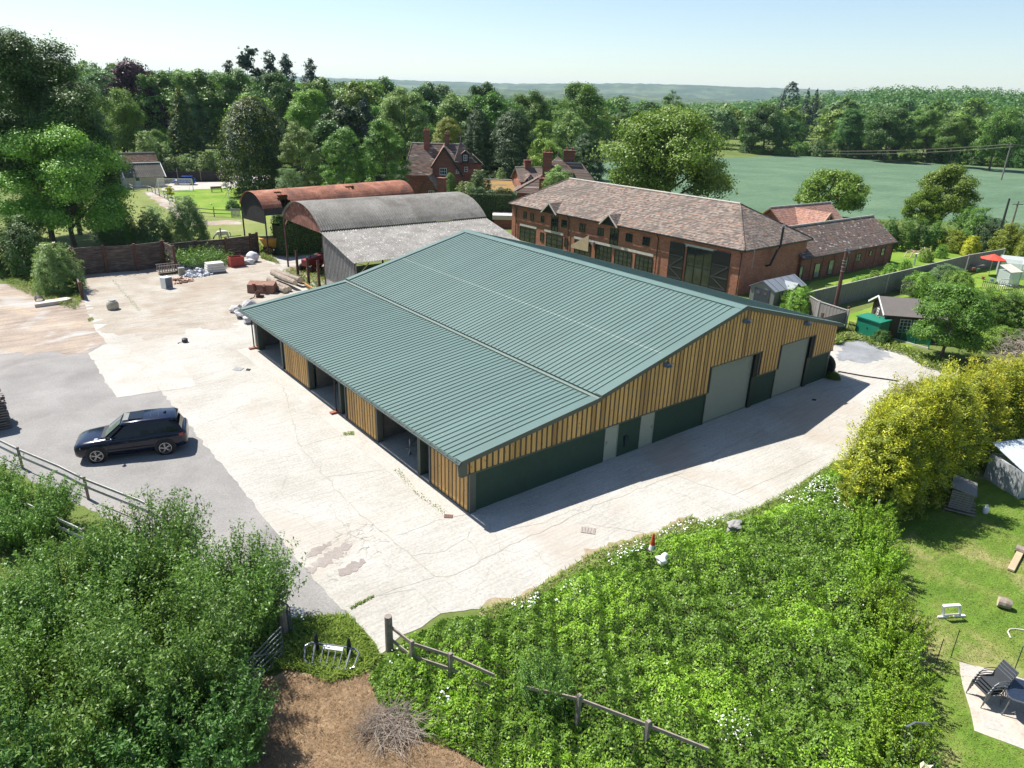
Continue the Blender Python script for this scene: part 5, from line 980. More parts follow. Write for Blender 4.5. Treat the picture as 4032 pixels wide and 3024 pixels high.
# scrub along the far field edge
for i, (cx, yt, wp, by) in enumerate([(3160, 560, 90, 612), (3230, 550, 100, 616), (3300, 560, 100, 618), (3370, 555, 100, 622), (3430, 565, 80, 624), (3700, 575, 100, 640), (3770, 570, 110, 645), (3850, 578, 110, 650), (3930, 580, 110, 656), (4010, 585, 110, 660), (3000, 570, 90, 606), (2950, 560, 80, 602), (3080, 565, 80, 610), (3500, 590, 90, 628), (3590, 590, 90, 632)]):
    tree('low scrub bush in the hedge along the far edge of the crop field', 'scrub_bush', 'bush', ('mid', 'dark')[i % 2], cx, yt, wp, base=(cx, by), group='scrub along the far edge of the crop field', cat='bush', res='mid')
for i in range(14):
    cx = 3190+i*0; x = 2180+i*75; y = 742+i*14
    if x < 3150: tree('low field hedge bush right behind the brick barn', 'hedge_bush', 'bush', ('mid', 'lime', 'oak')[i % 3], x, y-25, 90, base=(x, y+15), group='field hedge behind the brick barn', cat='bush', res='mid')
def far_wood(name, label, d0, d1, n, seed, a0, a1):
    rg = np.random.RandomState(seed); az = np.radians(rg.uniform(a0, a1, n)); d = d0*(d1/d0)**rg.rand(n); x = CAM[0]+d*np.sin(az); y = CAM[1]+d*np.cos(az); z = terr(x, y); k = 46; R = rg.uniform(4.5, 9, n); H = rg.uniform(11, 17, n)
    dirs = sph(rg, n*k); dirs[:, 2] = abs(dirs[:, 2]); i = np.repeat(np.arange(n), k); p = np.stack([x[i]+dirs[:, 0]*R[i], y[i]+dirs[:, 1]*R[i], z[i]+H[i]*.35+dirs[:, 2]*H[i]*.62], 1)
    o = quads(name, p-[0, 0, 0], dirs+sph(rg, n*k)*.5, rg.uniform(1.1, 2.3, n*k), M_LEAF['dark'], .8, rg); tag(o, label, 'wood', kind='stuff'); return o
far_wood('distant_woodland', 'distant woodland running to the horizon behind the nearer trees', 500, 2300, 3800, 5, -8, 88)
# clipped hedges
def hedge(label, pts, w, h, mat, name='hedge', dens=260, s=.09, cat='hedge', jit=.12, hh=None):
    rg = np.random.RandomState(len(label)); P = [np.array(p[:2], float) for p in pts]; cs = []; ns = []
    for i, (a, b) in enumerate(zip(P[:-1], P[1:])):
        L = np.linalg.norm(b-a); e = (b-a)/L; n_ = np.array([-e[1], e[0]]); n = int(dens*(L*(w+2*h)))
        u = rg.rand(n)*L; v = rg.rand(n)*(w+2*h); top = (v > h) & (v < h+w); off = np.where(v <= h, -w/2, np.where(top, v-h-w/2, w/2)); z = np.where(v <= h, v, np.where(top, h, w+2*h-v))
        bulge = 1+.1*np.sin(u*2.1+i)+.06*np.sin(u*5.3); off = off*bulge; z = z*(1+.05*np.sin(u*1.7)+.03*np.sin(u*4.9))
        c = a+np.outer(u, e)+np.outer(off, n_); cs.append(np.column_stack([c, z])+rg.normal(size=(n, 3))*jit*.5)
        nn = np.column_stack([np.outer(np.where(top, 0, np.sign(off)), n_), np.where(top, 1., .25)]); ns.append(nn+sph(rg, n)*.6)
    cs = np.concatenate(cs); cs[:, 2] = np.maximum(cs[:, 2], .02); o0 = np.array([P[0][0], P[0][1], 0]); o = quads(name, cs-o0, np.concatenate(ns), s*rg.uniform(.7, 1.4, len(cs)), M_LEAF[mat], .6, rg, loc=o0)
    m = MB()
    for a, b in zip(P[:-1], P[1:]): m.bar((*a, h*.45), (*b, h*.45), w*.8, h*.86)  # solid dark box fills the hedge, standing in for its shaded inside
    c_ = m.build('dark_core', m_soil, o); tag(o, label, cat); return o
hedge('dark clipped yew hedge behind the lichened cottage', [D(1850, 800, 101), D(2036, 790, 101)], 2.2, zat(1950, 755, 101)+.2, 'yew', dens=90, s=.16)
hedge('dark ivy hedge seen underneath the rusty barn roof', [FR(1.5, 4.4, 0), FR(12, 5.6, 0)], 2.0, 3.6, 'dark', dens=60, s=.2)
hedge('tall clipped hedge across the far side of the garden', [G(3560, 1150), G(3720, 1185), G(3880, 1235)], 1.8, 1.5, 'mid', dens=110, s=.13)
hedge('long clipped hedge at the right edge beside the garden path', [G(3900, 1275), G(4120, 1330)], 2.2, 1.9, 'mid', dens=110, s=.13)
# ------------------------------------------------------------------ near vegetation
def inpoly(x, y, P):
    r = np.zeros(len(x), bool); n = len(P); j = n-1
    for i in range(n):
        xi, yi = P[i][:2]; xj, yj = P[j][:2]; c = ((yi > y) != (yj > y)) & (x < (xj-xi)*(y-yi)/(yj-yi+1e-12)+xi); r ^= c; j = i
    return r
def sample(poly, n, rg):
    P = np.array([p[:2] for p in poly]); lo, hi = P.min(0), P.max(0); out = []; k = 0
    while k < n: q = lo+rg.rand(n*2, 2)*(hi-lo); q = q[inpoly(q[:, 0], q[:, 1], P)]; out.append(q); k += len(q)
    return np.concatenate(out)[:n]
def shoots(label, name, x, y, H, R, ns, nl, leaf, mat, seed, cat='bush', lean=.55, stems=True, asp=.42, low=.0, dens=1):
    """a shrub of many upright leafy shoots with its base at x, y"""
    rg = np.random.RandomState(seed); a = rg.rand(ns)*6.283; r0 = np.sqrt(rg.rand(ns))*R*.55; ll = lean*(.3+.9*rg.rand(ns)); h = H*(.55+.5*rg.rand(ns))*(1-.35*(r0/(R*.55))**2*.6)
    bx, by = r0*np.cos(a), r0*np.sin(a); a2 = a+rg.normal(size=ns)*.6; tx, ty = bx+np.cos(a2)*ll*R, by+np.sin(a2)*ll*R
    i = np.repeat(np.arange(ns), nl); t = (.12+low+(.9-low)*rg.rand(ns*nl)**.8); px = bx[i]+(tx-bx)[i]*t**1.5; py = by[i]+(ty-by)[i]*t**1.5; pz = h[i]*t*(1+.0*t); sp = (.06+.15*(1-t))*R*.45
    p = np.stack([px, py, pz], 1)+rg.normal(size=(ns*nl, 3))*sp[:, None]*[1, 1, .8]; p[:, 2] = np.maximum(.03, p[:, 2])
    nn = np.stack([np.cos(a2)[i]*.6, np.sin(a2)[i]*.6, np.full(ns*nl, .7)], 1)+sph(rg, ns*nl)*.8
    e = thing(name, label, cat, (x, y, 0)); o = quads('foliage', p, nn, leaf*rg.uniform(.6, 1.4, ns*nl), M_LEAF[mat], asp, rg, up=np.array([0, 0, .5])+nn*.5); o.parent = e
    if stems:
        m = MB()
        for k in range(0, ns, max(1, ns//70)): m.tube([(bx[k], by[k], 0), (bx[k]+(tx-bx)[k]*.35, by[k]+(ty-by)[k]*.35, h[k]*.5), (tx[k], ty[k], h[k])], [.022, .013, .004], 4, False)
        m.build('stems', m_bark, e, True)
    return e
for i, (px, py, H, R, ns, mt, lb) in enumerate([
    (620, 2330, 3.3, 2.0, 330, 'willow', 'tall leafy willow shrub nearest the parked car'), (960, 2480, 3.1, 1.9, 320, 'willow', 'willow shrub beside the field gate with grey gravel behind it'),
    (330, 2520, 3.3, 2.1, 320, 'willow', 'willow shrub left of the tallest one below the rail fence'), (700, 2800, 4.0, 2.3, 380, 'willow', 'willow shrub in the middle of the bottom left thicket'),
    (250, 2980, 3.2, 2.3, 320, 'mid', 'dark willow shrub near the bottom left corner'), (700, 3200, 2.6, 2.1, 260, 'dark', 'dark shrub at the bottom edge left of the dry grass'), (20, 2680, 3.0, 2.1, 260, 'willow', 'willow shrub cut by the left edge of the picture'), (-100, 3250, 3.0, 2.2, 200, 'dark', 'dark shrub beyond the bottom left corner'),
    (120, 2110, 2.0, 2.0, 220, 'mid', 'rounded shrub between the two rail fences at far left'), (-60, 2010, 1.9, 1.8, 150, 'mid', 'shrub at the left edge above the rail fence'), (880, 3010, 3.0, 1.6, 170, 'dark', 'dark shrub added to shade the dry grass at the bottom')]):  # last shrub is added to throw shade over the dry grass
    q = G(px, py); shoots(lb, 'willow_shrub', q[0], q[1], H*1.08, R, int(ns*.95), 105, .105, mt, 40+i)
q = G(2140, 2790); shoots('taller bushy sapling rising above the brambles by the broken fence', 'sapling', q[0], q[1], 2.0, .9, 150, 60, .06, 'willow', 77)
# bramble bank
BR = [G(x, y)[:2] for x, y in [(1560, 2560), (1600, 2520), (1670, 2495), (1745, 2440), (1910, 2425), (2070, 2375), (2190, 2310), (2340, 2215), (2560, 2140), (2720, 2090), (2880, 2070), (2990, 2030), (3100, 1985), (3180, 1910), (3280, 1850), (3340, 1830), (3420, 1900), (3455, 2020), (3480, 2124), (3496, 2395), (3556, 2612), (3560, 3024), (3560, 3350), (2150, 3350), (1980, 3060), (1790, 2960), (1650, 2915), (1590, 2820), (1490, 2775), (1450, 2680), (1500, 2600)]]
def brh(x, y):
    a, b = np.array(BR[0]), 0; n = .55+.22*np.sin(x*1.3+y*.7)+.18*np.sin(x*2.7-y*1.9+1)+.12*np.sin(x*4.9+y*4.1)+.08*np.sin(x*9-y*7.7)+.06*np.sin(y*12+x*3)
    return np.clip(n, .08, 1.3)
def edged(x, y, P, w):                                        # distance to polygon edge
    P = np.array(P); d = np.full(len(x), 1e9)
    for i in range(len(P)):
        a, b = P[i], P[(i+1) % len(P)]; ab = b-a; t = np.clip(((x-a[0])*ab[0]+(y-a[1])*ab[1])/(ab@ab), 0, 1); d = np.minimum(d, np.hypot(x-a[0]-t*ab[0], y-a[1]-t*ab[1]))
    return np.clip(d/w, 0, 1)
rg = np.random.RandomState(21); q = sample(BR, 185000, rg); ed = edged(q[:, 0], q[:, 1], BR, 1.3); hz = brh(q[:, 0], q[:, 1])*(.15+.85*ed)*1.15
gap = np.sin(q[:, 0]*5.1+np.sin(q[:, 1]*3)*2)*np.sin(q[:, 1]*4.3+np.sin(q[:, 0]*2.7)*2); zz = hz*(1-.55*rg.rand(len(q))**2.2)*(1-.28*(gap > .45)); e_ = .08
gxx = (brh(q[:, 0]+e_, q[:, 1])-brh(q[:, 0]-e_, q[:, 1]))/(2*e_); gyy = (brh(q[:, 0], q[:, 1]+e_)-brh(q[:, 0], q[:, 1]-e_))/(2*e_)
nn = np.column_stack([-gxx, -gyy, np.full(len(q), .9)])+sph(rg, len(q))*.75; o0 = np.array([*BR[5], 0]); sel = (np.sin(q[:, 0]*1.1+2)+np.sin(q[:, 1]*1.4)+rg.normal(size=len(q))*.7) > .8
o = quads('bramble_thicket', np.column_stack([q, zz])[~sel]-o0, nn[~sel], .076*rg.uniform(.5, 1.5, (~sel).sum()), M_LEAF['bramble'], .68, rg, loc=o0); tag(o, 'low bramble thicket covering the bank right of the gateway', 'brambles', kind='stuff')
o = quads('nettle_patch', np.column_stack([q, zz*1.06])[sel]-o0, nn[sel], .08*rg.uniform(.55, 1.35, sel.sum()), M_LEAF['privet'], .55, rg, loc=o0); tag(o, 'yellow green nettles and young shoots among the brambles', 'weeds', kind='stuff')
o = sheet('bramble_soil', BR, .012, m_soil, .02, .4, world=True)
# privet-like fresh hedge along the garden fence
HL = [G(x, y)[:2] for x, y in [(3440, 2030), (3462, 2200), (3480, 2400), (3530, 2600), (3520, 2800), (3530, 3080)]]
for i, (a, b) in enumerate(zip(HL[:-1], HL[1:])):
    for k in range(2):
        t = (k+.5)/2; p = a+(b-a)*t; rr = random.Random(i*7+k)
        shoots('fresh yellow green hedge shrub in the row against the garden fence', 'hedge_shrub', p[0]-.3+rr.uniform(-.2, .1), p[1]+rr.uniform(-.2, .2), 1.65+rr.uniform(-.25, .25), .95, 110, 90, .075, 'privet', 300+i*5+k, asp=.5)['group'] = 'hedge shrubs along the garden fence'
# golden cypress row
for i, (px, py, H, W, lb) in enumerate([(3440, 2010, 4.9, 3.3, 'foremost golden cypress overhanging the concrete'), (3545, 1960, 5.4, 3.4, 'golden cypress second in the row with the widest top'), (3650, 1880, 5.1, 3.4, 'golden cypress in the middle of the row'), (3760, 1810, 4.7, 3.3, 'golden cypress with green shade below near the dead hedge'), (3880, 1740, 4.3, 3.6, 'golden cypress far along the row at the right edge'), (4010, 1670, 4.2, 3.6, 'golden cypress cut by the right edge of the picture'), (3500, 1800, 3.9, 2.6, 'small golden cypress behind the foremost one'), (3640, 1700, 3.2, 2.4, 'spiky low golden cypress furthest from the viewer')]):
    q = G(px, py); e = tree_at(lb, 'golden_cypress', 'bush', 'gtip', q[0], q[1], 0, W, H, None, 'conifer', 'near', seed=i % 3+1)
    rg = np.random.RandomState(60+i); n = 520; d = sph(rg, n); d[:, 2] = abs(d[:, 2])*1.0-.05; a = np.arctan2(d[:, 1], d[:, 0]); rr = rg.uniform(.8, 1.12, n)*(1+.12*np.sin(a*3+i)+.1*np.sin(a*7+d[:, 2]*6)); c = np.stack([d[:, 0]*.49*rr, d[:, 1]*.49*rr, .08+d[:, 2]*.88*rr], 1)
    k = 50; ii = np.repeat(np.arange(n), k); out = d.copy(); out[:, 2] = out[:, 2]*.6+.28; out /= np.linalg.norm(out, axis=1)[:, None]; t = rg.rand(n*k); spr = rg.normal(size=(n*k, 3))*(.022+.02*(1-t))[:, None]*[1, 1, .45]
    p = c[ii]+out[ii]*(t*.15-.05)[:, None]+spr; p[:, 2] = np.clip(p[:, 2], .12, 1.2); keep = (p[:, 2] > .3)
    a_ = e['_a']; p = p*[1, 1, a_]; o = quads('golden_sprays', p[keep], (sph(rg, n*k)*.7+[0, 0, .6])[keep], .03*rg.uniform(.6, 1.6, keep.sum()), M_LEAF['gold'], .32, rg, up=(out[ii]*1.6)[keep]); o.parent = e
# dead grey hedge top
m_twig = M('dead_twigs', (.25, .205, .165), var=.3, scale=5)
def twigs(label, name, poly, h, n, L, mat, seed, cat='hedge', r=.012, up=.4, z0=.1):
    rg = np.random.RandomState(seed); q = sample(poly, n, rg); m = MB()
    for i in range(n):
        d = rg.normal(size=3); d[2] = abs(d[2])*up+.1; d /= np.linalg.norm(d); z = z0+h*rg.rand()**.5; a = np.array([*q[i], z]); b = a+d*L*rg.uniform(.5, 1.2); c_ = b+np.array([d[0], d[1], -d[2]*.3])*L*.4; m.tube([a, b, c_], [r, r*.7, r*.3], 3, False)
    o = m.build(name, mat, fix=False); return tag(o, label, cat)
P = [G(x, y)[:2] for x, y in [(3840, 1560), (3900, 1500), (4100, 1440), (4200, 1560), (4000, 1640)]]
o = twigs('grey dead topped hedge behind the golden cypresses at the right edge', 'dead_hedge', P, 3.1, 1500, .6, m_twig, 4, r=.016); P0 = np.array([*P[0], 0])
P = [G(x, y)[:2] for x, y in [(1440, 2830), (1560, 2800), (1660, 2870), (1640, 2930), (1500, 2960), (1420, 2900)]]
o = twigs('heap of cut dead stems lying on the dry grass', 'brush_pile', P, .22, 420, .55, m_twig, 8, 'brush pile', .008, .12, .03)
P = [G(x, y)[:2] for x, y in [(560, 950), (640, 950), (640, 990), (560, 990)]]
for i, (x, y, hh) in enumerate(((590, 958, 3.2), (655, 955, 2.4), (410, 968, 3.4))):
    q = G(x, y); rg = np.random.RandomState(i); m = MB()
    for k in range(26): a = rg.rand()*6.28; l = rg.uniform(.5, 1)*hh; m.tube([(0, 0, 0), (math.cos(a)*l*.18, math.sin(a)*l*.18, l*.55), (math.cos(a)*l*.42, math.sin(a)*l*.42, l)], [.04, .025, .008], 4, False)
    e = thing('bare_shrub', ('leafless twiggy shrub behind the middle of the sleeper wall', 'low leafless shrub left of the bushy hawthorn', 'leafless shrub next to the dark spiky shrub')[i], 'bush', q); m.build('stems', m_twig, e, True)
# grass tufts and daisies
m_blade = m_leaf('grass_blade', (.11, .20, .025), (.28, .36, .06), .3, .02); m_straw = m_leaf('straw_blade', (.30, .20, .11), (.50, .36, .21), .25, .01)
def grass(label, name, polys, n, h, mat, seed, w=.03, cat='grass', lay=1.0):
    rg = np.random.RandomState(seed); A = []
    for P in polys:
        P = [G(x, y)[:2] for x, y in P]; A.append(sample(P, n, rg))
    q = np.concatenate(A); N_ = len(q); hh = h*rg.uniform(.4, 1.3, N_); a = rg.rand(N_)*6.283; up = np.column_stack([rg.normal(size=(N_, 2))*.45*lay, np.ones(N_)]); up /= np.linalg.norm(up, axis=1)[:, None]
    c = np.column_stack([q, np.zeros(N_)])+up*hh[:, None]*.48; nn = np.column_stack([np.cos(a), np.sin(a), np.full(N_, 1.1)]); o0 = np.array([q[0][0], q[0][1], 0]); o = quads(name, c-o0, nn, hh, mat, w/h, rg, up=up*6, loc=o0); return tag(o, label, cat, kind='stuff')
grass('long grass round the gateway and along the concrete edge', 'long_grass', [[(1150, 2440), (1370, 2425), (1440, 2510), (1500, 2590), (1440, 2650), (1300, 2690), (1180, 2640), (1080, 2640), (950, 2700), (900, 2600), (1120, 2480)]], 9000, .26, m_blade, 3)
grass('grass verge between the concrete and the brambles', 'verge_grass', [[(1880, 2405), (2070, 2345), (2190, 2270), (2340, 2175), (2575, 2105), (2720, 2036), (2760, 2055), (2990, 1995), (3180, 1885), (3290, 1815), (3350, 1840), (3180, 1960), (2990, 2060), (2700, 2110), (2450, 2250), (2200, 2340), (1950, 2450)]], 11000, .2, m_blade, 4)
grass('grass in the bottom left corner between the shrubs and fences', 'rough_grass', [[(-100, 1850), (250, 2050), (600, 2250), (1100, 2500), (900, 2750), (500, 2900), (-100, 2900)]], 9000, .3, m_blade, 5)
grass('dry straw coloured grass at the bottom of the picture', 'dry_grass_blades', [[(700, 2900), (950, 2700), (1180, 2660), (1380, 2690), (1442, 2640), (1486, 2770), (1632, 2890), (1768, 2930), (1960, 3060), (1700, 3150), (800, 3150)]], 34000, .14, m_straw, 6, .009, lay=1.9)
grass('weedy grass strip beyond the concrete near the green tank', 'weedy_grass', [[(3320, 1335), (3400, 1300), (3600, 1390), (3760, 1440), (3760, 1480), (3640, 1450), (3560, 1400), (3450, 1372), (3400, 1345)], [(3260, 1350), (3320, 1300), (3340, 1320), (3300, 1360)]], 3000, .45, m_blade, 7, .06)
grass('weeds round the steel posts of the arched barn', 'barn_weeds', [[(1110, 1070), (1200, 1050), (1270, 1060), (1290, 1120), (1220, 1150), (1190, 1110)], [(1020, 960), (1050, 1000), (1100, 1040), (1030, 1020)]], 1500, .35, m_blade, 8, .06)
grass('weeds in front of the sleeper wall at left', 'wall_weeds', [[(0, 1080), (250, 1140), (330, 1170), (300, 1220), (180, 1190), (40, 1130)]], 2500, .4, m_blade, 9, .06)
grass('mown garden grass at bottom right', 'mown_grass', [[(3500, 2150), (3700, 2020), (4100, 1950), (4100, 2640), (3776, 2600), (3800, 2790), (3836, 2890), (4040, 2960), (4040, 3100), (3600, 3100), (3580, 2700), (3530, 2450)]], 34000, .05, m_blade, 12, .02)
grass('small weeds growing along the drain channel and slab joints', 'joint_weeds', [[(1550, 1855), (1570, 1845), (1640, 1930), (1760, 2015), (1745, 2025), (1640, 1950)], [(1350, 1705), (1395, 1700), (1395, 1715), (1355, 1718)], [(1375, 2395), (1470, 2345), (1475, 2352), (1385, 2402)], [(440, 1105), (452, 1105), (555, 1220), (545, 1228)], [(345, 1255), (365, 1250), (370, 1262), (350, 1268)], [(1500, 1655), (1512, 1652), (1512, 1660), (1500, 1662)]], 260, .09, m_blade, 10, .03)
m_petal = M('petals', (.85, .85, .82), rough=.6, var=.04)
def flowers(label, name, polys, n, s, z, mat, seed):
    rg = np.random.RandomState(seed); q = np.concatenate([sample([G(x, y)[:2] for x, y in P], k, rg) for P, k in zip(polys, n)]); N_ = len(q); o0 = np.array([*q[0], 0])
    c = np.column_stack([q, z*rg.uniform(.7, 1.3, N_)]); o = quads(name, c-o0, np.column_stack([rg.normal(size=(N_, 2))*.35-[0, .3], np.ones(N_)]), s*rg.uniform(.6, 1.2, N_), mat, 1, rg, loc=o0); return tag(o, label, 'flowers', kind='stuff')
flowers('white ox-eye daisies scattered over the verge', 'daisies', [[(2180, 2400), (2240, 2320), (2340, 2290), (2380, 2360), (2300, 2410)], [(2570, 2130), (2700, 2075), (2850, 2060), (2850, 2090), (2720, 2110), (2590, 2150)], [(3040, 1990), (3150, 1960), (3220, 1900), (3300, 1960), (3360, 2040), (3340, 2090), (3240, 2080), (3120, 2050)], [(3180, 1910), (3250, 1900), (3290, 1950), (3200, 1960)], [(2000, 2400), (2120, 2370), (2120, 2420), (2020, 2430)], [(2380, 2210), (2520, 2150), (2540, 2200), (2400, 2260)], [(1140, 2420), (1200, 2440), (1200, 2470), (1150, 2460)]], (110, 80, 260, 60, 40, 60, 40), .07, .42, m_petal, 5)
flowers('small white bramble blossom in the thicket', 'bramble_blossom', [[(2780, 2920), (2900, 2930), (2960, 3010), (2850, 3020)], [(1730, 2810), (1770, 2820), (1765, 2850), (1730, 2840)], [(2000, 2600), (3400, 2300), (3500, 3000), (2300, 2900)], [(1500, 2640), (1580, 2680), (1540, 2690)]], (40, 12, 18, 6), .06, .95, m_petal, 6)
e = shoots('elder bush with big cream flower heads at the bottom edge', 'elder_bush', *G(3570, 3150)[:2], 1.8, .9, 60, 40, .1, 'mid', 91); tp = tips(e, M_LEAF['cream'], 10, .15, 3, 'bush', .6, 'blossom'); tp.scale = (1.4, 1.4, 1.7)
# ------------------------------------------------------------------ vehicles
m_car = M('navy_car_paint', (.004, .007, .024), rough=.2, var=.02, spec=.4); m_car.node_tree.nodes['Principled BSDF'].inputs['Coat Weight'].default_value = .35
m_cglass = M('tinted_glass', (.006, .007, .009), rough=.05, var=.02, spec=.4); m_wscreen = M('windscreen_glass', (.07, .10, .11), rough=.04, var=.5, scale=3, spec=1)
m_rub = M('rubber', (.018, .018, .018), rough=.8); m_alloy = M('alloy', (.36, .36, .37), rough=.25, metal=.8, var=.05); m_trimblk = M('plastic_black', (.015, .015, .016), rough=.5)
m_lampw = M('clear_lamp', (.5, .52, .55), rough=.1, spec=.8); m_lampr = M('red_lamp', (.30, .02, .015), rough=.15)
def loft(m, secs, close=False):
    n = len(secs[0]); V = [p for s in secs for p in s]; F = []
    for i in range(len(secs)-1):
        for k in range(n-1): F.append((i*n+k, i*n+k+1, (i+1)*n+k+1, (i+1)*n+k))
    F.append(tuple(range(n))); F.append(tuple(range((len(secs)-1)*n, len(secs)*n))[::-1]); return m.add(V, F)
def wheel(par, x, y, r, w, rim=m_alloy, spokes=7):
    s = 1 if y > 0 else -1; m = MB(); m.lathe((x, y, r), [(r*.62, -w/2), (r*.93, -w/2), (r, -w*.36), (r, w*.36), (r*.93, w/2), (r*.62, w/2)], 28, 'Y'); wl = m.build('wheel', m_rub, par, True, smooth=True)
    yo = y+s*w*.46; m = MB(); m.lathe((x, yo, r), [(r*.64, -.02), (r*.74, -.02), (r*.74, .03), (r*.66, .03), (r*.64, -.02)], 24, 'Y', False); m.lathe((x, yo, r), [(.02, -.03), (r*.16, -.03), (r*.16, .045), (.02, .045)], 12, 'Y')
    for k in range(spokes*2): a = 2*math.pi*(k//2)/spokes+(.16 if k % 2 else -.10); m.bar((x+math.cos(a)*r*.12, yo+s*.02, r+math.sin(a)*r*.12), (x+math.cos(a+.12)*r*.70, yo+s*.01, r+math.sin(a+.12)*r*.70), .032, .03)
    m.build('rim', rim, wl, True); m = MB(); m.lathe((x, y+s*w*.2, r), [(.01, -.01), (r*.62, -.01), (r*.62, .01), (.01, .01)], 20, 'Y'); m.build('brake_disc', m_trimblk, wl, True)
def suv(loc, rz, label):
    e = thing('estate_car', label, 'car', loc, rz); m = MB()
    st = [(2.40, .66, .42, .74, .76), (2.36, .80, .32, .82, .85), (2.2, .90, .27, .90, .955), (1.9, .955, .25, .965, 1.03), (1.46, .98, .25, 1.02, 1.08), (1.05, .985, .25, 1.05, 1.12), (.4, .985, .24, 1.07, 1.12), (-.6, .985, .24, 1.09, 1.13), (-1.46, .99, .25, 1.11, 1.15), (-2.1, .955, .3, 1.10, 1.16), (-2.35, .89, .36, 1.05, 1.12), (-2.44, .76, .45, .95, 1.0)]
    secs = []
    for x, w_, zb, zs, zt in st: h = [(w_*.86, zb), (w_*.97, zb+.12), (w_, zb+.30), (w_*.985, (zb+zs)/2+.1), (w_*.975, zs-.06), (w_*.93, zs), (w_*.72, zt-.015), (w_*.3, zt), (0, zt+.003)]; secs.append([(x, -a, b) for a, b in h]+[(x, a, b) for a, b in h[:-1][::-1]])
    loft(m, secs); m.build('body', m_car, e, True, smooth=True)
    m = MB()
    def ring(z, x0, x1, w_, r=.18): return [(x1, -w_+r, z), (x1+r, -w_, z), (x0-r*1.6, -w_, z), (x0, -w_*.72, z), (x0+.08, 0, z), (x0, w_*.72, z), (x0-r*1.6, w_, z), (x1+r, w_, z), (x1, w_-r, z)]
    rr = [ring(1.08, 1.02, -2.3, .885), ring(1.36, .66, -2.16, .80), ring(1.68, .28, -1.90, .70)]; loft(m, [a+[a[0]] for a in rr]); m.build('side_glass', m_cglass, e, True, smooth=False)
    m = MB(); m.add([(1.06, -.62, 1.115), (1.12, 0, 1.12), (1.06, .62, 1.115), (.34, .52, 1.70), (.38, 0, 1.71), (.34, -.52, 1.70)], [(0, 1, 4, 5), (1, 2, 3, 4)]); ws = m.build('windscreen', m_wscreen, e, True)
    m = MB(); secs = []
    for x, w_, z in [(.36, .60, 1.68), (.2, .67, 1.74), (-.6, .70, 1.79), (-1.3, .695, 1.785), (-1.9, .67, 1.76), (-2.1, .60, 1.71)]: h = [(w_*1.04, z-.09), (w_*1.02, z-.03), (w_*.85, z), (0, z+.02)]; secs.append([(x, -a, b) for a, b in h]+[(x, a, b) for a, b in h[:-1][::-1]])
    loft(m, secs); rf_ = m.build('roof', m_car, e, True, smooth=True)
    m = MB(); m.bb(.02, .25, -.42, .42, 1.772, 1.785); m.build('open_sunroof', M('sunroof_light', (.22, .22, .20), rough=.3), rf_, True)
    m = MB(); m.bb(-.62, .0, -.46, .46, 1.798, 1.818); m.build('sunroof_glass', m_cglass, rf_, True)
    for x in (-.95, -1.3): m = MB(); m.bb(x-.008, x+.008, -.55, .55, 1.80, 1.81); m.build('roof_seam', m_trimblk, rf_, True)
    m = MB(); m.ext([(-1.45, -.02, 1.79), (-1.6, -.02, 1.89), (-1.62, -.02, 1.79)], (0, .04, 0)); m.build('aerial_fin', m_trimblk, rf_, True)
    for s in (-1, 1):
        for (a, b) in (((1.02, s*.80, 1.09), (.32, s*.63, 1.66)), ((-.12, s*.885, 1.09), (-.2, s*.70, 1.66)), ((-1.18, s*.885, 1.09), (-1.25, s*.70, 1.66)), ((-2.2, s*.80, 1.09), (-1.85, s*.62, 1.66))): m = MB(); m.bar(a, b, .09, .035, (1, 0, 0)); m.build('pillar', m_car, e, True)
        for x in (.95, -.12, -1.02): m = MB(); m.bar((x, s*.992, .42), (x-.02, s*.965, 1.05), .012, .012); m.build('door_seam', m_trimblk, e, True)
        for x in (.15, -.95): m = MB(); m.bb(x-.1, x+.1, s*.975-.02, s*.975+.02, .88, .92); m.build('door_handle', m_car, e, True)
        m = MB(); m.bb(-1.0, 1.0, s*1.0-.012, s*1.0+.012, .56, .60); m.build('side_moulding', m_trimblk, e, True)
        m = MB(); m.blob((.72, s*1.09, 1.13), (.09, .12, .08), 1, 2, .05); m.bar((.7, s*.9, 1.08), (.72, s*1.05, 1.1), .05); m.build('mirror', m_car, e, True, smooth=True)
        m = MB(); m.hexa([(2.08, s*.93, .74), (2.34, s*.74, .72), (2.37, s*.5, .72), (2.30, s*.5, .80), (2.10, s*.90, .84), (2.33, s*.74, .80), (2.35, s*.52, .80), (2.28, s*.52, .83)]); m.build('headlight', m_lampw, e, True)
        m = MB(); m.hexa([(-2.12, s*.96, .90), (-2.38, s*.86, .90), (-2.44, s*.62, .92), (-2.2, s*.7, .92), (-2.12, s*.955, 1.03), (-2.34, s*.86, 1.03), (-2.40, s*.64, 1.03), (-2.2, s*.7, 1.03)]); m.build('tail_light', m_lampr, e, True)
        for x in (1.46, -1.46):
            wheel(e, x, s*.90, .38, .26, spokes=5); m = MB(); V = [(x+math.cos(t)*.45, s*(.975), .37+math.sin(t)*.45) for t in np.linspace(-.2, math.pi+.2, 14)]; m.tube(V, .028, 6); m.build('wheel_arch', m_trimblk, e, True)
            m = MB(); m.lathe((x, s*.985, .375), [(.02, -.01), (.43, -.01), (.43, .012), (.02, .012)], 24, 'Y'); m.build('arch_liner', m_trimblk, e, True)
    m = MB(); m.bb(2.3, 2.405, -.5, .5, .5, .68); m.build('grille', m_trimblk, e, True); m = MB(); m.bb(2.395, 2.42, -.26, .26, .46, .56); m.build('number_plate', m_white, e, True)
    m = MB(); m.bb(1.05, 1.22, -.7, .7, 1.105, 1.135); m.build('scuttle', m_trimblk, e, True)
    m = MB(); m.bb(1.35, 1.5, .62, .74, 1.075, 1.09); m.build('bonnet_vent', m_lampw, e, True); return e
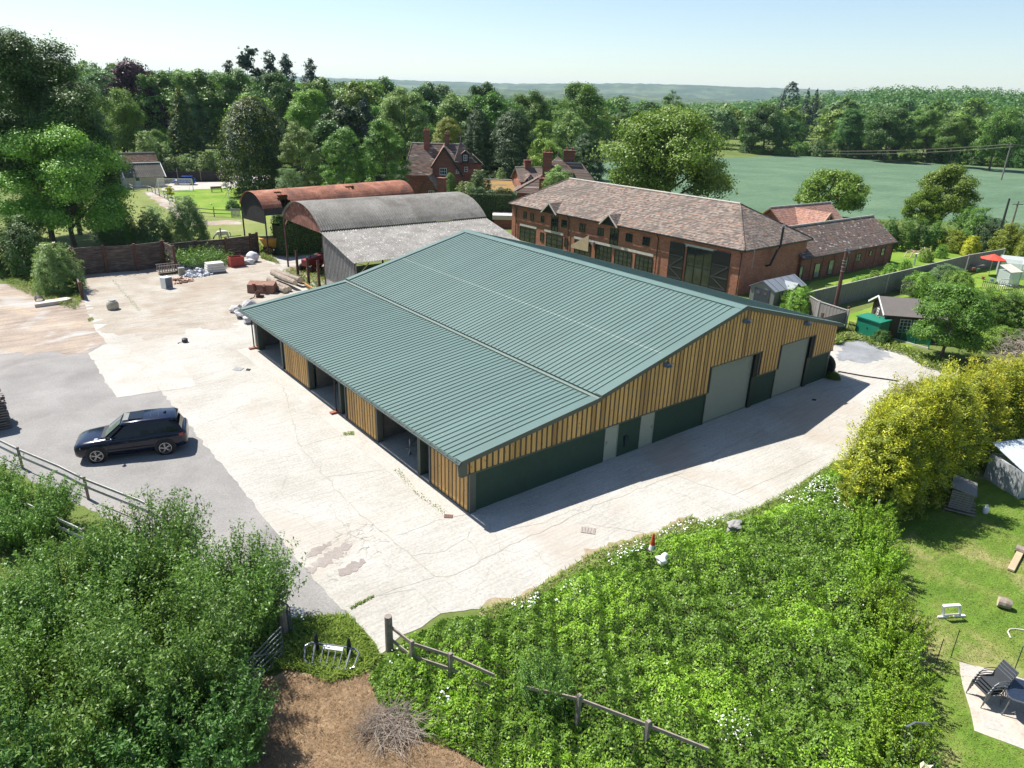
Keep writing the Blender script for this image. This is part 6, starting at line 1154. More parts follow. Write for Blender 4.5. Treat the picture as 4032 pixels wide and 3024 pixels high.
fa, ra = G(388, 1823), G(656, 1790); hd = math.atan2(fa[1]-ra[1], fa[0]-ra[0]); cpos = (fa+ra)/2+np.array([math.sin(hd), -math.cos(hd), 0])*-.0-np.array([-math.sin(hd), math.cos(hd), 0])*.98
suv((cpos[0], cpos[1], .008), hd, 'dark navy estate car parked on the grey gravel with its sunroof open')
# small blue hatchback behind the goal
q1, q2 = G(692, 727), G(762, 727); hb = thing('hatchback', 'small bright blue hatchback parked on the drive behind the goal', 'car', ((q1+q2)/2), math.atan2(q1[1]-q2[1], q1[0]-q2[0])); m_blue = M('blue_car_paint', (.01, .05, .30), rough=.25, var=.03, spec=.6)
m = MB(); secs = []
for x, w_, zb, zt in [(1.9, .6, .35, .62), (1.7, .78, .28, .78), (1.1, .84, .25, .92), (.2, .85, .25, .98), (-1.4, .85, .25, 1.0), (-1.85, .78, .3, .98), (-1.95, .6, .4, .8)]: h = [(w_*.9, zb), (w_, zb+.2), (w_*.98, zt-.1), (w_*.85, zt), (0, zt+.02)]; secs.append([(x, -a, b) for a, b in h]+[(x, a, b) for a, b in h[:-1][::-1]])
loft(m, secs); m.build('body', m_blue, hb, True, smooth=True)
m = MB(); rr = [[(1.15, -.75, .96), (-1.75, -.78, .96), (-1.75, .78, .96), (1.15, .75, .96)], [(.3, -.6, 1.45), (-1.4, -.62, 1.45), (-1.4, .62, 1.45), (.3, .6, 1.45)]]; loft(m, [a+[a[0]] for a in rr]); m.build('side_glass', m_cglass, hb, True)
m = MB(); m.box((-.55, 0, 1.47), (1.8, 1.25, .06)); m.build('roof', m_blue, hb, True)
for x in (1.2, -1.25):
    for s in (-1, 1): wheel(hb, x, s*.78, .31, .2, spokes=5)
# dumper and tractor under the barns
m_yel = M('dumper_yellow', (.42, .22, .03), rough=.6, var=.2); m_mgrey = M('machine_grey', (.20, .23, .25), rough=.6, var=.15); m_redp = M('tractor_red', (.28, .03, .025), rough=.5, var=.15)
q = G(1085, 1000); dp_ = thing('dumper_truck', 'yellow skipped dumper with grey engine cover parked under the rusty barn', 'dumper', (q[0]+.3, q[1]+.3, 0), math.radians(-15))
m = MB(); loft(m, [[(-1.3, -.5, .85), (.1, -.5, .7), (.1, .5, .7), (-1.3, .5, .85), (-1.3, -.5, .85)], [(-1.75, -.85, 1.75), (.3, -.85, 1.75), (.3, .85, 1.75), (-1.75, .85, 1.75), (-1.75, -.85, 1.75)]]); m.build('skip', m_yel, dp_, True)
m = MB(); m.bb(.35, 1.9, -.55, .55, .6, 1.35); m.bb(.3, .9, -.75, .75, .55, .9); m.build('engine_cover', m_mgrey, dp_, True); m = MB(); m.box((.75, 0, 1.5), (.5, .5, .12)); m.box((1.0, 0, 1.7), (.1, .5, .4)); m.build('seat', m_trimblk, dp_, True)
m = MB(); m.bar((-1.2, 0, .6), (1.8, 0, .6), .3); m.build('chassis', m_mgrey, dp_, True)
for x in (-.9, 1.3):
    for s in (-1, 1): wheel(dp_, x, s*.75, .45, .3, m_yel, 5)
q = G(1262, 1072); tr = thing('tractor', 'red tractor parked in the shade under the grey arched barn', 'tractor', (q[0]+.3, q[1]+1.0, 0), math.radians(200))
m = MB(); loft(m, [[(.1, -.4, .7), (.1, .4, .7), (.1, .4, 1.5), (.1, -.4, 1.5), (.1, -.4, .7)], [(1.9, -.33, .7), (1.9, .33, .7), (1.9, .33, 1.3), (1.9, -.33, 1.3), (1.9, -.33, .7)]]); m.build('bonnet', m_redp, tr, True)
m = MB(); m.bb(-1.2, .1, -.75, .75, 1.2, 1.35); m.bb(-1.2, .1, -.4, .4, .6, 1.2); m.build('mudguard', m_redp, tr, True); m = MB(); m.box((-.5, 0, 1.55), (.5, .5, .12)); m.box((-.75, 0, 1.8), (.1, .5, .45)); m.build('seat', m_trimblk, tr, True); m = MB(); m.tube([(1.0, .0, 1.4), (1.0, 0, 2.2)], .04, 6); m.build('exhaust', m_trimblk, tr, True)
for s in (-1, 1): wheel(tr, -.7, s*.85, .72, .4, m_redp, 6); wheel(tr, 1.5, s*.7, .42, .25, m_redp, 5)

# ------------------------------------------------------------------ yard walls and fences
m_sleep = M('old_sleepers', (.085, .062, .05), var=.5, scale=1.6, stretch=(1, 1, 6), bmp=.5, col2=(.20, .155, .125)); m_rusty = M('rusty_post', (.10, .045, .03), var=.3)
m_fence = M('weathered_wood', (.22, .185, .16), var=.3, scale=4, bmp=.4); m_fencel = M('silvered_rail', (.40, .38, .36), var=.2, scale=4); m_greyfence = M('grey_close_boards', (.20, .185, .17), var=.25, scale=2, stretch=(6, 6, .5)); m_board2 = M('fence_capping', (.38, .36, .33), var=.15)
def sleeper_wall(label, pts, hs):
    P = [G(*p) for p in pts]; e = thing('sleeper_wall', label, 'wall', P[0]); rr = random.Random(len(label))
    for i, (a, b) in enumerate(zip(P[:-1], P[1:])):
        h = hs[i]; n = 8; m = MB(); d = (b-a)[:2]; d /= np.linalg.norm(d)
        for k in range(n): z0 = h*k/n; o_ = rr.uniform(-.02, .02); m.bar((a[0]-d[1]*o_, a[1]+d[0]*o_, z0+h/n/2+rr.uniform(-.01, .01)), (b[0]-d[1]*o_, b[1]+d[0]*o_, z0+h/n/2+rr.uniform(-.012, .012)), .12, h/n-.02)
        m.build('board_bay', m_sleep, e)
    for i, p in enumerate(P): h = hs[min(i, len(hs)-1)]; m = MB(); m.bb(p[0]-.11, p[0]+.11, p[1]-.22, p[1]-.02, 0, h+.12); m.build('steel_post', m_rusty, e)
    return e
sleeper_wall('tall dark sleeper wall in four bays behind the left side of the yard', [(296, 1087), (423, 1074), (542, 1066), (648, 1052)], [2.55, 2.5, 2.5])
sleeper_wall('short sleeper screen running forward from the left end of the tall wall', [(290, 1089), (325, 1178)], [1.35])
sleeper_wall('narrow sleeper stub jutting out beside the nettle mound', [(655, 1048), (694, 1068)], [2.4])
sleeper_wall('lower sleeper wall behind the nettle mound and red crate', [(670, 1036), (780, 1022), (895, 1012), (990, 999), (1016, 995)], [1.95, 1.9, 1.95, 2.1])
q = G(790, 1052); shoots('dense nettle mound growing against the lower sleeper wall', 'nettle_mound', q[0], q[1]+1.0, 1.75, 3.0, 260, 40, .15, 'willow', 501, lean=.5, stems=False); 
q = G(880, 1052); shoots('lower end of the nettle growth beside the white block pallet', 'nettle_mound', q[0]+.2, q[1]+1.0, 1.2, 1.5, 90, 30, .14, 'mid', 502, stems=False)
def rail_fence(label, pts, hs, posts, rails, mat=m_fencel, pm=None, z=1.05, name='rail_fence', pw=.11, rw_=(.04, .11), cat='fence'):
    P = [np.array(p, float) for p in pts]; e = thing(name, label, cat, (P[0][0], P[0][1], 0))
    for zz in rails:
        m = MB(); L = len(P)-1
        for a, b in zip(P[:-1], P[1:]): m.bar((a[0], a[1], zz+(a[2] if len(a) > 2 else 0)), (b[0], b[1], zz+(b[2] if len(b) > 2 else 0)), *rw_)
        m.build('rail', mat, e)
    for p in posts: m = MB(); m.box((p[0], p[1], z/2+.03), (pw, pw, z+.06)); m.build('post', pm or m_fence, e)
    return e
z0 = lambda q: np.array([q[0], q[1], 0])
FP_ = [z0(G(x, y, 1.0)) for x, y in [(-60, 1705), (70, 1768), (233, 1836), (331, 1885), (553, 1972), (640, 2015), (780, 2085)]]
rail_fence('long pale rail fence between the gravel and the willow shrubs', FP_, 1, [FP_[1], FP_[3], FP_[5]], (.98, .62))
FP_ = [z0(G(x, y, 1.0)) for x, y in [(-60, 1905), (60, 1962), (190, 2024), (330, 2090)]]
rail_fence('shorter rail fence at the left edge in front of the longer one', FP_, 1, [FP_[1], FP_[3]], (.98, .6))
P = [G(1534, 2560), G(1621, 2523, 1.1), G(1773, 2572, 1.1), G(1947, 2660, 1.0)]; P = [z0(p) for p in P]
f_ = rail_fence('weathered post and rail fence starting right of the gateway', P, 1, P[1:3], (1.0, .5), M('grey_rail', (.24, .20, .17), var=.3, scale=5)); m = MB(); m.tube([(P[0][0], P[0][1], 0), (P[0][0], P[0][1], 1.35)], [.13, .12], 9); m.build('post', m_fence, f_)
P = [z0(G(x, y, 1.1)) for x, y in [(2074, 2707), (2280, 2753), (2551, 2856), (2790, 2951)]]
rail_fence('single fence rail crossing the middle of the brambles', P, 1, [P[1], P[2]], (1.1,), M('grey_rail2', (.25, .205, .17), var=.3, scale=5), z=1.2)
m = MB(); a = G(1120, 2500); m.tube([(a[0], a[1], 0), (a[0], a[1], 1.25)], [.14, .13], 9); o = m.build('gate_post', m_fence); tag(o, 'thick timber gate post at the left side of the gateway', 'post')
def tube_gate(label, a, b, h=1.15, mat=M('dull_gate_metal', (.12, .14, .14), rough=.6), n=6):
    e = thing('field_gate', label, 'gate', (a[0], a[1], 0))
    for k in range(n): z = .18+(h-.18)*(k/(n-1))**.85; m = MB(); m.tube([(a[0], a[1], z), (b[0], b[1], z)], .022, 6); m.build('bar', mat, e)
    for t in (0, .5, 1): p = a+(b-a)*t; m = MB(); m.tube([(p[0], p[1], .15), (p[0], p[1], h)], .022, 6); m.build('upright', mat, e)
    m = MB(); m.tube([(a[0], a[1], .2), ((a[0]+b[0])/2, (a[1]+b[1])/2, h)], .018, 6); m.build('brace', mat, e); return e
tube_gate('galvanised field gate standing open along the left shrubs', G(1105, 2475, 1.1), G(862, 2722, 1.1)); tube_gate('short end of a second metal gate beyond the left gate post', G(1130, 2478), G(1152, 2500), 1.1, n=5)
# plastic crowd barrier lying in the grass
A, B_, C_, D_ = [np.array(G(x, y, z)) for x, y, z in ((1204, 2528, .42), (1418, 2556, .42), (1390, 2640, .1), (1196, 2612, .1))]
e = thing('crowd_barrier', 'silver crowd barrier with black feet lying tilted in the long grass', 'barrier', (A+B_+C_+D_)/4*[1, 1, 0]); m = MB(); r = .1
def bil(u, v): return A*(1-u)*(1-v)+B_*u*(1-v)+C_*u*v+D_*(1-u)*v
ou = [(r, 0), (1-r, 0), (1, .18), (1, .82), (1-r, 1), (r, 1), (0, .82), (0, .18), (r, 0)]; m.tube([bil(*q) for q in ou], .035, 6, False); m.build('outer_frame', m_alloy, e)
for u in (.17, .33, .45, .58, .70, .84): m = MB(); m.tube([bil(u, .02), bil(u, .98)], .038 if u in (.17, .84) else .02, 6); m.build('upright', m_alloy, e)
m = MB(); m.hexa([bil(.34, .05), bil(.7, .05), bil(.7, .22), bil(.34, .22)]+[bil(u, v)+[0, 0, .03] for u, v in ((.34, .05), (.7, .05), (.7, .22), (.34, .22))]); m.build('sign_panel', m_white, e)
for u in (.2, .8): p = bil(u, -.02); m = MB(); m.ext([p+[-.09, 0, -.3], p+[.09, 0, -.3], p+[.05, 0, .28], p+[0, 0, .36], p+[-.05, 0, .28]], (.0, .05, 0)); m.build('foot', m_rub, e)
# ------------------------------------------------------------------ things about the yard
def at(x, y, dx=0, dy=0): q = G(x, y); return (q[0]+dx, q[1]+dy, .02)
def cone(loc, s, label, tilt=0):
    e = thing('traffic_cone', label, 'cone', loc); m = MB(); m.lathe((loc[0], loc[1], loc[2]+.03), [(.14*s, 0), (.1*s, .22*s)], 14); m.build('white_sleeve', m_white, e); m = MB(); m.lathe((loc[0], loc[1], loc[2]+.03+.22*s), [(.1*s, 0), (.035*s, .48*s), (.03*s, .5*s)], 14); m.build('cone_top', M('cone_red', (.50, .04, .02), rough=.5, var=.1), e)
    m = MB(); m.box((loc[0], loc[1], loc[2]+.015), (.38*s, .38*s, .03)); m.build('base', m_rub, e)
a = G(2567, 2165, .25); cone((a[0], a[1], .25), 1.0, 'red and white traffic cone half sunk in the bramble edge'); a = G(1103, 1098); cone((a[0], a[1]+.2, .02), 1.0, 'dusty traffic cone standing behind the log pile')
a = G(2610, 2205, .5); m = MB(); m.blob((a[0], a[1], .52), (.26, .2, .18), 3, 3, .3); o = m.build('rubbish_bag', m_white, smooth=True); tag(o, 'crumpled white bag lying on the brambles behind the cone', 'bag')
a = G(2890, 2075, .2); m = MB(); m.blob((a[0], a[1], .25), (.4, .25, .2), 5, 3, .3); o = m.build('rock', M('pale_rock', (.28, .27, .25))); tag(o, 'pale flat rock at the daisy verge', 'rock')
# stacked timber at left edge
q = G(30, 1685); e = thing('timber_stack', 'stack of weathered boards cut by the left picture edge', 'timber stack', (q[0]-1.2, q[1]+.8, 0)); rr = random.Random(2)
for k in range(12):
    m = MB(); 
    for j in range(7): m.box((q[0]-1.2+rr.uniform(-.12, .12), q[1]-.1+j*.26, .1+k*.14), (2.6, .22, .06), rr.uniform(-.04, .04))
    m.build('board_layer', M('stack_wood', (.17, .145, .125), var=.3, scale=3) if k == 0 else bpy.data.materials['stack_wood'], e)
def brickpile(label, name, x, y, n, R, s, mat, seed, cat, zmax=.5, gr=None):
    rr = random.Random(seed); q = G(x, y); m = MB()
    for i in range(n):
        a = rr.uniform(0, 6.28); r = R*rr.random()**.6; z = (1-r/R)*zmax*rr.random()+.06; m.box((q[0]+r*math.cos(a), q[1]+r*math.sin(a)*.8, z), tuple(k*rr.uniform(.7, 1.3) for k in s), rr.uniform(0, 3), (rr.uniform(-.6, .6), rr.uniform(-.6, .6)))
    o = m.build(name, mat); return tag(o, label, cat)
brickpile('heap of broken grey blocks beside the blue tarpaulin', 'rubble_heap', 775, 1082, 90, 1.5, (.34, .2, .16), M('grey_block', (.42, .44, .48), var=.35, scale=6), 4, 'rubble', .6)
brickpile('scattered bricks and planks on a broken pallet', 'brick_heap', 705, 1110, 60, 1.2, (.4, .18, .1), M('buff_brick', (.42, .28, .2), var=.4, scale=6), 5, 'rubble', .4)
m = MB(); q = G(770, 1055); m.add([(q[0]-2.2, q[1]-.5, .05), (q[0]+1.4, q[1]-.2, .06), (q[0]+1.8, q[1]+1.2, .5), (q[0]-1.2, q[1]+1.3, .75)], [(0, 1, 2, 3)]); o = m.build('tarpaulin', M('blue_tarp', (.06, .08, .22), rough=.5, bmp=.5)); tag(o, 'dark blue tarpaulin spread at the foot of the nettle mound', 'tarpaulin')
q = G(853, 1076); e = thing('block_pallet', 'pallet loaded with wrapped white building blocks', 'pallet', q); rr = random.Random(4); 
for k in range(4): m = MB(); m.box((q[0], q[1]+.4, .22+k*.22), (1.75-k*.08, 1.0, .2), rr.uniform(-.03, .03)); m.build('block_layer', M('white_block', (.62, .60, .55), var=.15, scale=8) if k == 0 else bpy.data.materials['white_block'], e, bevel=.02)
m = MB(); m.box((q[0], q[1]+.4, .08), (1.8, 1.1, .06)); m.build('pallet_base', m_fence, e)
q = G(938, 1052); e = thing('metal_crate', 'red metal crate with a hooped frame in front of the sleeper wall', 'crate', q); m = MB()
for (dx, dy, w_, d_) in ((0, 0, 1.3, .05), (0, 1.0, 1.3, .05), (-.65, .5, .05, 1.0), (.65, .5, .05, 1.0)): m.box((q[0]+dx, q[1]+dy, .5), (w_, d_, .95))
m.build('panel', M('faded_red', (.35, .06, .045), var=.2), e); m = MB(); m.tube([(q[0]-.65, q[1]+1, .9), (q[0]-.65, q[1]+1, 1.35), (q[0]+.65, q[1]+1, 1.35), (q[0]+.65, q[1]+1, .9)], .03, 6); m.build('hoop', m_rusty, e)
m_bag = M('woven_bag', (.60, .60, .62), var=.1, scale=4, bmp=.6)
q = G(1003, 1035); m = MB(); m.blob((q[0], q[1]+.55, .5), (.62, .5, .55), 2, 3, .1); o = m.build('bulk_bag', m_bag, smooth=True); tag(o, 'full white bulk bag at the end of the lower sleeper wall', 'bulk bag')
q = G(985, 1042); m = MB(); m.blob((q[0], q[1]+.2, .25), (.55, .3, .28), 7, 3, .25); o = m.build('slumped_bag', m_bag, smooth=True); tag(o, 'slumped white sack lying in front of the full bulk bag', 'bag')
q = G(663, 1138); e = thing('white_cabinet', 'old white fridge cabinet standing by the brick heap', 'fridge', q); m = MB(); m.box((q[0], q[1]+.35, .52), (.75, .65, 1.0), .4); m.build('carcass', m_white, e, bevel=.03); m = MB(); m.box((q[0]+.13, q[1]+.02, .52), (.62, .03, .85), .4); m.build('dark_door', M('slate_blue', (.12, .14, .17)), e)
q = G(672, 1080); e = thing('slatted_crate', 'open slatted timber crate at the top of the rubble', 'crate', q)
m = MB()
for k in range(9): m.box((q[0]-.9+k*.22, q[1], .55), (.08, .05, .6)); m.box((q[0]-.9+k*.22, q[1]+.9, .55), (.08, .05, .6))
m.build('slats', m_fence, e); m = MB(); m.box((q[0], q[1]+.45, .28), (2.0, 1.0, .08)); m.box((q[0], q[1]-.02, .85), (2.0, .07, .07)); m.box((q[0], q[1]+.92, .85), (2.0, .07, .07)); m.build('frame', m_fence, e)
q = G(720, 1088); m = MB(); m.box((q[0], q[1]+.2, .4), (.55, .45, .8)); o = m.build('stone_block', M('mossy_stone', (.25, .25, .2), var=.3), bevel=.04); tag(o, 'upright mossy stone block beside the blue tarpaulin', 'stone')
q = G(215, 1200); e = thing('stone_slab', 'large pale slab with orange lichen lying on the rough ground', 'slab', q); m = MB(); m.ext([(q[0]-1.35, q[1]-.25, .28), (q[0]+.9, q[1]-.15, .32), (q[0]+1.3, q[1]+.25, .33), (q[0]+1.0, q[1]+.75, .33), (q[0]-1.1, q[1]+.65, .3)], (0, 0, -.28)); m.build('slab_body', M('slab_stone', (.50, .46, .40), var=.2, scale=1.2, col2=(.50, .25, .07)), e, bevel=.03)
q = G(162, 1200); m = MB(); m.tube([(q[0], q[1], .3), (q[0], q[1]+.9, .3)], .32, 12, False); o = m.build('pipe_offcut', m_trimblk); o.modifiers.new('s', 'SOLIDIFY').thickness = .03; tag(o, 'short dark pipe section left of the lichened slab', 'pipe')
q = G(446, 1218); e = thing('stone_urn', 'squat beige drum standing alone in the middle of the yard', 'drum', q); m = MB(); m.lathe((q[0], q[1], .02), [(.36, 0), (.44, .12), (.45, .4), (.36, .62), (.27, .7)], 16); m.build('drum_body', M('beige_drum', (.36, .32, .25), var=.2, scale=5), e, smooth=True); m = MB(); m.lathe((q[0], q[1], .72), [(.26, 0), (.26, .06)], 14); m.build('lid', M('grey_lid', (.3, .31, .3)), e)
q = G(729, 1348); e = thing('hose_coil', 'small black pot with a short hose on the pale concrete', 'pot', q); m = MB(); m.lathe((q[0], q[1], .02), [(.16, 0), (.2, .05), (.2, .24), (.14, .28)], 12); m.build('pot_body', m_trimblk, e); m = MB(); m.tube([(q[0]-.15, q[1], .1), (q[0]-.4, q[1], .05), (q[0]-.5, q[1]-.1, .05)], .025, 5); m.build('hose', m_trimblk, e)
# loader bucket, grab, logs
q = G(1030, 1152); e = thing('loader_bucket', 'rusty loader bucket lying on its back in front of the logs', 'bucket', q, math.radians(-38)); m = MB(); m.ext([(-1.1, -.4, 0), (-1.1, .45, 0), (-1.1, .75, .55), (-1.1, .5, .95), (-1.1, -.35, .75)], (2.3, 0, 0)); m.build('shell', M('bucket_rust', (.22, .11, .075), var=.35, scale=3), e, True, bevel=.02)
for x in (-.45, .35): m = MB(); m.ext([(x, -.42, .2), (x, -.62, .35), (x, -.6, .7), (x, -.4, .85)], (.16, 0, 0)); m.build('bracket', m_rusty, e, True)
m = MB(); m.box((-.42, -.55, .85), (.25, .12, .14)); m.build('red_coupling', m_redp, e, True)
q = G(1018, 1172); e = thing('grab_tool', 'small rusty grab with a curved hose lying before the bucket', 'tool', q); m = MB(); m.tube([(q[0]-.8, q[1]-.2, .05), (q[0]-.4, q[1]-.1, .12), (q[0]-.1, q[1]+.1, .5), (q[0]+.1, q[1]+.1, .75)], .04, 6); m.build('hose', m_rusty, e); m = MB(); m.box((q[0], q[1], .3), (.25, .2, .6), .5, (.2, .2)); m.box((q[0]+.2, q[1]-.05, .12), (.5, .2, .2), -.5); m.build('jaw', m_rusty, e)
m_log = M('log_bark', (.26, .21, .165), var=.45, scale=5, bmp=.6, stretch=(1, 1, 1)); m_logend = M('log_end', (.55, .45, .33), var=.2, scale=8); rr = random.Random(8)
for i, (x0, y0, x1, y1, r, lb) in enumerate([(1035, 1128, 1125, 1155, .26, 'front log of the pile'), (1060, 1112, 1140, 1150, .24, 'second log from the front of the pile'), (1075, 1102, 1165, 1142, .27, 'thick log in the middle of the pile'), (1090, 1096, 1185, 1130, .25, 'log toward the back of the pile'), (1110, 1090, 1192, 1118, .24, 'rearmost log of the pile by the cone'), (1075, 1090, 1150, 1118, .22, 'upper log resting on the pile')]):
    a, b = G(x0, y0), G(x1, y1); zz = r+.02+(.35 if i in (2, 3, 5) else 0); m = MB(); k = 6; m.tube([a+(b-a)*t+np.array([0, 0, zz+.03*math.sin(t*5+i)]) for t in np.linspace(0, 1, k)], [r*(1+.12*math.sin(t*7+i*2)) for t in np.linspace(0, 1, k)], 10); o = m.build('felled_log', m_log, smooth=False); tag(o, lb, 'log', 'pile of felled logs in the yard'); o['label'] = lb+' beside the rusty bucket'
    mm = MB(); dd_ = (b-a)/np.linalg.norm(b-a); c0_ = b+dd_*.004; mm.tube([c0_+[0, 0, zz+.03*math.sin(5+i)], c0_+dd_*.01+[0, 0, zz+.03*math.sin(5+i)]], r*(1+.12*math.sin(7+i*2))*.93, 10); mm.build('sawn_end', m_logend, o)
for (x, y, xt, yt, lb) in ((1174, 1089, 1174, 992, 'leftmost of three bare steel posts by the grey barn'), (1217, 1122, 1215, 1013, 'middle one of three bare steel posts by the grey barn'), (1258, 1133, 1256, 1035, 'rightmost of three bare steel posts by the grey barn')):
    q = G(x, y); m = MB(); m.bb(q[0]-.1, q[0]+.1, q[1]-.012, q[1]+.012, 0, 2.5); m.bb(q[0]-.1, q[0]-.085, q[1]-.08, q[1]+.08, 0, 2.5); m.bb(q[0]+.085, q[0]+.1, q[1]-.08, q[1]+.08, 0, 2.5); o = m.build('steel_stanchion', m_rusty); tag(o, lb, 'post')
m = MB(); m.bar(G(1190, 1112, .3), G(1240, 1140, .25), .18, .1); o = m.build('orange_beam', M('orange_timber', (.36, .16, .05))); tag(o, 'orange painted beam lying between the logs and steel posts', 'beam')
m_gran = M('granite', (.42, .41, .41), var=.4, scale=7, bmp=.5)
for i, (x, y, r, lb) in enumerate([(985, 1215, .55, 'pale boulder furthest back near the roof corner'), (935, 1232, .5, 'left boulder poking out beyond the gutter end'), (960, 1255, .6, 'middle boulder at the roof corner'), (990, 1275, .55, 'boulder half hidden under the roof corner'), (1010, 1245, .6, 'large boulder under the eaves')]):
    q = G(x, y); m = MB(); m.blob((q[0], q[1]+.3, r*.55), (r, r*.8, r*.6), i, 2, .3); o = m.build('boulder', m_gran); tag(o, lb, 'boulder', 'boulders at the barn corner')
# iron covers
for (pts, lb, mt, nm) in [([(2288, 2076), (2346, 2083), (2342, 2106), (2286, 2098)], 'rectangular rusty manhole cover on the concrete in front of the gable', (.30, .26, .23), 'manhole_cover'), ([(930, 1447), (962, 1451), (946, 1462), (914, 1458)], 'pale grey manhole cover beside the black drain grate', (.30, .30, .30), 'manhole_cover'), ([(973, 1453), (988, 1455), (982, 1462), (967, 1460)], 'small black drain grate near the far end of the shed', (.02, .02, .025), 'drain_grate'), ([(1749, 2027), (1784, 2030), (1782, 2042), (1748, 2041)], 'iron gully grate at the end of the drain channel near the corner', (.16, .09, .07), 'drain_grate'), ([(3198, 1572), (3214, 1574), (3212, 1579), (3196, 1577)], 'small dark drain cover in the shade before the roller doors', (.02, .02, .02), 'drain_grate')]:
    P = [np.array(G(*p)) for p in pts]; m = MB(); m.ext([p+[0, 0, .02] for p in P], (0, 0, .025)); o = m.build(nm, M(nm+'_iron', mt, var=.3, scale=12, bmp=.5)); tag(o, lb, 'drain cover')
    c_ = sum(P)/4; m = MB(); 
    for k in range(5): t = (k+.5)/5; a, b = P[0]+(P[1]-P[0])*t, P[3]+(P[2]-P[3])*t; m.bar(a+(b-a)*.15+[0, 0, .047], a+(b-a)*.85+[0, 0, .047], .03, .006)
    m.build('rib', M(nm+'_rib', tuple(k*.6 for k in mt)), o)
q = G(3272, 1425); e = thing('old_tyre', 'big old tractor tyre leaning round the corner of the gable end', 'tyre', (BW+.25, .6, 0)); m = MB(); m.lathe((BW+.3, .5, .75), [(.42, -.15), (.7, -.17), (.75, -.1), (.75, .1), (.7, .17), (.42, .15)], 22, 'X'); m.build('tread', m_rub, e); m = MB(); m.lathe((BW+.3, .5, .75), [(.2, -.05), (.42, -.1), (.42, .1), (.2, .05)], 16, 'X'); m.build('rim', m_rusty, e)
m = MB(); m.tube([G(3300, 1462, .06), G(3400, 1480, .06), G(3540, 1500, .06)], .04, 6); o = m.build('water_pipe', m_rub); tag(o, 'thin black pipe running over the concrete behind the golden cypresses', 'pipe')
# ------------------------------------------------------------------ gardens on the right
e = thing('board_fence', 'tall grey close boarded garden fence curving away to the right', 'fence', G(3179, 1154, 1.8)*[1, 1, 0])
PT = [G(3179, 1154, 1.85), G(3500, 1080, 1.85), G(3816, 1005, 1.85), G(3957, 981, 1.85)]
def boardrun(e, PT, h=1.85):
    for a, b in zip(PT[:-1], PT[1:]):
        d = (b-a)[:2]; L = np.linalg.norm(d); d /= L; n = int(L/.16); m = MB()
        for k in range(n): p = a[:2]+d*(k+.5)*.16; o_ = .012*(k % 2); m.box((p[0]-d[1]*o_, p[1]+d[0]*o_, h/2), (.165, .02, h), math.atan2(d[1], d[0]))
        m.build('boards', m_greyfence, e); m = MB(); m.bar((a[0], a[1], h+.03), (b[0], b[1], h+.03), .09, .05); m.build('capping', m_board2, e)
    for p in PT: m = MB(); m.box((p[0], p[1], h/2+.05), (.13, .13, h+.1)); m.build('post', m_board2, e)
boardrun(e, PT)
e = thing('board_fence', 'short silvered fence return with pale capping by the brown pole', 'fence', G(3228, 1186, 1.7)*[1, 1, 0]); boardrun(e, [G(3179, 1156, 1.8), G(3228, 1186, 1.75), G(3341, 1224, 1.7)], 1.7)
e = thing('panel_fence', 'grey lap panel fence between two dark posts beside the barn eaves', 'fence', G(3341, 1224, 1.6)*[1, 1, 0]); a, b = G(3338, 1226, 1.6), G(3236, 1252, 1.6)
for k in range(11): m = MB(); m.bar((a[0], a[1], .08+k*.145), (b[0], b[1], .08+k*.145), .03, .15); m.build('lap_board', m_greyfence, e) if k in (0, 5, 10) else m.build('lap_board', m_greyfence, e)
for p in (a, b): m = MB(); m.box((p[0], p[1], 1.0), (.16, .16, 2.0)); m.build('post', m_rusty, e)
# poles and wires
def pole(label, x, y, xt, yt, r, mat, top=False, cross=False, name='utility_pole'):
    a = G(x, y); best = min((abs(np.linalg.norm(np.array([(lambda P: 2016+FPX*(P@_r)/(P@_f))(np.array([a[0], a[1], z])-CAM), (lambda P: 1512-FPX*(P@_u)/(P@_f))(np.array([a[0], a[1], z])-CAM)])-[xt, yt])), z) for z in np.linspace(1, 14, 261)); z = best[1]
    e = thing(name, label, 'pole', a); m = MB(); m.tube([(a[0], a[1], 0), (a[0], a[1], z)], [r*1.15, r*.85], 9); m.build('shaft', mat, e)
    if cross: m = MB(); m.bar((a[0]-.7, a[1]+.5, z-.5), (a[0]+.7, a[1]-.5, z-.5), .12); m.build('crossarm', m_fence, e)
    if top:
        for zz in (.05, .18, .4, .62, .9, 1.25): m = MB(); m.lathe((a[0], a[1], z-zz-.6*(zz > .3)), [(r*1.12, 0), (r*1.12, .05)], 9); m.build('band', m_steelgrey, e)
        m = MB(); m.box((a[0]+.12, a[1]-.12, z-.3), (.18, .18, .12)); m.build('bracket', m_steelgrey, e)
    return np.array([a[0], a[1], z]), e
m_cre = M('creosoted_pole', (.11, .05, .035), var=.25); m_greyp = M('grey_pole', (.22, .19, .16), var=.2)
p1, _ = pole('brown service pole with metal bands behind the barn corner', 3277, 1265, 3343, 980, .15, m_cre, True); p2, _ = pole('distant telegraph pole with crossarm in the crop field', 3942, 709, 3976, 561, .17, m_greyp, cross=True)
p3, _ = pole('dark pole standing left of its grey twin at the field edge', 3940, 905, 3977, 782, .16, M('dark_pole', (.04, .045, .04))); p4, _ = pole('grey pole standing right of the dark pole at the field edge', 3978, 905, 4016, 792, .14, m_greyp, cross=True)
def wire(label, a, b, sag, r=.022, n=14):
    a, b = np.array(a, float), np.array(b, float); m = MB(); m.tube([a+(b-a)*t+np.array([0, 0, -sag*4*t*(1-t)]) for t in np.linspace(0, 1, n)], r, 4, False); o = m.build('overhead_wire', m_greyp if r > .02 else m_trimblk, fix=False); tag(o, label, 'wire')
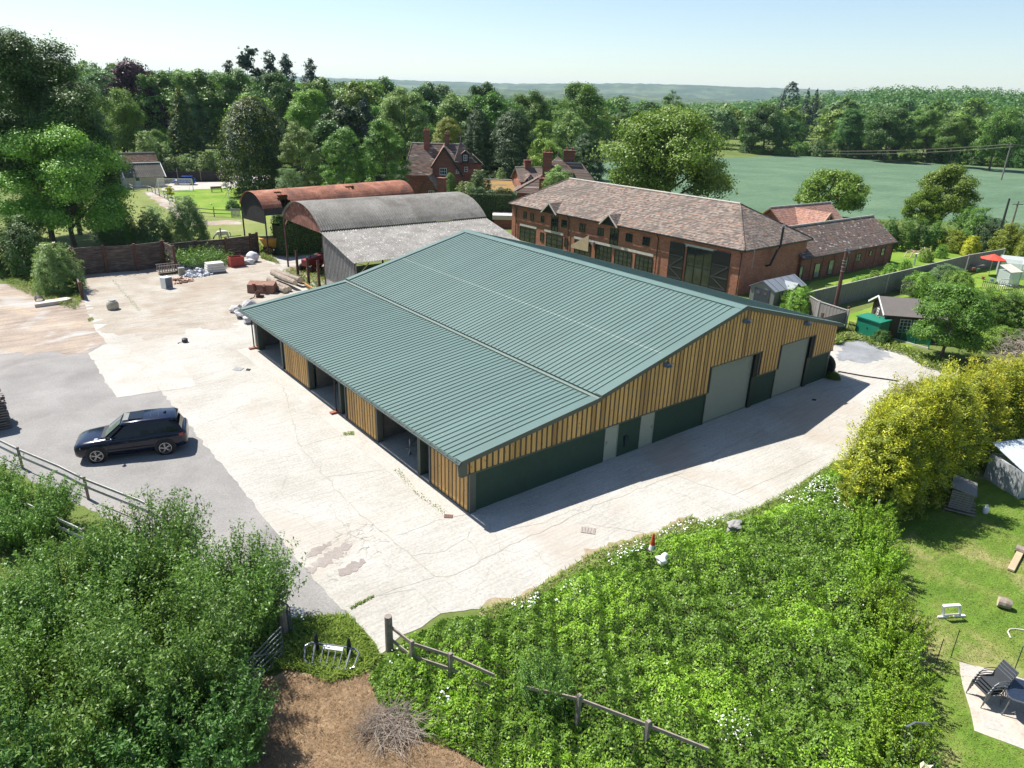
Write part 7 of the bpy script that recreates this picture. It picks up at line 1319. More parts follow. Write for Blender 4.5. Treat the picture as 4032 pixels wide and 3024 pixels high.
L1 = D(2900, 572, 330); wire('upper overhead wire crossing the crop field to the distant pole', L1, p2+[-.6, .4, -.35], 2.0, .04); wire('lower overhead wire crossing the crop field to the distant pole', L1+[1, -1, -.6], p2+[.6, -.4, -.9], 2.3, .04); wire('overhead wire running on right from the distant pole', p2+[0, 0, -.3], p2+[60, -28, 0], 1.2, .04)
wire('thin service wire dropping from the brown pole to the far garden', p1+[0, 0, -.2], G(3620, 1170), .4, .018)
# plastic garden shed beside the brick barn
q = G(3010, 1185); a = np.array([46.3, 14.4]); e = thing('plastic_shed', 'grey beige plastic garden shed with arched double doors and gabled dormer', 'shed', (39.65, 11.45, 0)); m_pl = M('shed_plastic', (.16, .17, .155), rough=.6, var=.05); m_plr = M('shed_roof', (.17, .19, .22), rough=.5, var=.06); m_pld = M('shed_door', (.035, .045, .06), rough=.5)
sx0, sy0 = 39.65, 11.5; Sx = lambda x, y, z: (sx0+x, sy0+y, z)
m = MB(); m.ext([Sx(0, 0, 0), Sx(0, 2.4, 0), Sx(0, 2.4, 1.75), Sx(0, 1.2, 2.35), Sx(0, 0, 1.75)], (4.6, 0, 0)); m.build('shell', m_pl, e); m = MB(); m.slab([Sx(-.12, -.15, 1.72), Sx(4.72, -.15, 1.72), Sx(4.72, 1.2, 2.45), Sx(-.12, 1.2, 2.45)], .05); m.slab([Sx(-.12, 2.55, 1.72), Sx(4.72, 2.55, 1.72), Sx(4.72, 1.2, 2.45), Sx(-.12, 1.2, 2.45)], .05); r_ = m.build('roof', m_plr, e); m = MB()
for k in range(5): m.bar(Sx(.4+k, -.15, 1.75), Sx(.4+k, 1.2, 2.48), .04, .03)
m.build('roof_rib', m_pl, r_); m = MB(); m.bb(sx0-.04, sx0, sy0+.45, sy0+1.95, .05, 1.7); d_ = m.build('double_door', m_pld, e); m = MB(); m.bb(sx0-.055, sx0-.041, sy0+.7, sy0+1.0, 1.2, 1.5); m.bb(sx0-.055, sx0-.041, sy0+1.4, sy0+1.7, 1.2, 1.5); m.build('door_pane', m_glass, d_)
m = MB(); m.ext([Sx(1.9, -.5, 0), Sx(3.1, -.5, 0), Sx(3.1, -.5, 1.8), Sx(2.5, -.5, 2.15), Sx(1.9, -.5, 1.8)], (0, .5, 0)); m.build('porch', m_pl, e); m = MB()
for s in (-1, 1): m.slab([Sx(2.5+s*.75, -.6, 1.75), Sx(2.5, -.6, 2.25), Sx(2.5, 1.0, 2.25), Sx(2.5+s*.75, .1, 1.75)], .05)
m.build('porch_roof', m_plr, e)
m = MB(); m.bb(sx0+.8, sx0+1.25, sy0-.03, sy0, 1.1, 1.5); m.build('side_window', m_glass, e)
# garden house with felt roof
A_, B2, C2 = G(3482, 1238, 2.0), G(3640, 1250, 2.0), G(3415, 1181, 2.0); ex = (B2-A_)[:2]; ex /= np.linalg.norm(ex); ey = (C2-A_)[:2]; wd = float(np.linalg.norm(ey)); n_ = np.array([-ex[1], ex[0]]); n_ = n_ if n_@ey > 0 else -n_; wd = float(ey@n_)
FQ2 = lambda a, b, z: (A_[0]+ex[0]*a+n_[0]*b, A_[1]+ex[1]*a+n_[1]*b, z); gl = 6.5; wd = max(3.2, wd)
e = thing('garden_house', 'dark timber garden house with grey felt roof and white lattice windows', 'summer house', FQ2(.3, .3, 0)); m_dt = M('dark_timber', (.06, .045, .035), var=.2)
m = MB(); fbox(m, FQ2, .3, gl-.3, .25, wd-.25, 0, 1.95); m.ext([FQ2(.3, .25, 1.95), FQ2(.3, wd-.25, 1.95), FQ2(.3, wd/2, 2.75)], Vector(FQ2(.1, 0, 0))-Vector(FQ2(0, 0, 0))); m.build('wall', m_dt, e)
m = MB(); m.slab([FQ2(0, 0, 1.95), FQ2(gl, 0, 1.95), FQ2(gl, wd/2, 2.9), FQ2(0, wd/2, 2.9)], .06); m.slab([FQ2(0, wd, 1.95), FQ2(gl, wd, 1.95), FQ2(gl, wd/2, 2.9), FQ2(0, wd/2, 2.9)], .06); r_ = m.build('roof', M('roof_felt', (.125, .11, .10), var=.1, scale=2), e)
m = MB(); m.bar(FQ2(-.03, -.02, 1.93), FQ2(-.03, wd/2, 2.9), .04, .14); m.bar(FQ2(-.03, wd, 1.93), FQ2(-.03, wd/2, 2.9), .04, .14); m.build('bargeboard', m_white, r_)
for k in range(4): window(e, lambda a, b, z: FQ2(a, b+.25, z), 1.7+k*.95, 1.15, .85, 1.1, -.01, 3, 4, M('sage_frame', (.35, .40, .36)))
window(e, lambda a, b, z: FQ2(b+.3, a, z), wd*.55, 1.5, .5, .7, -.01, 2, 3, m_white)
a0_ = FQ2(-.25, .9, 0); 
e = thing('wooden_pallet', 'pale pallet propped against the gable of the garden house', 'pallet', FQ2(-.4, .9, 0)); m = MB()
for k in range(7): z = .15+k*.23; m.bar(FQ2(-.75+z*.3, .3, z), FQ2(-.75+z*.3, 1.25, z), .1, .03)
m.build('slats', m_oak, e); m = MB()
for y in (.32, .78, 1.23): m.bar(FQ2(-.72, y, .05), FQ2(-.2, y, 1.75), .06, .07)
m.build('bearers', m_oak, e)
q = FQ2(-.4, 2.1, 0); m = MB(); m.lathe(q, [(.3, 0), (.34, .3), (.34, .7), (.28, .9)], 14); o = m.build('water_butt', m_trimblk, smooth=True); tag(o, 'black water butt at the gable of the garden house', 'water butt')
# green tank, mesh fence
a, b = G(3361, 1318), G(3450, 1348); ex2 = (b-a)[:2]; Lg = float(np.linalg.norm(ex2)); ex2 /= Lg; n2 = np.array([-ex2[1], ex2[0]]); n2 = n2 if n2@(a-CAM)[:2] > 0 else -n2; FT2 = lambda p, s, z: (a[0]+ex2[0]*p+n2[0]*s, a[1]+ex2[1]*p+n2[1]*s, z)
e = thing('green_tank', 'bright green metal storage tank beside the garden fence', 'tank', FT2(Lg/2, .6, 0)); m_gt = M('green_tank_paint', (.01, .17, .10), rough=.45, var=.06)
m = MB(); fbox(m, FT2, 0, Lg, 0, 1.15, .05, 1.5); m.build('tank_body', m_gt, e, bevel=.02); m = MB(); m.hexa([FT2(-.06, -.1, 1.48), FT2(Lg+.06, -.1, 1.48), FT2(Lg+.06, 1.25, 1.56), FT2(-.06, 1.25, 1.56), FT2(-.06, -.1, 1.56), FT2(Lg+.06, -.1, 1.56), FT2(Lg+.06, 1.25, 1.66), FT2(-.06, 1.25, 1.66)]); m.build('lid', m_gt, e); m = MB(); fbox(m, FT2, Lg/2-.04, Lg/2+.04, -.03, 0, .8, .9); m.build('latch', m_black, e)
a3, b3 = G(3492, 1330), G(3655, 1375); e = thing('mesh_fence', 'green chain link fence on white kerb in front of the garden house', 'fence', a3); d3 = b3-a3; L3 = float(np.linalg.norm(d3)); m = MB(); n = int(L3/.14)
for k in range(n):
    for s in (0, 1):
        t0 = k/n; t1 = min(1, t0+.9/L3); p, q_ = (t0, t1) if s else (t1, t0); m.tube([a3+d3*p+[0, 0, .15], a3+d3*q_+[0, 0, 1.05]], .011, 3, False)
m.build('mesh', m_gt, e, fix=False)
for t in (0, .33, .66, 1): p = a3+d3*t; m = MB(); m.tube([p, p+[0, 0, 1.15]], .035, 6); m.build('post', m_gt, e)
m = MB(); m.bar(a3+[0, 0, .06], b3+[0, 0, .06], .15, .12); m.build('kerb', m_lint, e)
e = thing('picket_fence', 'dark little picket fence left of the green tank', 'fence', G(3340, 1310)); a4, b4 = G(3336, 1312), G(3362, 1320); m = MB()
for k in range(6): p = a4+(b4-a4)*k/5; m.box((p[0], p[1], .5), (.09, .03, 1.0))
m.build('pales', m_dt, e); m = MB(); m.bar(a4+[0, 0, .3], b4+[0, 0, .3], .04, .08); m.bar(a4+[0, 0, .75], b4+[0, 0, .75], .04, .08); m.build('rails', m_dt, e)
a4, b4 = G(3542, 1168), G(3591, 1172); e = thing('lattice_gate', 'small weathered lattice topped gate behind the garden house', 'gate', a4); m = MB()
for k in range(9): p = a4+(b4-a4)*k/8; m.box((p[0], p[1], .8), (.05, .03, 1.2))
m.build('pales', m_fence, e); m = MB(); 
for z in (.3, 1.0, 1.4): m.bar(a4+[0, 0, z], b4+[0, 0, z], .05, .07)
m.build('rails', m_fence, e)
# parasol, polytunnel, small greenhouse, bench
q = G(3892, 1085); e = thing('parasol', 'open red garden parasol beside the polytunnel', 'parasol', q); m = MB(); m.tube([q, q+[0, 0, 2.3]], .03, 6); m.build('pole', m_white, e); m = MB(); n = 8; R_ = 1.25
V = [q+[0, 0, 2.35]]+[q+[R_*math.cos(k*math.pi/4), R_*math.sin(k*math.pi/4), 1.85] for k in range(8)]; m.add(V, [(0, 1+k, 1+(k+1) % 8) for k in range(8)]); o = m.build('canopy', M('parasol_red', (.75, .06, .03), rough=.7, var=.05), e); o.modifiers.new('s', 'SOLIDIFY').thickness = .03
mt_, t_n, p_n = newmat('polythene'); p_n.inputs['Base Color'].default_value = (.62, .66, .66, 1); p_n.inputs['Roughness'].default_value = .35; tr_n = N(t_n, 'BsdfTransparent'); ms_n = N(t_n, 'MixShader'); ms_n.inputs[0].default_value = .6; t_n.links.new(tr_n.outputs[0], ms_n.inputs[1]); t_n.links.new(p_n.outputs[0], ms_n.inputs[2]); t_n.links.new(ms_n.outputs[0], t_n.nodes['Material Output'].inputs[0]); m_poly = mt_
q = G(3925, 1092); e = thing('polytunnel', 'cloudy polythene tunnel running out of the right picture edge', 'polytunnel', q); dv = (G(4200, 1125)-q)[:2]; dv /= np.linalg.norm(dv); nv = np.array([-dv[1], dv[0]]); nv = nv if nv@(q-CAM)[:2] > 0 else -nv
m = MB(); secs = []
for a in (0, 2, 4, 6, 9): secs.append([(q[0]+dv[0]*a+nv[0]*(1.5-1.5*math.cos(t)), q[1]+dv[1]*a+nv[1]*(1.5-1.5*math.cos(t)), 2.2*math.sin(t)**.6 if 0 < t < 3.14 else 0) for t in np.linspace(0, math.pi, 11)])
loft(m, secs); m.build('cover', m_poly, e)
for s in secs: m = MB(); m.tube(s, .03, 5, False); m.build('hoop', m_steelgrey, e)
q = G(3965, 1130); e = thing('small_greenhouse', 'small lean-to greenhouse with grey glazing behind the white bench', 'greenhouse', q); m = MB(); m.ext([q+[0, 0, 0], q+[1.4, -.5, 0], q+[1.4, -.5, 1.5], q+[0, 0, 1.5]], (.5, 1.3, 0)); m.build('glazing', m_poly, e); m = MB(); m.slab([q+[-.1, -.05, 1.5], q+[1.5, -.6, 1.5], q+[2.0, .9, 2.0], q+[.4, 1.3, 2.0]], .04); m.build('roof', m_lint, e)
for d_ in ((0, 0), (1.4, -.5), (.5, 1.3), (1.9, .8)): m = MB(); m.bar(q+[d_[0], d_[1], 0], q+[d_[0], d_[1], 1.5], .05); m.build('frame_post', m_steelgrey, e)
q = G(3955, 1140); e = thing('garden_bench', 'white slatted garden bench in front of the small greenhouse', 'bench', q); m = MB(); m.box((q[0], q[1], .42), (1.2, .4, .05), -.4); m.build('seat', m_white, e); m = MB()
for k in range(9): m.box((q[0]-.5*math.cos(.4)+k*.115+.08, q[1]+.4-k*.05, .72), (.05, .03, .5), -.4)
m.bar((q[0]-.45, q[1]+.43, 1.0), (q[0]+.6, q[1]-.02, 1.0), .04, .07); m.build('backrest', m_white, e)
for d_ in ((-.5, .05), (.5, -.38), (-.4, .4), (.6, 0)): m = MB(); m.bar(q+[d_[0], d_[1], 0], q+[d_[0], d_[1], .42], .05); m.build('leg', m_white, e)
q = G(3795, 1060); e = thing('barbecue', 'covered kettle barbecue near the tall fence', 'barbecue', q); m = MB(); m.blob((q[0], q[1], .85), (.45, .3, .25), 2, 2, .03); m.build('lid', M('bbq_green', (.05, .09, .08), rough=.3), e, smooth=True)
for s in (-.3, .3): m = MB(); m.bar(q+[s, 0, 0], q+[s, 0, .8], .05); m.build('leg', m_trimblk, e)
q = G(3840, 1068); e = thing('garden_table', 'dark garden table with pots left of the red parasol', 'table', q); m = MB(); m.box((q[0], q[1], .72), (1.5, .8, .05), -.3); m.build('tabletop', m_fence, e)
for sx in (-.6, .6):
    for sy in (-.3, .3): m = MB(); m.bar(q+[sx, sy, 0], q+[sx, sy, .7], .06); m.build('leg', m_fence, e)
rr = random.Random(6)
for i, (x, y, c_) in enumerate([(3832, 1064, (.25, .08, .05)), (3850, 1068, (.05, .12, .05)), (3870, 1100, (.3, .06, .05)), (3905, 1108, (.1, .25, .4)), (3920, 1118, (.3, .3, .28))]):
    q = G(x, y, .75 if i < 2 else 0); m = MB(); m.lathe(q, [(.12, 0), (.17, .28)], 10); o = m.build('plant_pot', M('pot_%d' % i, c_)); tag(o, ('terracotta pot on the dark garden table', 'dark green pot on the dark garden table', 'reddish pot standing by the parasol', 'blue pot beside the polytunnel door', 'pale grey pot left of the white bench')[i], 'plant pot')
a4, b4 = G(3865, 1135), G(4040, 1165); e = thing('picket_fence', 'uneven weathered picket fence in front of the white bench', 'fence', a4); m = MB(); L4 = float(np.linalg.norm(b4-a4)); n = int(L4/.17)
for k in range(n): p = a4+(b4-a4)*k/n; m.box((p[0], p[1], .5+rr.uniform(-.06, .06)), (.09, .03, 1.0+rr.uniform(-.1, .1)), 0, (rr.uniform(-.08, .08), rr.uniform(-.08, .08)))
m.build('pales', m_fence, e); m = MB(); m.bar(a4+[0, 0, .7], b4+[0, 0, .7], .04, .07); m.build('rails', m_fence, e)
a5, b5 = G(3945, 1160, 1.6), G(4045, 1178, 1.6); e = thing('washing_line', 'washing line with a few clothes in front of the picket fence', 'washing line', a5*[1, 1, 0]); m = MB(); m.tube([a5, b5], .01, 4); m.build('line', m_white, e)
for t, c_, nm in ((.1, (.5, .03, .06), 'red_cloth'), (.3, (.03, .04, .12), 'navy_cloth'), (.5, (.1, .1, .14), 'dark_cloth'), (.65, (.7, .7, .7), 'white_shirt'), (.85, (.6, .62, .65), 'pale_towel')):
    p = a5+(b5-a5)*t; m = MB(); m.box((p[0], p[1], 1.25), (.45, .03, .7), .1*t); m.build(nm, M(nm, c_), e)
q = G(3955, 1272); e = thing('stone_bench', 'low pale bench beside the clipped hedge', 'bench', q); m = MB(); m.box((q[0], q[1], .42), (1.6, .4, .08), -.5); m.build('seat', m_lint, e)
for s in (-.55, .55): m = MB(); m.box((q[0]+s*.88, q[1]-s*.48, .2), (.12, .35, .38), -.5); m.build('leg', m_lint, e)
# climbing frame on the back lawn
q = G(3625, 1018); e = thing('toddler_climber', 'arched wooden toddler climbing frame on the back lawn', 'climbing frame', q); P = [G(3582, 1016)+[0, 0, .0], G(3590, 1012)+[0, 0, .55], G(3605, 1010)+[0, 0, .7], G(3622, 1016)+[0, 0, .55], G(3640, 1012)+[0, 0, .65], G(3655, 1010)+[0, 0, 1.0], G(3672, 1024)+[0, 0, .1]]
for s in (0, .7): m = MB(); m.tube([p+[.1*s, s, 0] for p in P], .05, 6); m.build('side_rail', m_oak, e)
for i in (1, 3, 5):
    p = P[i]; m = MB(); m.bar([p[0], p[1], 0], p, .06); m.build('leg', m_oak, e)
m = MB(); 
for k in range(18): t = k/17*5.99; i = int(t); p = P[i]+(P[i+1]-P[i])*(t-i); m.bar(p, p+[.07, .7, 0], .04)
m.build('rungs', m_oak, e)
q = G(3598, 1045); e = thing('bird_table', 'pale green post with a small tray on the back lawn', 'bird table', q); m = MB(); m.bar(q, q+[0, 0, 1.3], .14); m.build('post', M('mint_post', (.25, .40, .30)), e); m = MB(); m.box((q[0], q[1], 1.34), (.6, .35, .06)); m.build('tray', m_lint, e)
# lawn at bottom right
q = G(3742, 2430); e = thing('toy_frame', 'white painted wooden A-frame toy on the sunny lawn', 'toy', q); a, b, c_, d_ = G(3712, 2432), G(3778, 2428), G(3716, 2386, .55), G(3780, 2382, .55)
m = MB(); m.bar(c_, d_, .12, .05); m.build('top_board', m_white, e)
for p, t in ((a, c_), (b, d_)): m = MB(); m.bar(p, t, .1, .04); m.build('leg', m_white, e); m = MB(); m.bar(p+[-.18, .12, .04], p+[.16, -.1, .04], .09, .06); m.build('foot', m_white, e)
m = MB(); m.bar(a+[0, 0, .12], b+[0, 0, .12], .04); m.build('crossbar', m_fencel, e)
m = MB(); a, b = G(3925, 2385), G(3975, 2400); m.tube([a+[0, 0, .2], (a+b)/2+[0, 0, .21], b+[0, 0, .19]], [.19, .2, .17], 12); o = m.build('tree_stump_log', m_log); tag(o, 'short thick log lying right of the white toy frame', 'log'); mm = MB(); dd_ = (a-b)/np.linalg.norm(a-b); mm.tube([a+dd_*.004+[0, 0, .2], a+dd_*.014+[0, 0, .2]], .175, 12); mm.build('sawn_end', m_logend, o)
m = MB(); m.bar(G(3980, 2245, .08), G(4022, 2165, .1), .24, .1); o = m.build('split_plank', m_oak, bevel=.02); tag(o, 'split pale timber plank lying on the lawn at the right edge', 'plank'); m = MB(); a, b = G(3995, 2172), G(4045, 2190); m.tube([a+[0, 0, .17], b+[0, 0, .17]], .17, 10); o = m.build('round_log', m_log); tag(o, 'round log behind the split plank at the right edge', 'log')
m = MB(); m.tube([G(*p, .03) for p in ((3980, 2512), (3968, 2488), (3975, 2478), (4000, 2476), (4040, 2482))], .025, 6); o = m.build('hose_arc', m_lint); tag(o, 'curved pale hose lying on the lawn below the log', 'hose')
for i, (x, y, xt, yt, lb) in enumerate([(3567, 2563, 3594, 2485, 'thin stake nearest the fresh hedge'), (3680, 2628, 3716, 2512, 'tall stake left of the patio'), (3743, 2590, 3770, 2482, 'thin stake just behind the patio corner'), (3987, 2658, 4032, 2547, 'stake behind the patio table'), (3508, 2172, 3545, 2042, 'stake at the shadow edge of the golden cypresses'), (3621, 2045, 3642, 1966, 'stake deep in the shade under the golden cypresses')]):
    q = G(x, y); m = MB(); m.tube([q, q+[0, 0, 1.15]], .014, 5); o = m.build('fence_stake', M('stake_green', (.015, .035, .025)) if i == 0 else bpy.data.materials['stake_green']); tag(o, lb+' on the garden lawn', 'stake')
# kennel of slats, can, glasshouse edge
q = G(3800, 2010); e = thing('slatted_kennel', 'grey slatted box standing on a pallet in the cypress shade', 'kennel', q); rz = .35; m = MB()
for k in range(8): m.box((q[0], q[1]+.3, .25+k*.11), (1.25, .85, .09), rz)
m.build('slatted_body', m_greyfence, e); m = MB(); m.box((q[0], q[1]+.3, 1.14), (1.4, 1.0, .06), rz, (.18, 0)); m.build('roof', m_greyfence, e); m = MB()
for k in range(5): m.box((q[0]+(k-2)*.32*math.cos(rz), q[1]+.25+(k-2)*.32*math.sin(rz), .12), (.12, 1.2, .04), rz)
m.build('pallet_base', m_fence, e)
q = G(3878, 2020); e = thing('jerrycan', 'white plastic container beside the slatted box', 'container', q); m = MB(); m.lathe(q, [(.1, 0), (.12, .03), (.12, .28), (.04, .36)], 10); m.build('can_body', m_white, e, smooth=True); m = MB(); m.lathe(q+[0, 0, .36], [(.04, 0), (.04, .05)], 8); m.build('cap', m_lint, e)
q = G(4008, 1965); e = thing('glass_cold_frame', 'grey glazed frame cut by the right picture edge', 'greenhouse', q); m = MB(); m.ext([q, q+[2.2, -.9, 0], q+[2.2, -.9, 1.3], q+[0, 0, 1.3]], (.9, 1.8, 0)); m.build('glazing', M('frosted_glass', (.35, .37, .38), rough=.3), e); m = MB(); m.slab([q+[-.05, -.05, 1.3], q+[2.3, -1, 1.3], q+[3.2, .9, 1.9], q+[.85, 1.85, 1.9]], .03); m.build('roof_light', M('frame_glass', (.5, .55, .6), rough=.15), e)
# patio furniture
m_tubeg = M('chair_tube', (.16, .17, .18), rough=.35, metal=.5); m_sling = M('sling_fabric', (.035, .04, .045), rough=.7, var=.15, scale=30)
cpos_ = G(3868, 2755); crz = math.radians(152)
for k in range(4):
    e = thing('stacking_chair', ['bottom chair', 'second chair from the bottom', 'third chair from the bottom', 'topmost chair'][k]+' of the dark sling chairs stacked on the patio', 'chair', (cpos_[0]+.045*k, cpos_[1]-.02*k, .018+.085*k), crz, 'stacked patio chairs')
    m = MB(); m.hexa([(-.24, -.25, .40), (.24, -.25, .43), (.24, .25, .43), (-.24, .25, .40), (-.24, -.25, .42), (.24, -.25, .45), (.24, .25, .45), (-.24, .25, .42)]); m.build('seat', m_sling, e, True)
    m = MB(); m.hexa([(-.26, -.25, .44), (-.26, .25, .44), (-.46, .25, .92), (-.46, -.25, .92), (-.24, -.25, .44), (-.24, .25, .44), (-.44, .25, .93), (-.44, -.25, .93)]); m.build('backrest', m_sling, e, True)
    for s in (-1, 1):
        m = MB(); m.tube([(.32, s*.29, 0), (.27, s*.29, .35), (.24, s*.29, .55), (.12, s*.29, .65), (-.1, s*.29, .67), (-.32, s*.29, .62)], .016, 7); m.build('armrest_leg', m_tubeg, e, True)
        m = MB(); m.tube([(-.38, s*.27, 0), (-.28, s*.27, .4), (-.46, s*.27, .94)], .016, 7); m.build('rear_leg', m_tubeg, e, True)
        m = MB(); m.tube([(-.26, s*.26, .42), (.26, s*.26, .44)], .014, 6); m.build('seat_rail', m_tubeg, e, True)
    m = MB(); m.tube([(-.46, -.27, .94), (-.46, .27, .94)], .016, 6); m.build('top_rail', m_tubeg, e, True)
ta, tb = G(3952, 2656, .72), G(3978, 2752, .72); tex = (G(4060, 2690, .72)-ta)[:2]; tex /= np.linalg.norm(tex); tn = np.array([tex[1], -tex[0]]); tn = tn if tn@(tb-ta)[:2] > 0 else -tn; Wt = 1.0; FTb = lambda a, b, z: (ta[0]+tex[0]*a+tn[0]*b, ta[1]+tex[1]*a+tn[1]*b, z)
e = thing('patio_table', 'dark glass topped patio table with grey frame beside the stacked chairs', 'table', FTb(.8, .5, 0)); c8 = [(.0, .12), (.12, 0), (1.6, 0), (1.72, .12), (1.72, .9), (1.6, 1.02), (.12, 1.02), (0, .9)]; m = MB(); m.ext([FTb(a, b, .72) for a, b in c8], (0, 0, .015)); m.build('glass_top', M('table_glass', (.02, .03, .05), rough=.12, var=.3, scale=20), e)
m = MB(); m.tube([FTb(a, b, .715) for a, b in c8+c8[:1]], .024, 6, False); m.build('frame', m_tubeg, e)
for a, b in ((.15, .15), (.15, .87), (1.55, .15), (1.55, .87)): m = MB(); m.tube([FTb(a, b, .7), FTb(a-.12*(1 if a < 1 else -1), b-.1*(1 if b < .5 else -1), 0)], .02, 6); m.build('leg', m_tubeg, e)
# hooked lamp and wire basket
q = G(3560, 2990); m = MB(); m.tube([q, G(3562, 2900, 1.2), G(3572, 2862, 1.5), G(3604, 2845, 1.6), G(3664, 2851, 1.58), G(3668, 2862, 1.5)], .035, 8); o = m.build('hooked_post', m_tubeg); tag(o, 'curved grey hooked post leaning out of the hedge at bottom right', 'post')
q = G(3622, 3010); e = thing('wire_basket', 'black wire basket standing at the bottom edge by the hedge', 'basket', q); m = MB()
for k in range(14): a = k*math.pi/7; m.tube([q+[.3*math.cos(a), .3*math.sin(a), 0], q+[.34*math.cos(a), .34*math.sin(a), .4], q+[.2*math.cos(a), .2*math.sin(a), .62]], .008, 4)
m.build('wires', m_trimblk, e)
for z, r in ((.05, .31), (.25, .33), (.42, .34), (.6, .21)): m = MB(); m.tube([q+[r*math.cos(t), r*math.sin(t), z] for t in np.linspace(0, 6.283, 17)], .012, 4, False); m.build('hoop', m_trimblk, e)
m = MB(); a = G(3432, 2090); m.box((a[0], a[1], .75), (.12, .05, 1.5)); o = m.build('fence_board', m_fencel); tag(o, 'single pale upright board between the brambles and the golden cypresses', 'board')
# ------------------------------------------------------------------ paddock
def Z3(x, y): return 400+x/2.115, 550+y/2.115
q1, q2 = G(627, 753), G(762, 753); e = thing('football_goal', 'large white football goal in front of the blue car', 'goal', (q1+q2)/2)
h = 2.0; bk = np.array([-.3, 1.6, 0])
for p in (q1, q2): m = MB(); m.tube([p, p+[0, 0, h]], .06, 6); m.build('goalpost', m_white, e); m = MB(); m.tube([p+[0, 0, h], p+bk+[0, 0, .05], p], .035, 5); m.build('side_stay', m_white, e)
m = MB(); m.tube([q1+[0, 0, h], q2+[0, 0, h]], .06, 6); m.build('crossbar', m_white, e); m = MB(); m.tube([q1+[0, 0, .04], q2+[0, 0, .04]], .05, 6); m.build('ground_bar', m_white, e); m = MB()
for k in range(26): p = q1+(q2-q1)*k/25; m.tube([p+[0, 0, h], p+bk+[0, 0, .05]], .008, 3, False)
for k in range(9): t = k/8; m.tube([q1+bk*t+[0, 0, h*(1-t)+.05*t], q2+bk*t+[0, 0, h*(1-t)+.05*t]], .008, 3, False)
m.build('net', m_white, e, fix=False)
q1, q2 = G(890, 792), G(916, 748); e = thing('small_goal', 'small folding goal seen from the side beside the cypress', 'goal', (q1+q2)/2); k_ = G(873, 788)-q1
for p in (q1+[.0, 0, 0], q2): m = MB(); m.tube([p+[.5, 0, 0], p+[.5, 0, 1.6]], .04, 6); m.build('goalpost', m_white, e); m = MB(); m.tube([p+[.5, 0, 1.6], p-[.6, 0, 0], p+[.5, 0, 0]], .03, 5); m.build('side_stay', m_white, e)
m = MB(); m.tube([q1+[.5, 0, 1.6], q2+[.5, 0, 1.6]], .04, 6); m.build('crossbar', m_white, e); m = MB()
for k in range(14): p = q1+(q2-q1)*k/13; m.tube([p+[.5, 0, 1.6], p-[.6, 0, 0]], .008, 3, False)
m.build('net', m_white, e, fix=False)
q = G(831, 806); m = MB(); m.blob((q[0], q[1], .13), (.12, .12, .12), 0, 2, 0); o = m.build('football', m_white, smooth=True); tag(o, 'white football lying on the bright lawn', 'ball')
q = G(854, 757); e = thing('park_bench', 'dark slatted bench on the bright lawn by the cypress', 'bench', q); m = MB(); m.box((q[0], q[1], .45), (1.8, .45, .05)); m.build('seat', m_fence, e); m = MB(); m.box((q[0], q[1]+.25, .75), (1.8, .04, .4)); m.build('backrest', m_fence, e)
for sx in (-.8, .8): m = MB(); m.bar(q+[sx, -.2, 0], q+[sx, -.2, .6], .07); m.build('leg', m_fence, e); m = MB(); m.bar(q+[sx, .22, 0], q+[sx, .28, .95], .07); m.build('leg', m_fence, e)
PP = [z0(G(*Z3(x, y))) for x, y in [(225, 405), (268, 430), (383, 427), (423, 440), (452, 455), (484, 472), (525, 488), (556, 508), (592, 520), (622, 540), (700, 560)]]
rail_fence('split rail fence running from the pale outhouse past the goal', PP, 1, PP, (.45, .85), m_fencel, z=1.15, rw_=(.05, .1))
PP = [z0(G(*Z3(x, y))) for x, y in [(760, 625), (940, 642), (1086, 646)]]; rail_fence('split rail fence across the paddock left of the picket gate', PP, 1, PP[1:], (.45, .95), m_fence, z=1.3, rw_=(.06, .11))
PP = [z0(G(*Z3(x, y))) for x, y in [(1003, 880), (1100, 870), (1170, 862)]]; rail_fence('broken low rail behind the grazing pony', PP, 1, PP[:1], (.9,), m_fence, z=1.9, rw_=(.05, .09))
a, b = G(*Z3(1086, 648)), G(*Z3(1155, 650)); e = thing('picket_gate', 'wooden picket gate at the end of the paddock fence', 'gate', a); m = MB()
for k in range(7): p = a+(b-a)*k/6; m.box((p[0], p[1], .65), (.12, .04, 1.15))
m.build('pales', m_fencel, e); m = MB(); m.bar(a+[0, 0, .35], b+[0, 0, .35], .04, .09); m.bar(a+[0, 0, .95], b+[0, 0, .95], .04, .09); m.build('rails', m_fencel, e)
a, b = D(650, 720, 150), D(905, 712, 150); e = thing('board_fence', 'dark boundary fence behind the parked blue car', 'fence', (a[0], a[1], 0)); a[2] = b[2] = 0; m = MB(); m.bar(a+[0, 0, .95], b+[0, 0, .95], .06, 1.9); m.build('boards', m_tin, e)
for t in (.0, .2, .55, .87): p = a+(b-a)*t; m = MB(); m.box((p[0], p[1]-.1, 1.2), (.14, .14, 2.4)); m.build('post', m_fence, e)
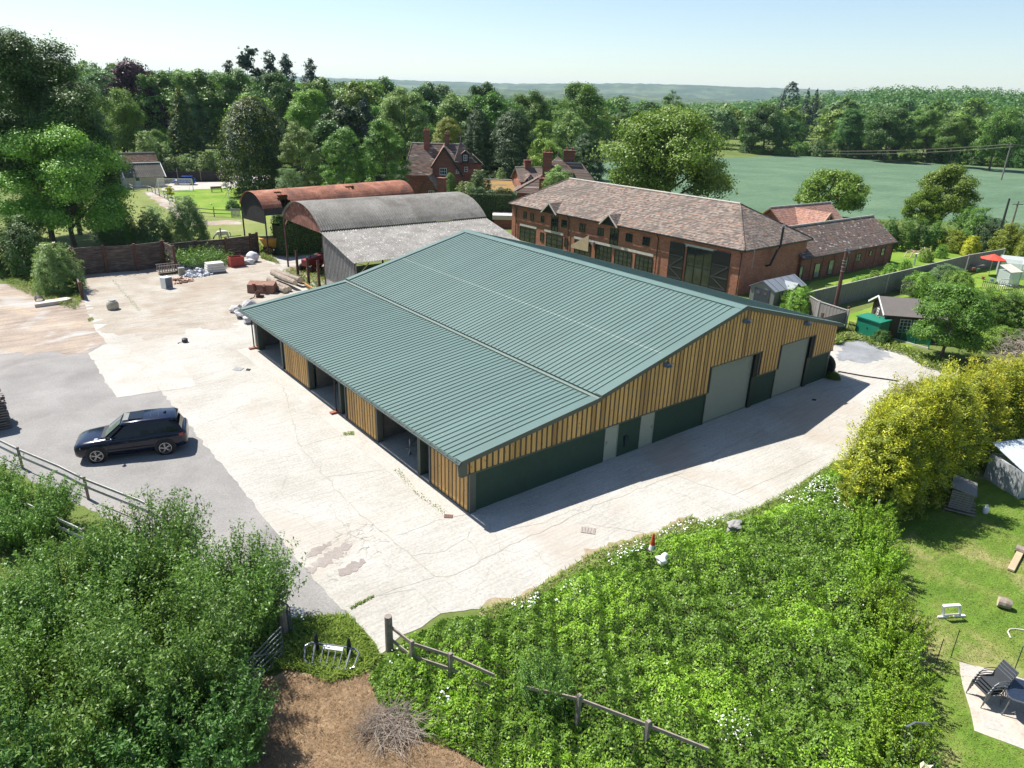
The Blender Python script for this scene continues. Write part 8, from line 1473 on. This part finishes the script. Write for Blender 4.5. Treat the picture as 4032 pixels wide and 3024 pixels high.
# grazing pony
q = G(880, 943); hx = math.radians(170); e = thing('pony', 'white pony with brown head grazing in the paddock', 'pony', q, hx)
def skin(name, verts, edges, rad, mat, par, sub=2):
    me = bpy.data.meshes.new(name); me.from_pydata(verts, edges, []); o = bpy.data.objects.new(name, me); C.objects.link(o); o.parent = par; md = o.modifiers.new('skin', 'SKIN'); md.use_smooth_shade = True
    for i, r in enumerate(rad): me.skin_vertices[0].data[i].radius = (r, r) if not isinstance(r, tuple) else r
    me.skin_vertices[0].data[0].use_root = True; s = o.modifiers.new('sub', 'SUBSURF'); s.levels = s.render_levels = sub; me.materials.append(mat); return o
V = [(0, 0, .78), (-.38, 0, .82), (-.58, 0, .80), (.32, 0, .80), (.52, 0, .82), (.75, 0, .66), (.95, 0, .42),
     (-.5, -.14, .55), (-.56, -.14, .34), (-.52, -.14, .04), (-.5, .14, .55), (-.60, .14, .34), (-.58, .14, .04), (.40, -.13, .52), (.41, -.13, .28), (.40, -.13, .04), (.40, .13, .52), (.46, .13, .28), (.44, .13, .04)]
E_ = [(0, 1), (1, 2), (0, 3), (3, 4), (4, 5), (5, 6), (1, 7), (7, 8), (8, 9), (1, 10), (10, 11), (11, 12), (3, 13), (13, 14), (14, 15), (3, 16), (16, 17), (17, 18)]
R2 = [.27, .27, .2, .26, .22, .14, .11, .13, .07, .05, .13, .07, .05, .11, .065, .05, .11, .065, .05]
skin('body', V, E_, R2, M('pony_white', (.66, .63, .58), var=.08), e)
hv = [(.93, 0, .44), (1.02, 0, .30), (1.12, 0, .10), (.93, -.07, .50), (.93, .07, .50)]; skin('head', hv, [(0, 1), (1, 2), (0, 3), (0, 4)], [.12, .105, .07, .03, .03], M('pony_brown', (.12, .06, .035)), e)
m = MB(); m.tube([(-.72, 0, .85), (-.84, 0, .6), (-.84, 0, .25)], [.05, .07, .03], 6); m.build('tail', M('tail_hair', (.5, .45, .38)), e, True); m = MB(); m.tube([(.45, 0, 1.0), (.7, 0, .85), (.93, 0, .58)], [.04, .06, .04], 6); m.build('mane', M('mane_hair', (.2, .13, .09)), e, True)
HAZE = .00007
# ------------------------------------------------------------------ haze
hm = bpy.data.materials.new('haze'); hm.use_nodes = True; ht = hm.node_tree; [ht.nodes.remove(n_) for n_ in list(ht.nodes) if n_.type == 'BSDF_PRINCIPLED']
pv = ht.nodes.new('ShaderNodeVolumePrincipled'); pv.inputs['Color'].default_value = (.62, .82, 1, 1); pv.inputs['Density'].default_value = HAZE; pv.inputs['Anisotropy'].default_value = .2
ht.links.new(pv.outputs[0], [n_ for n_ in ht.nodes if n_.type == 'OUTPUT_MATERIAL'][0].inputs['Volume'])
if HAZE > 0:
    m = MB(); m.bb(-15000, 15000, -15000, 15000, -4, 210); o = m.build('haze', hm); o['kind'] = 'stuff'
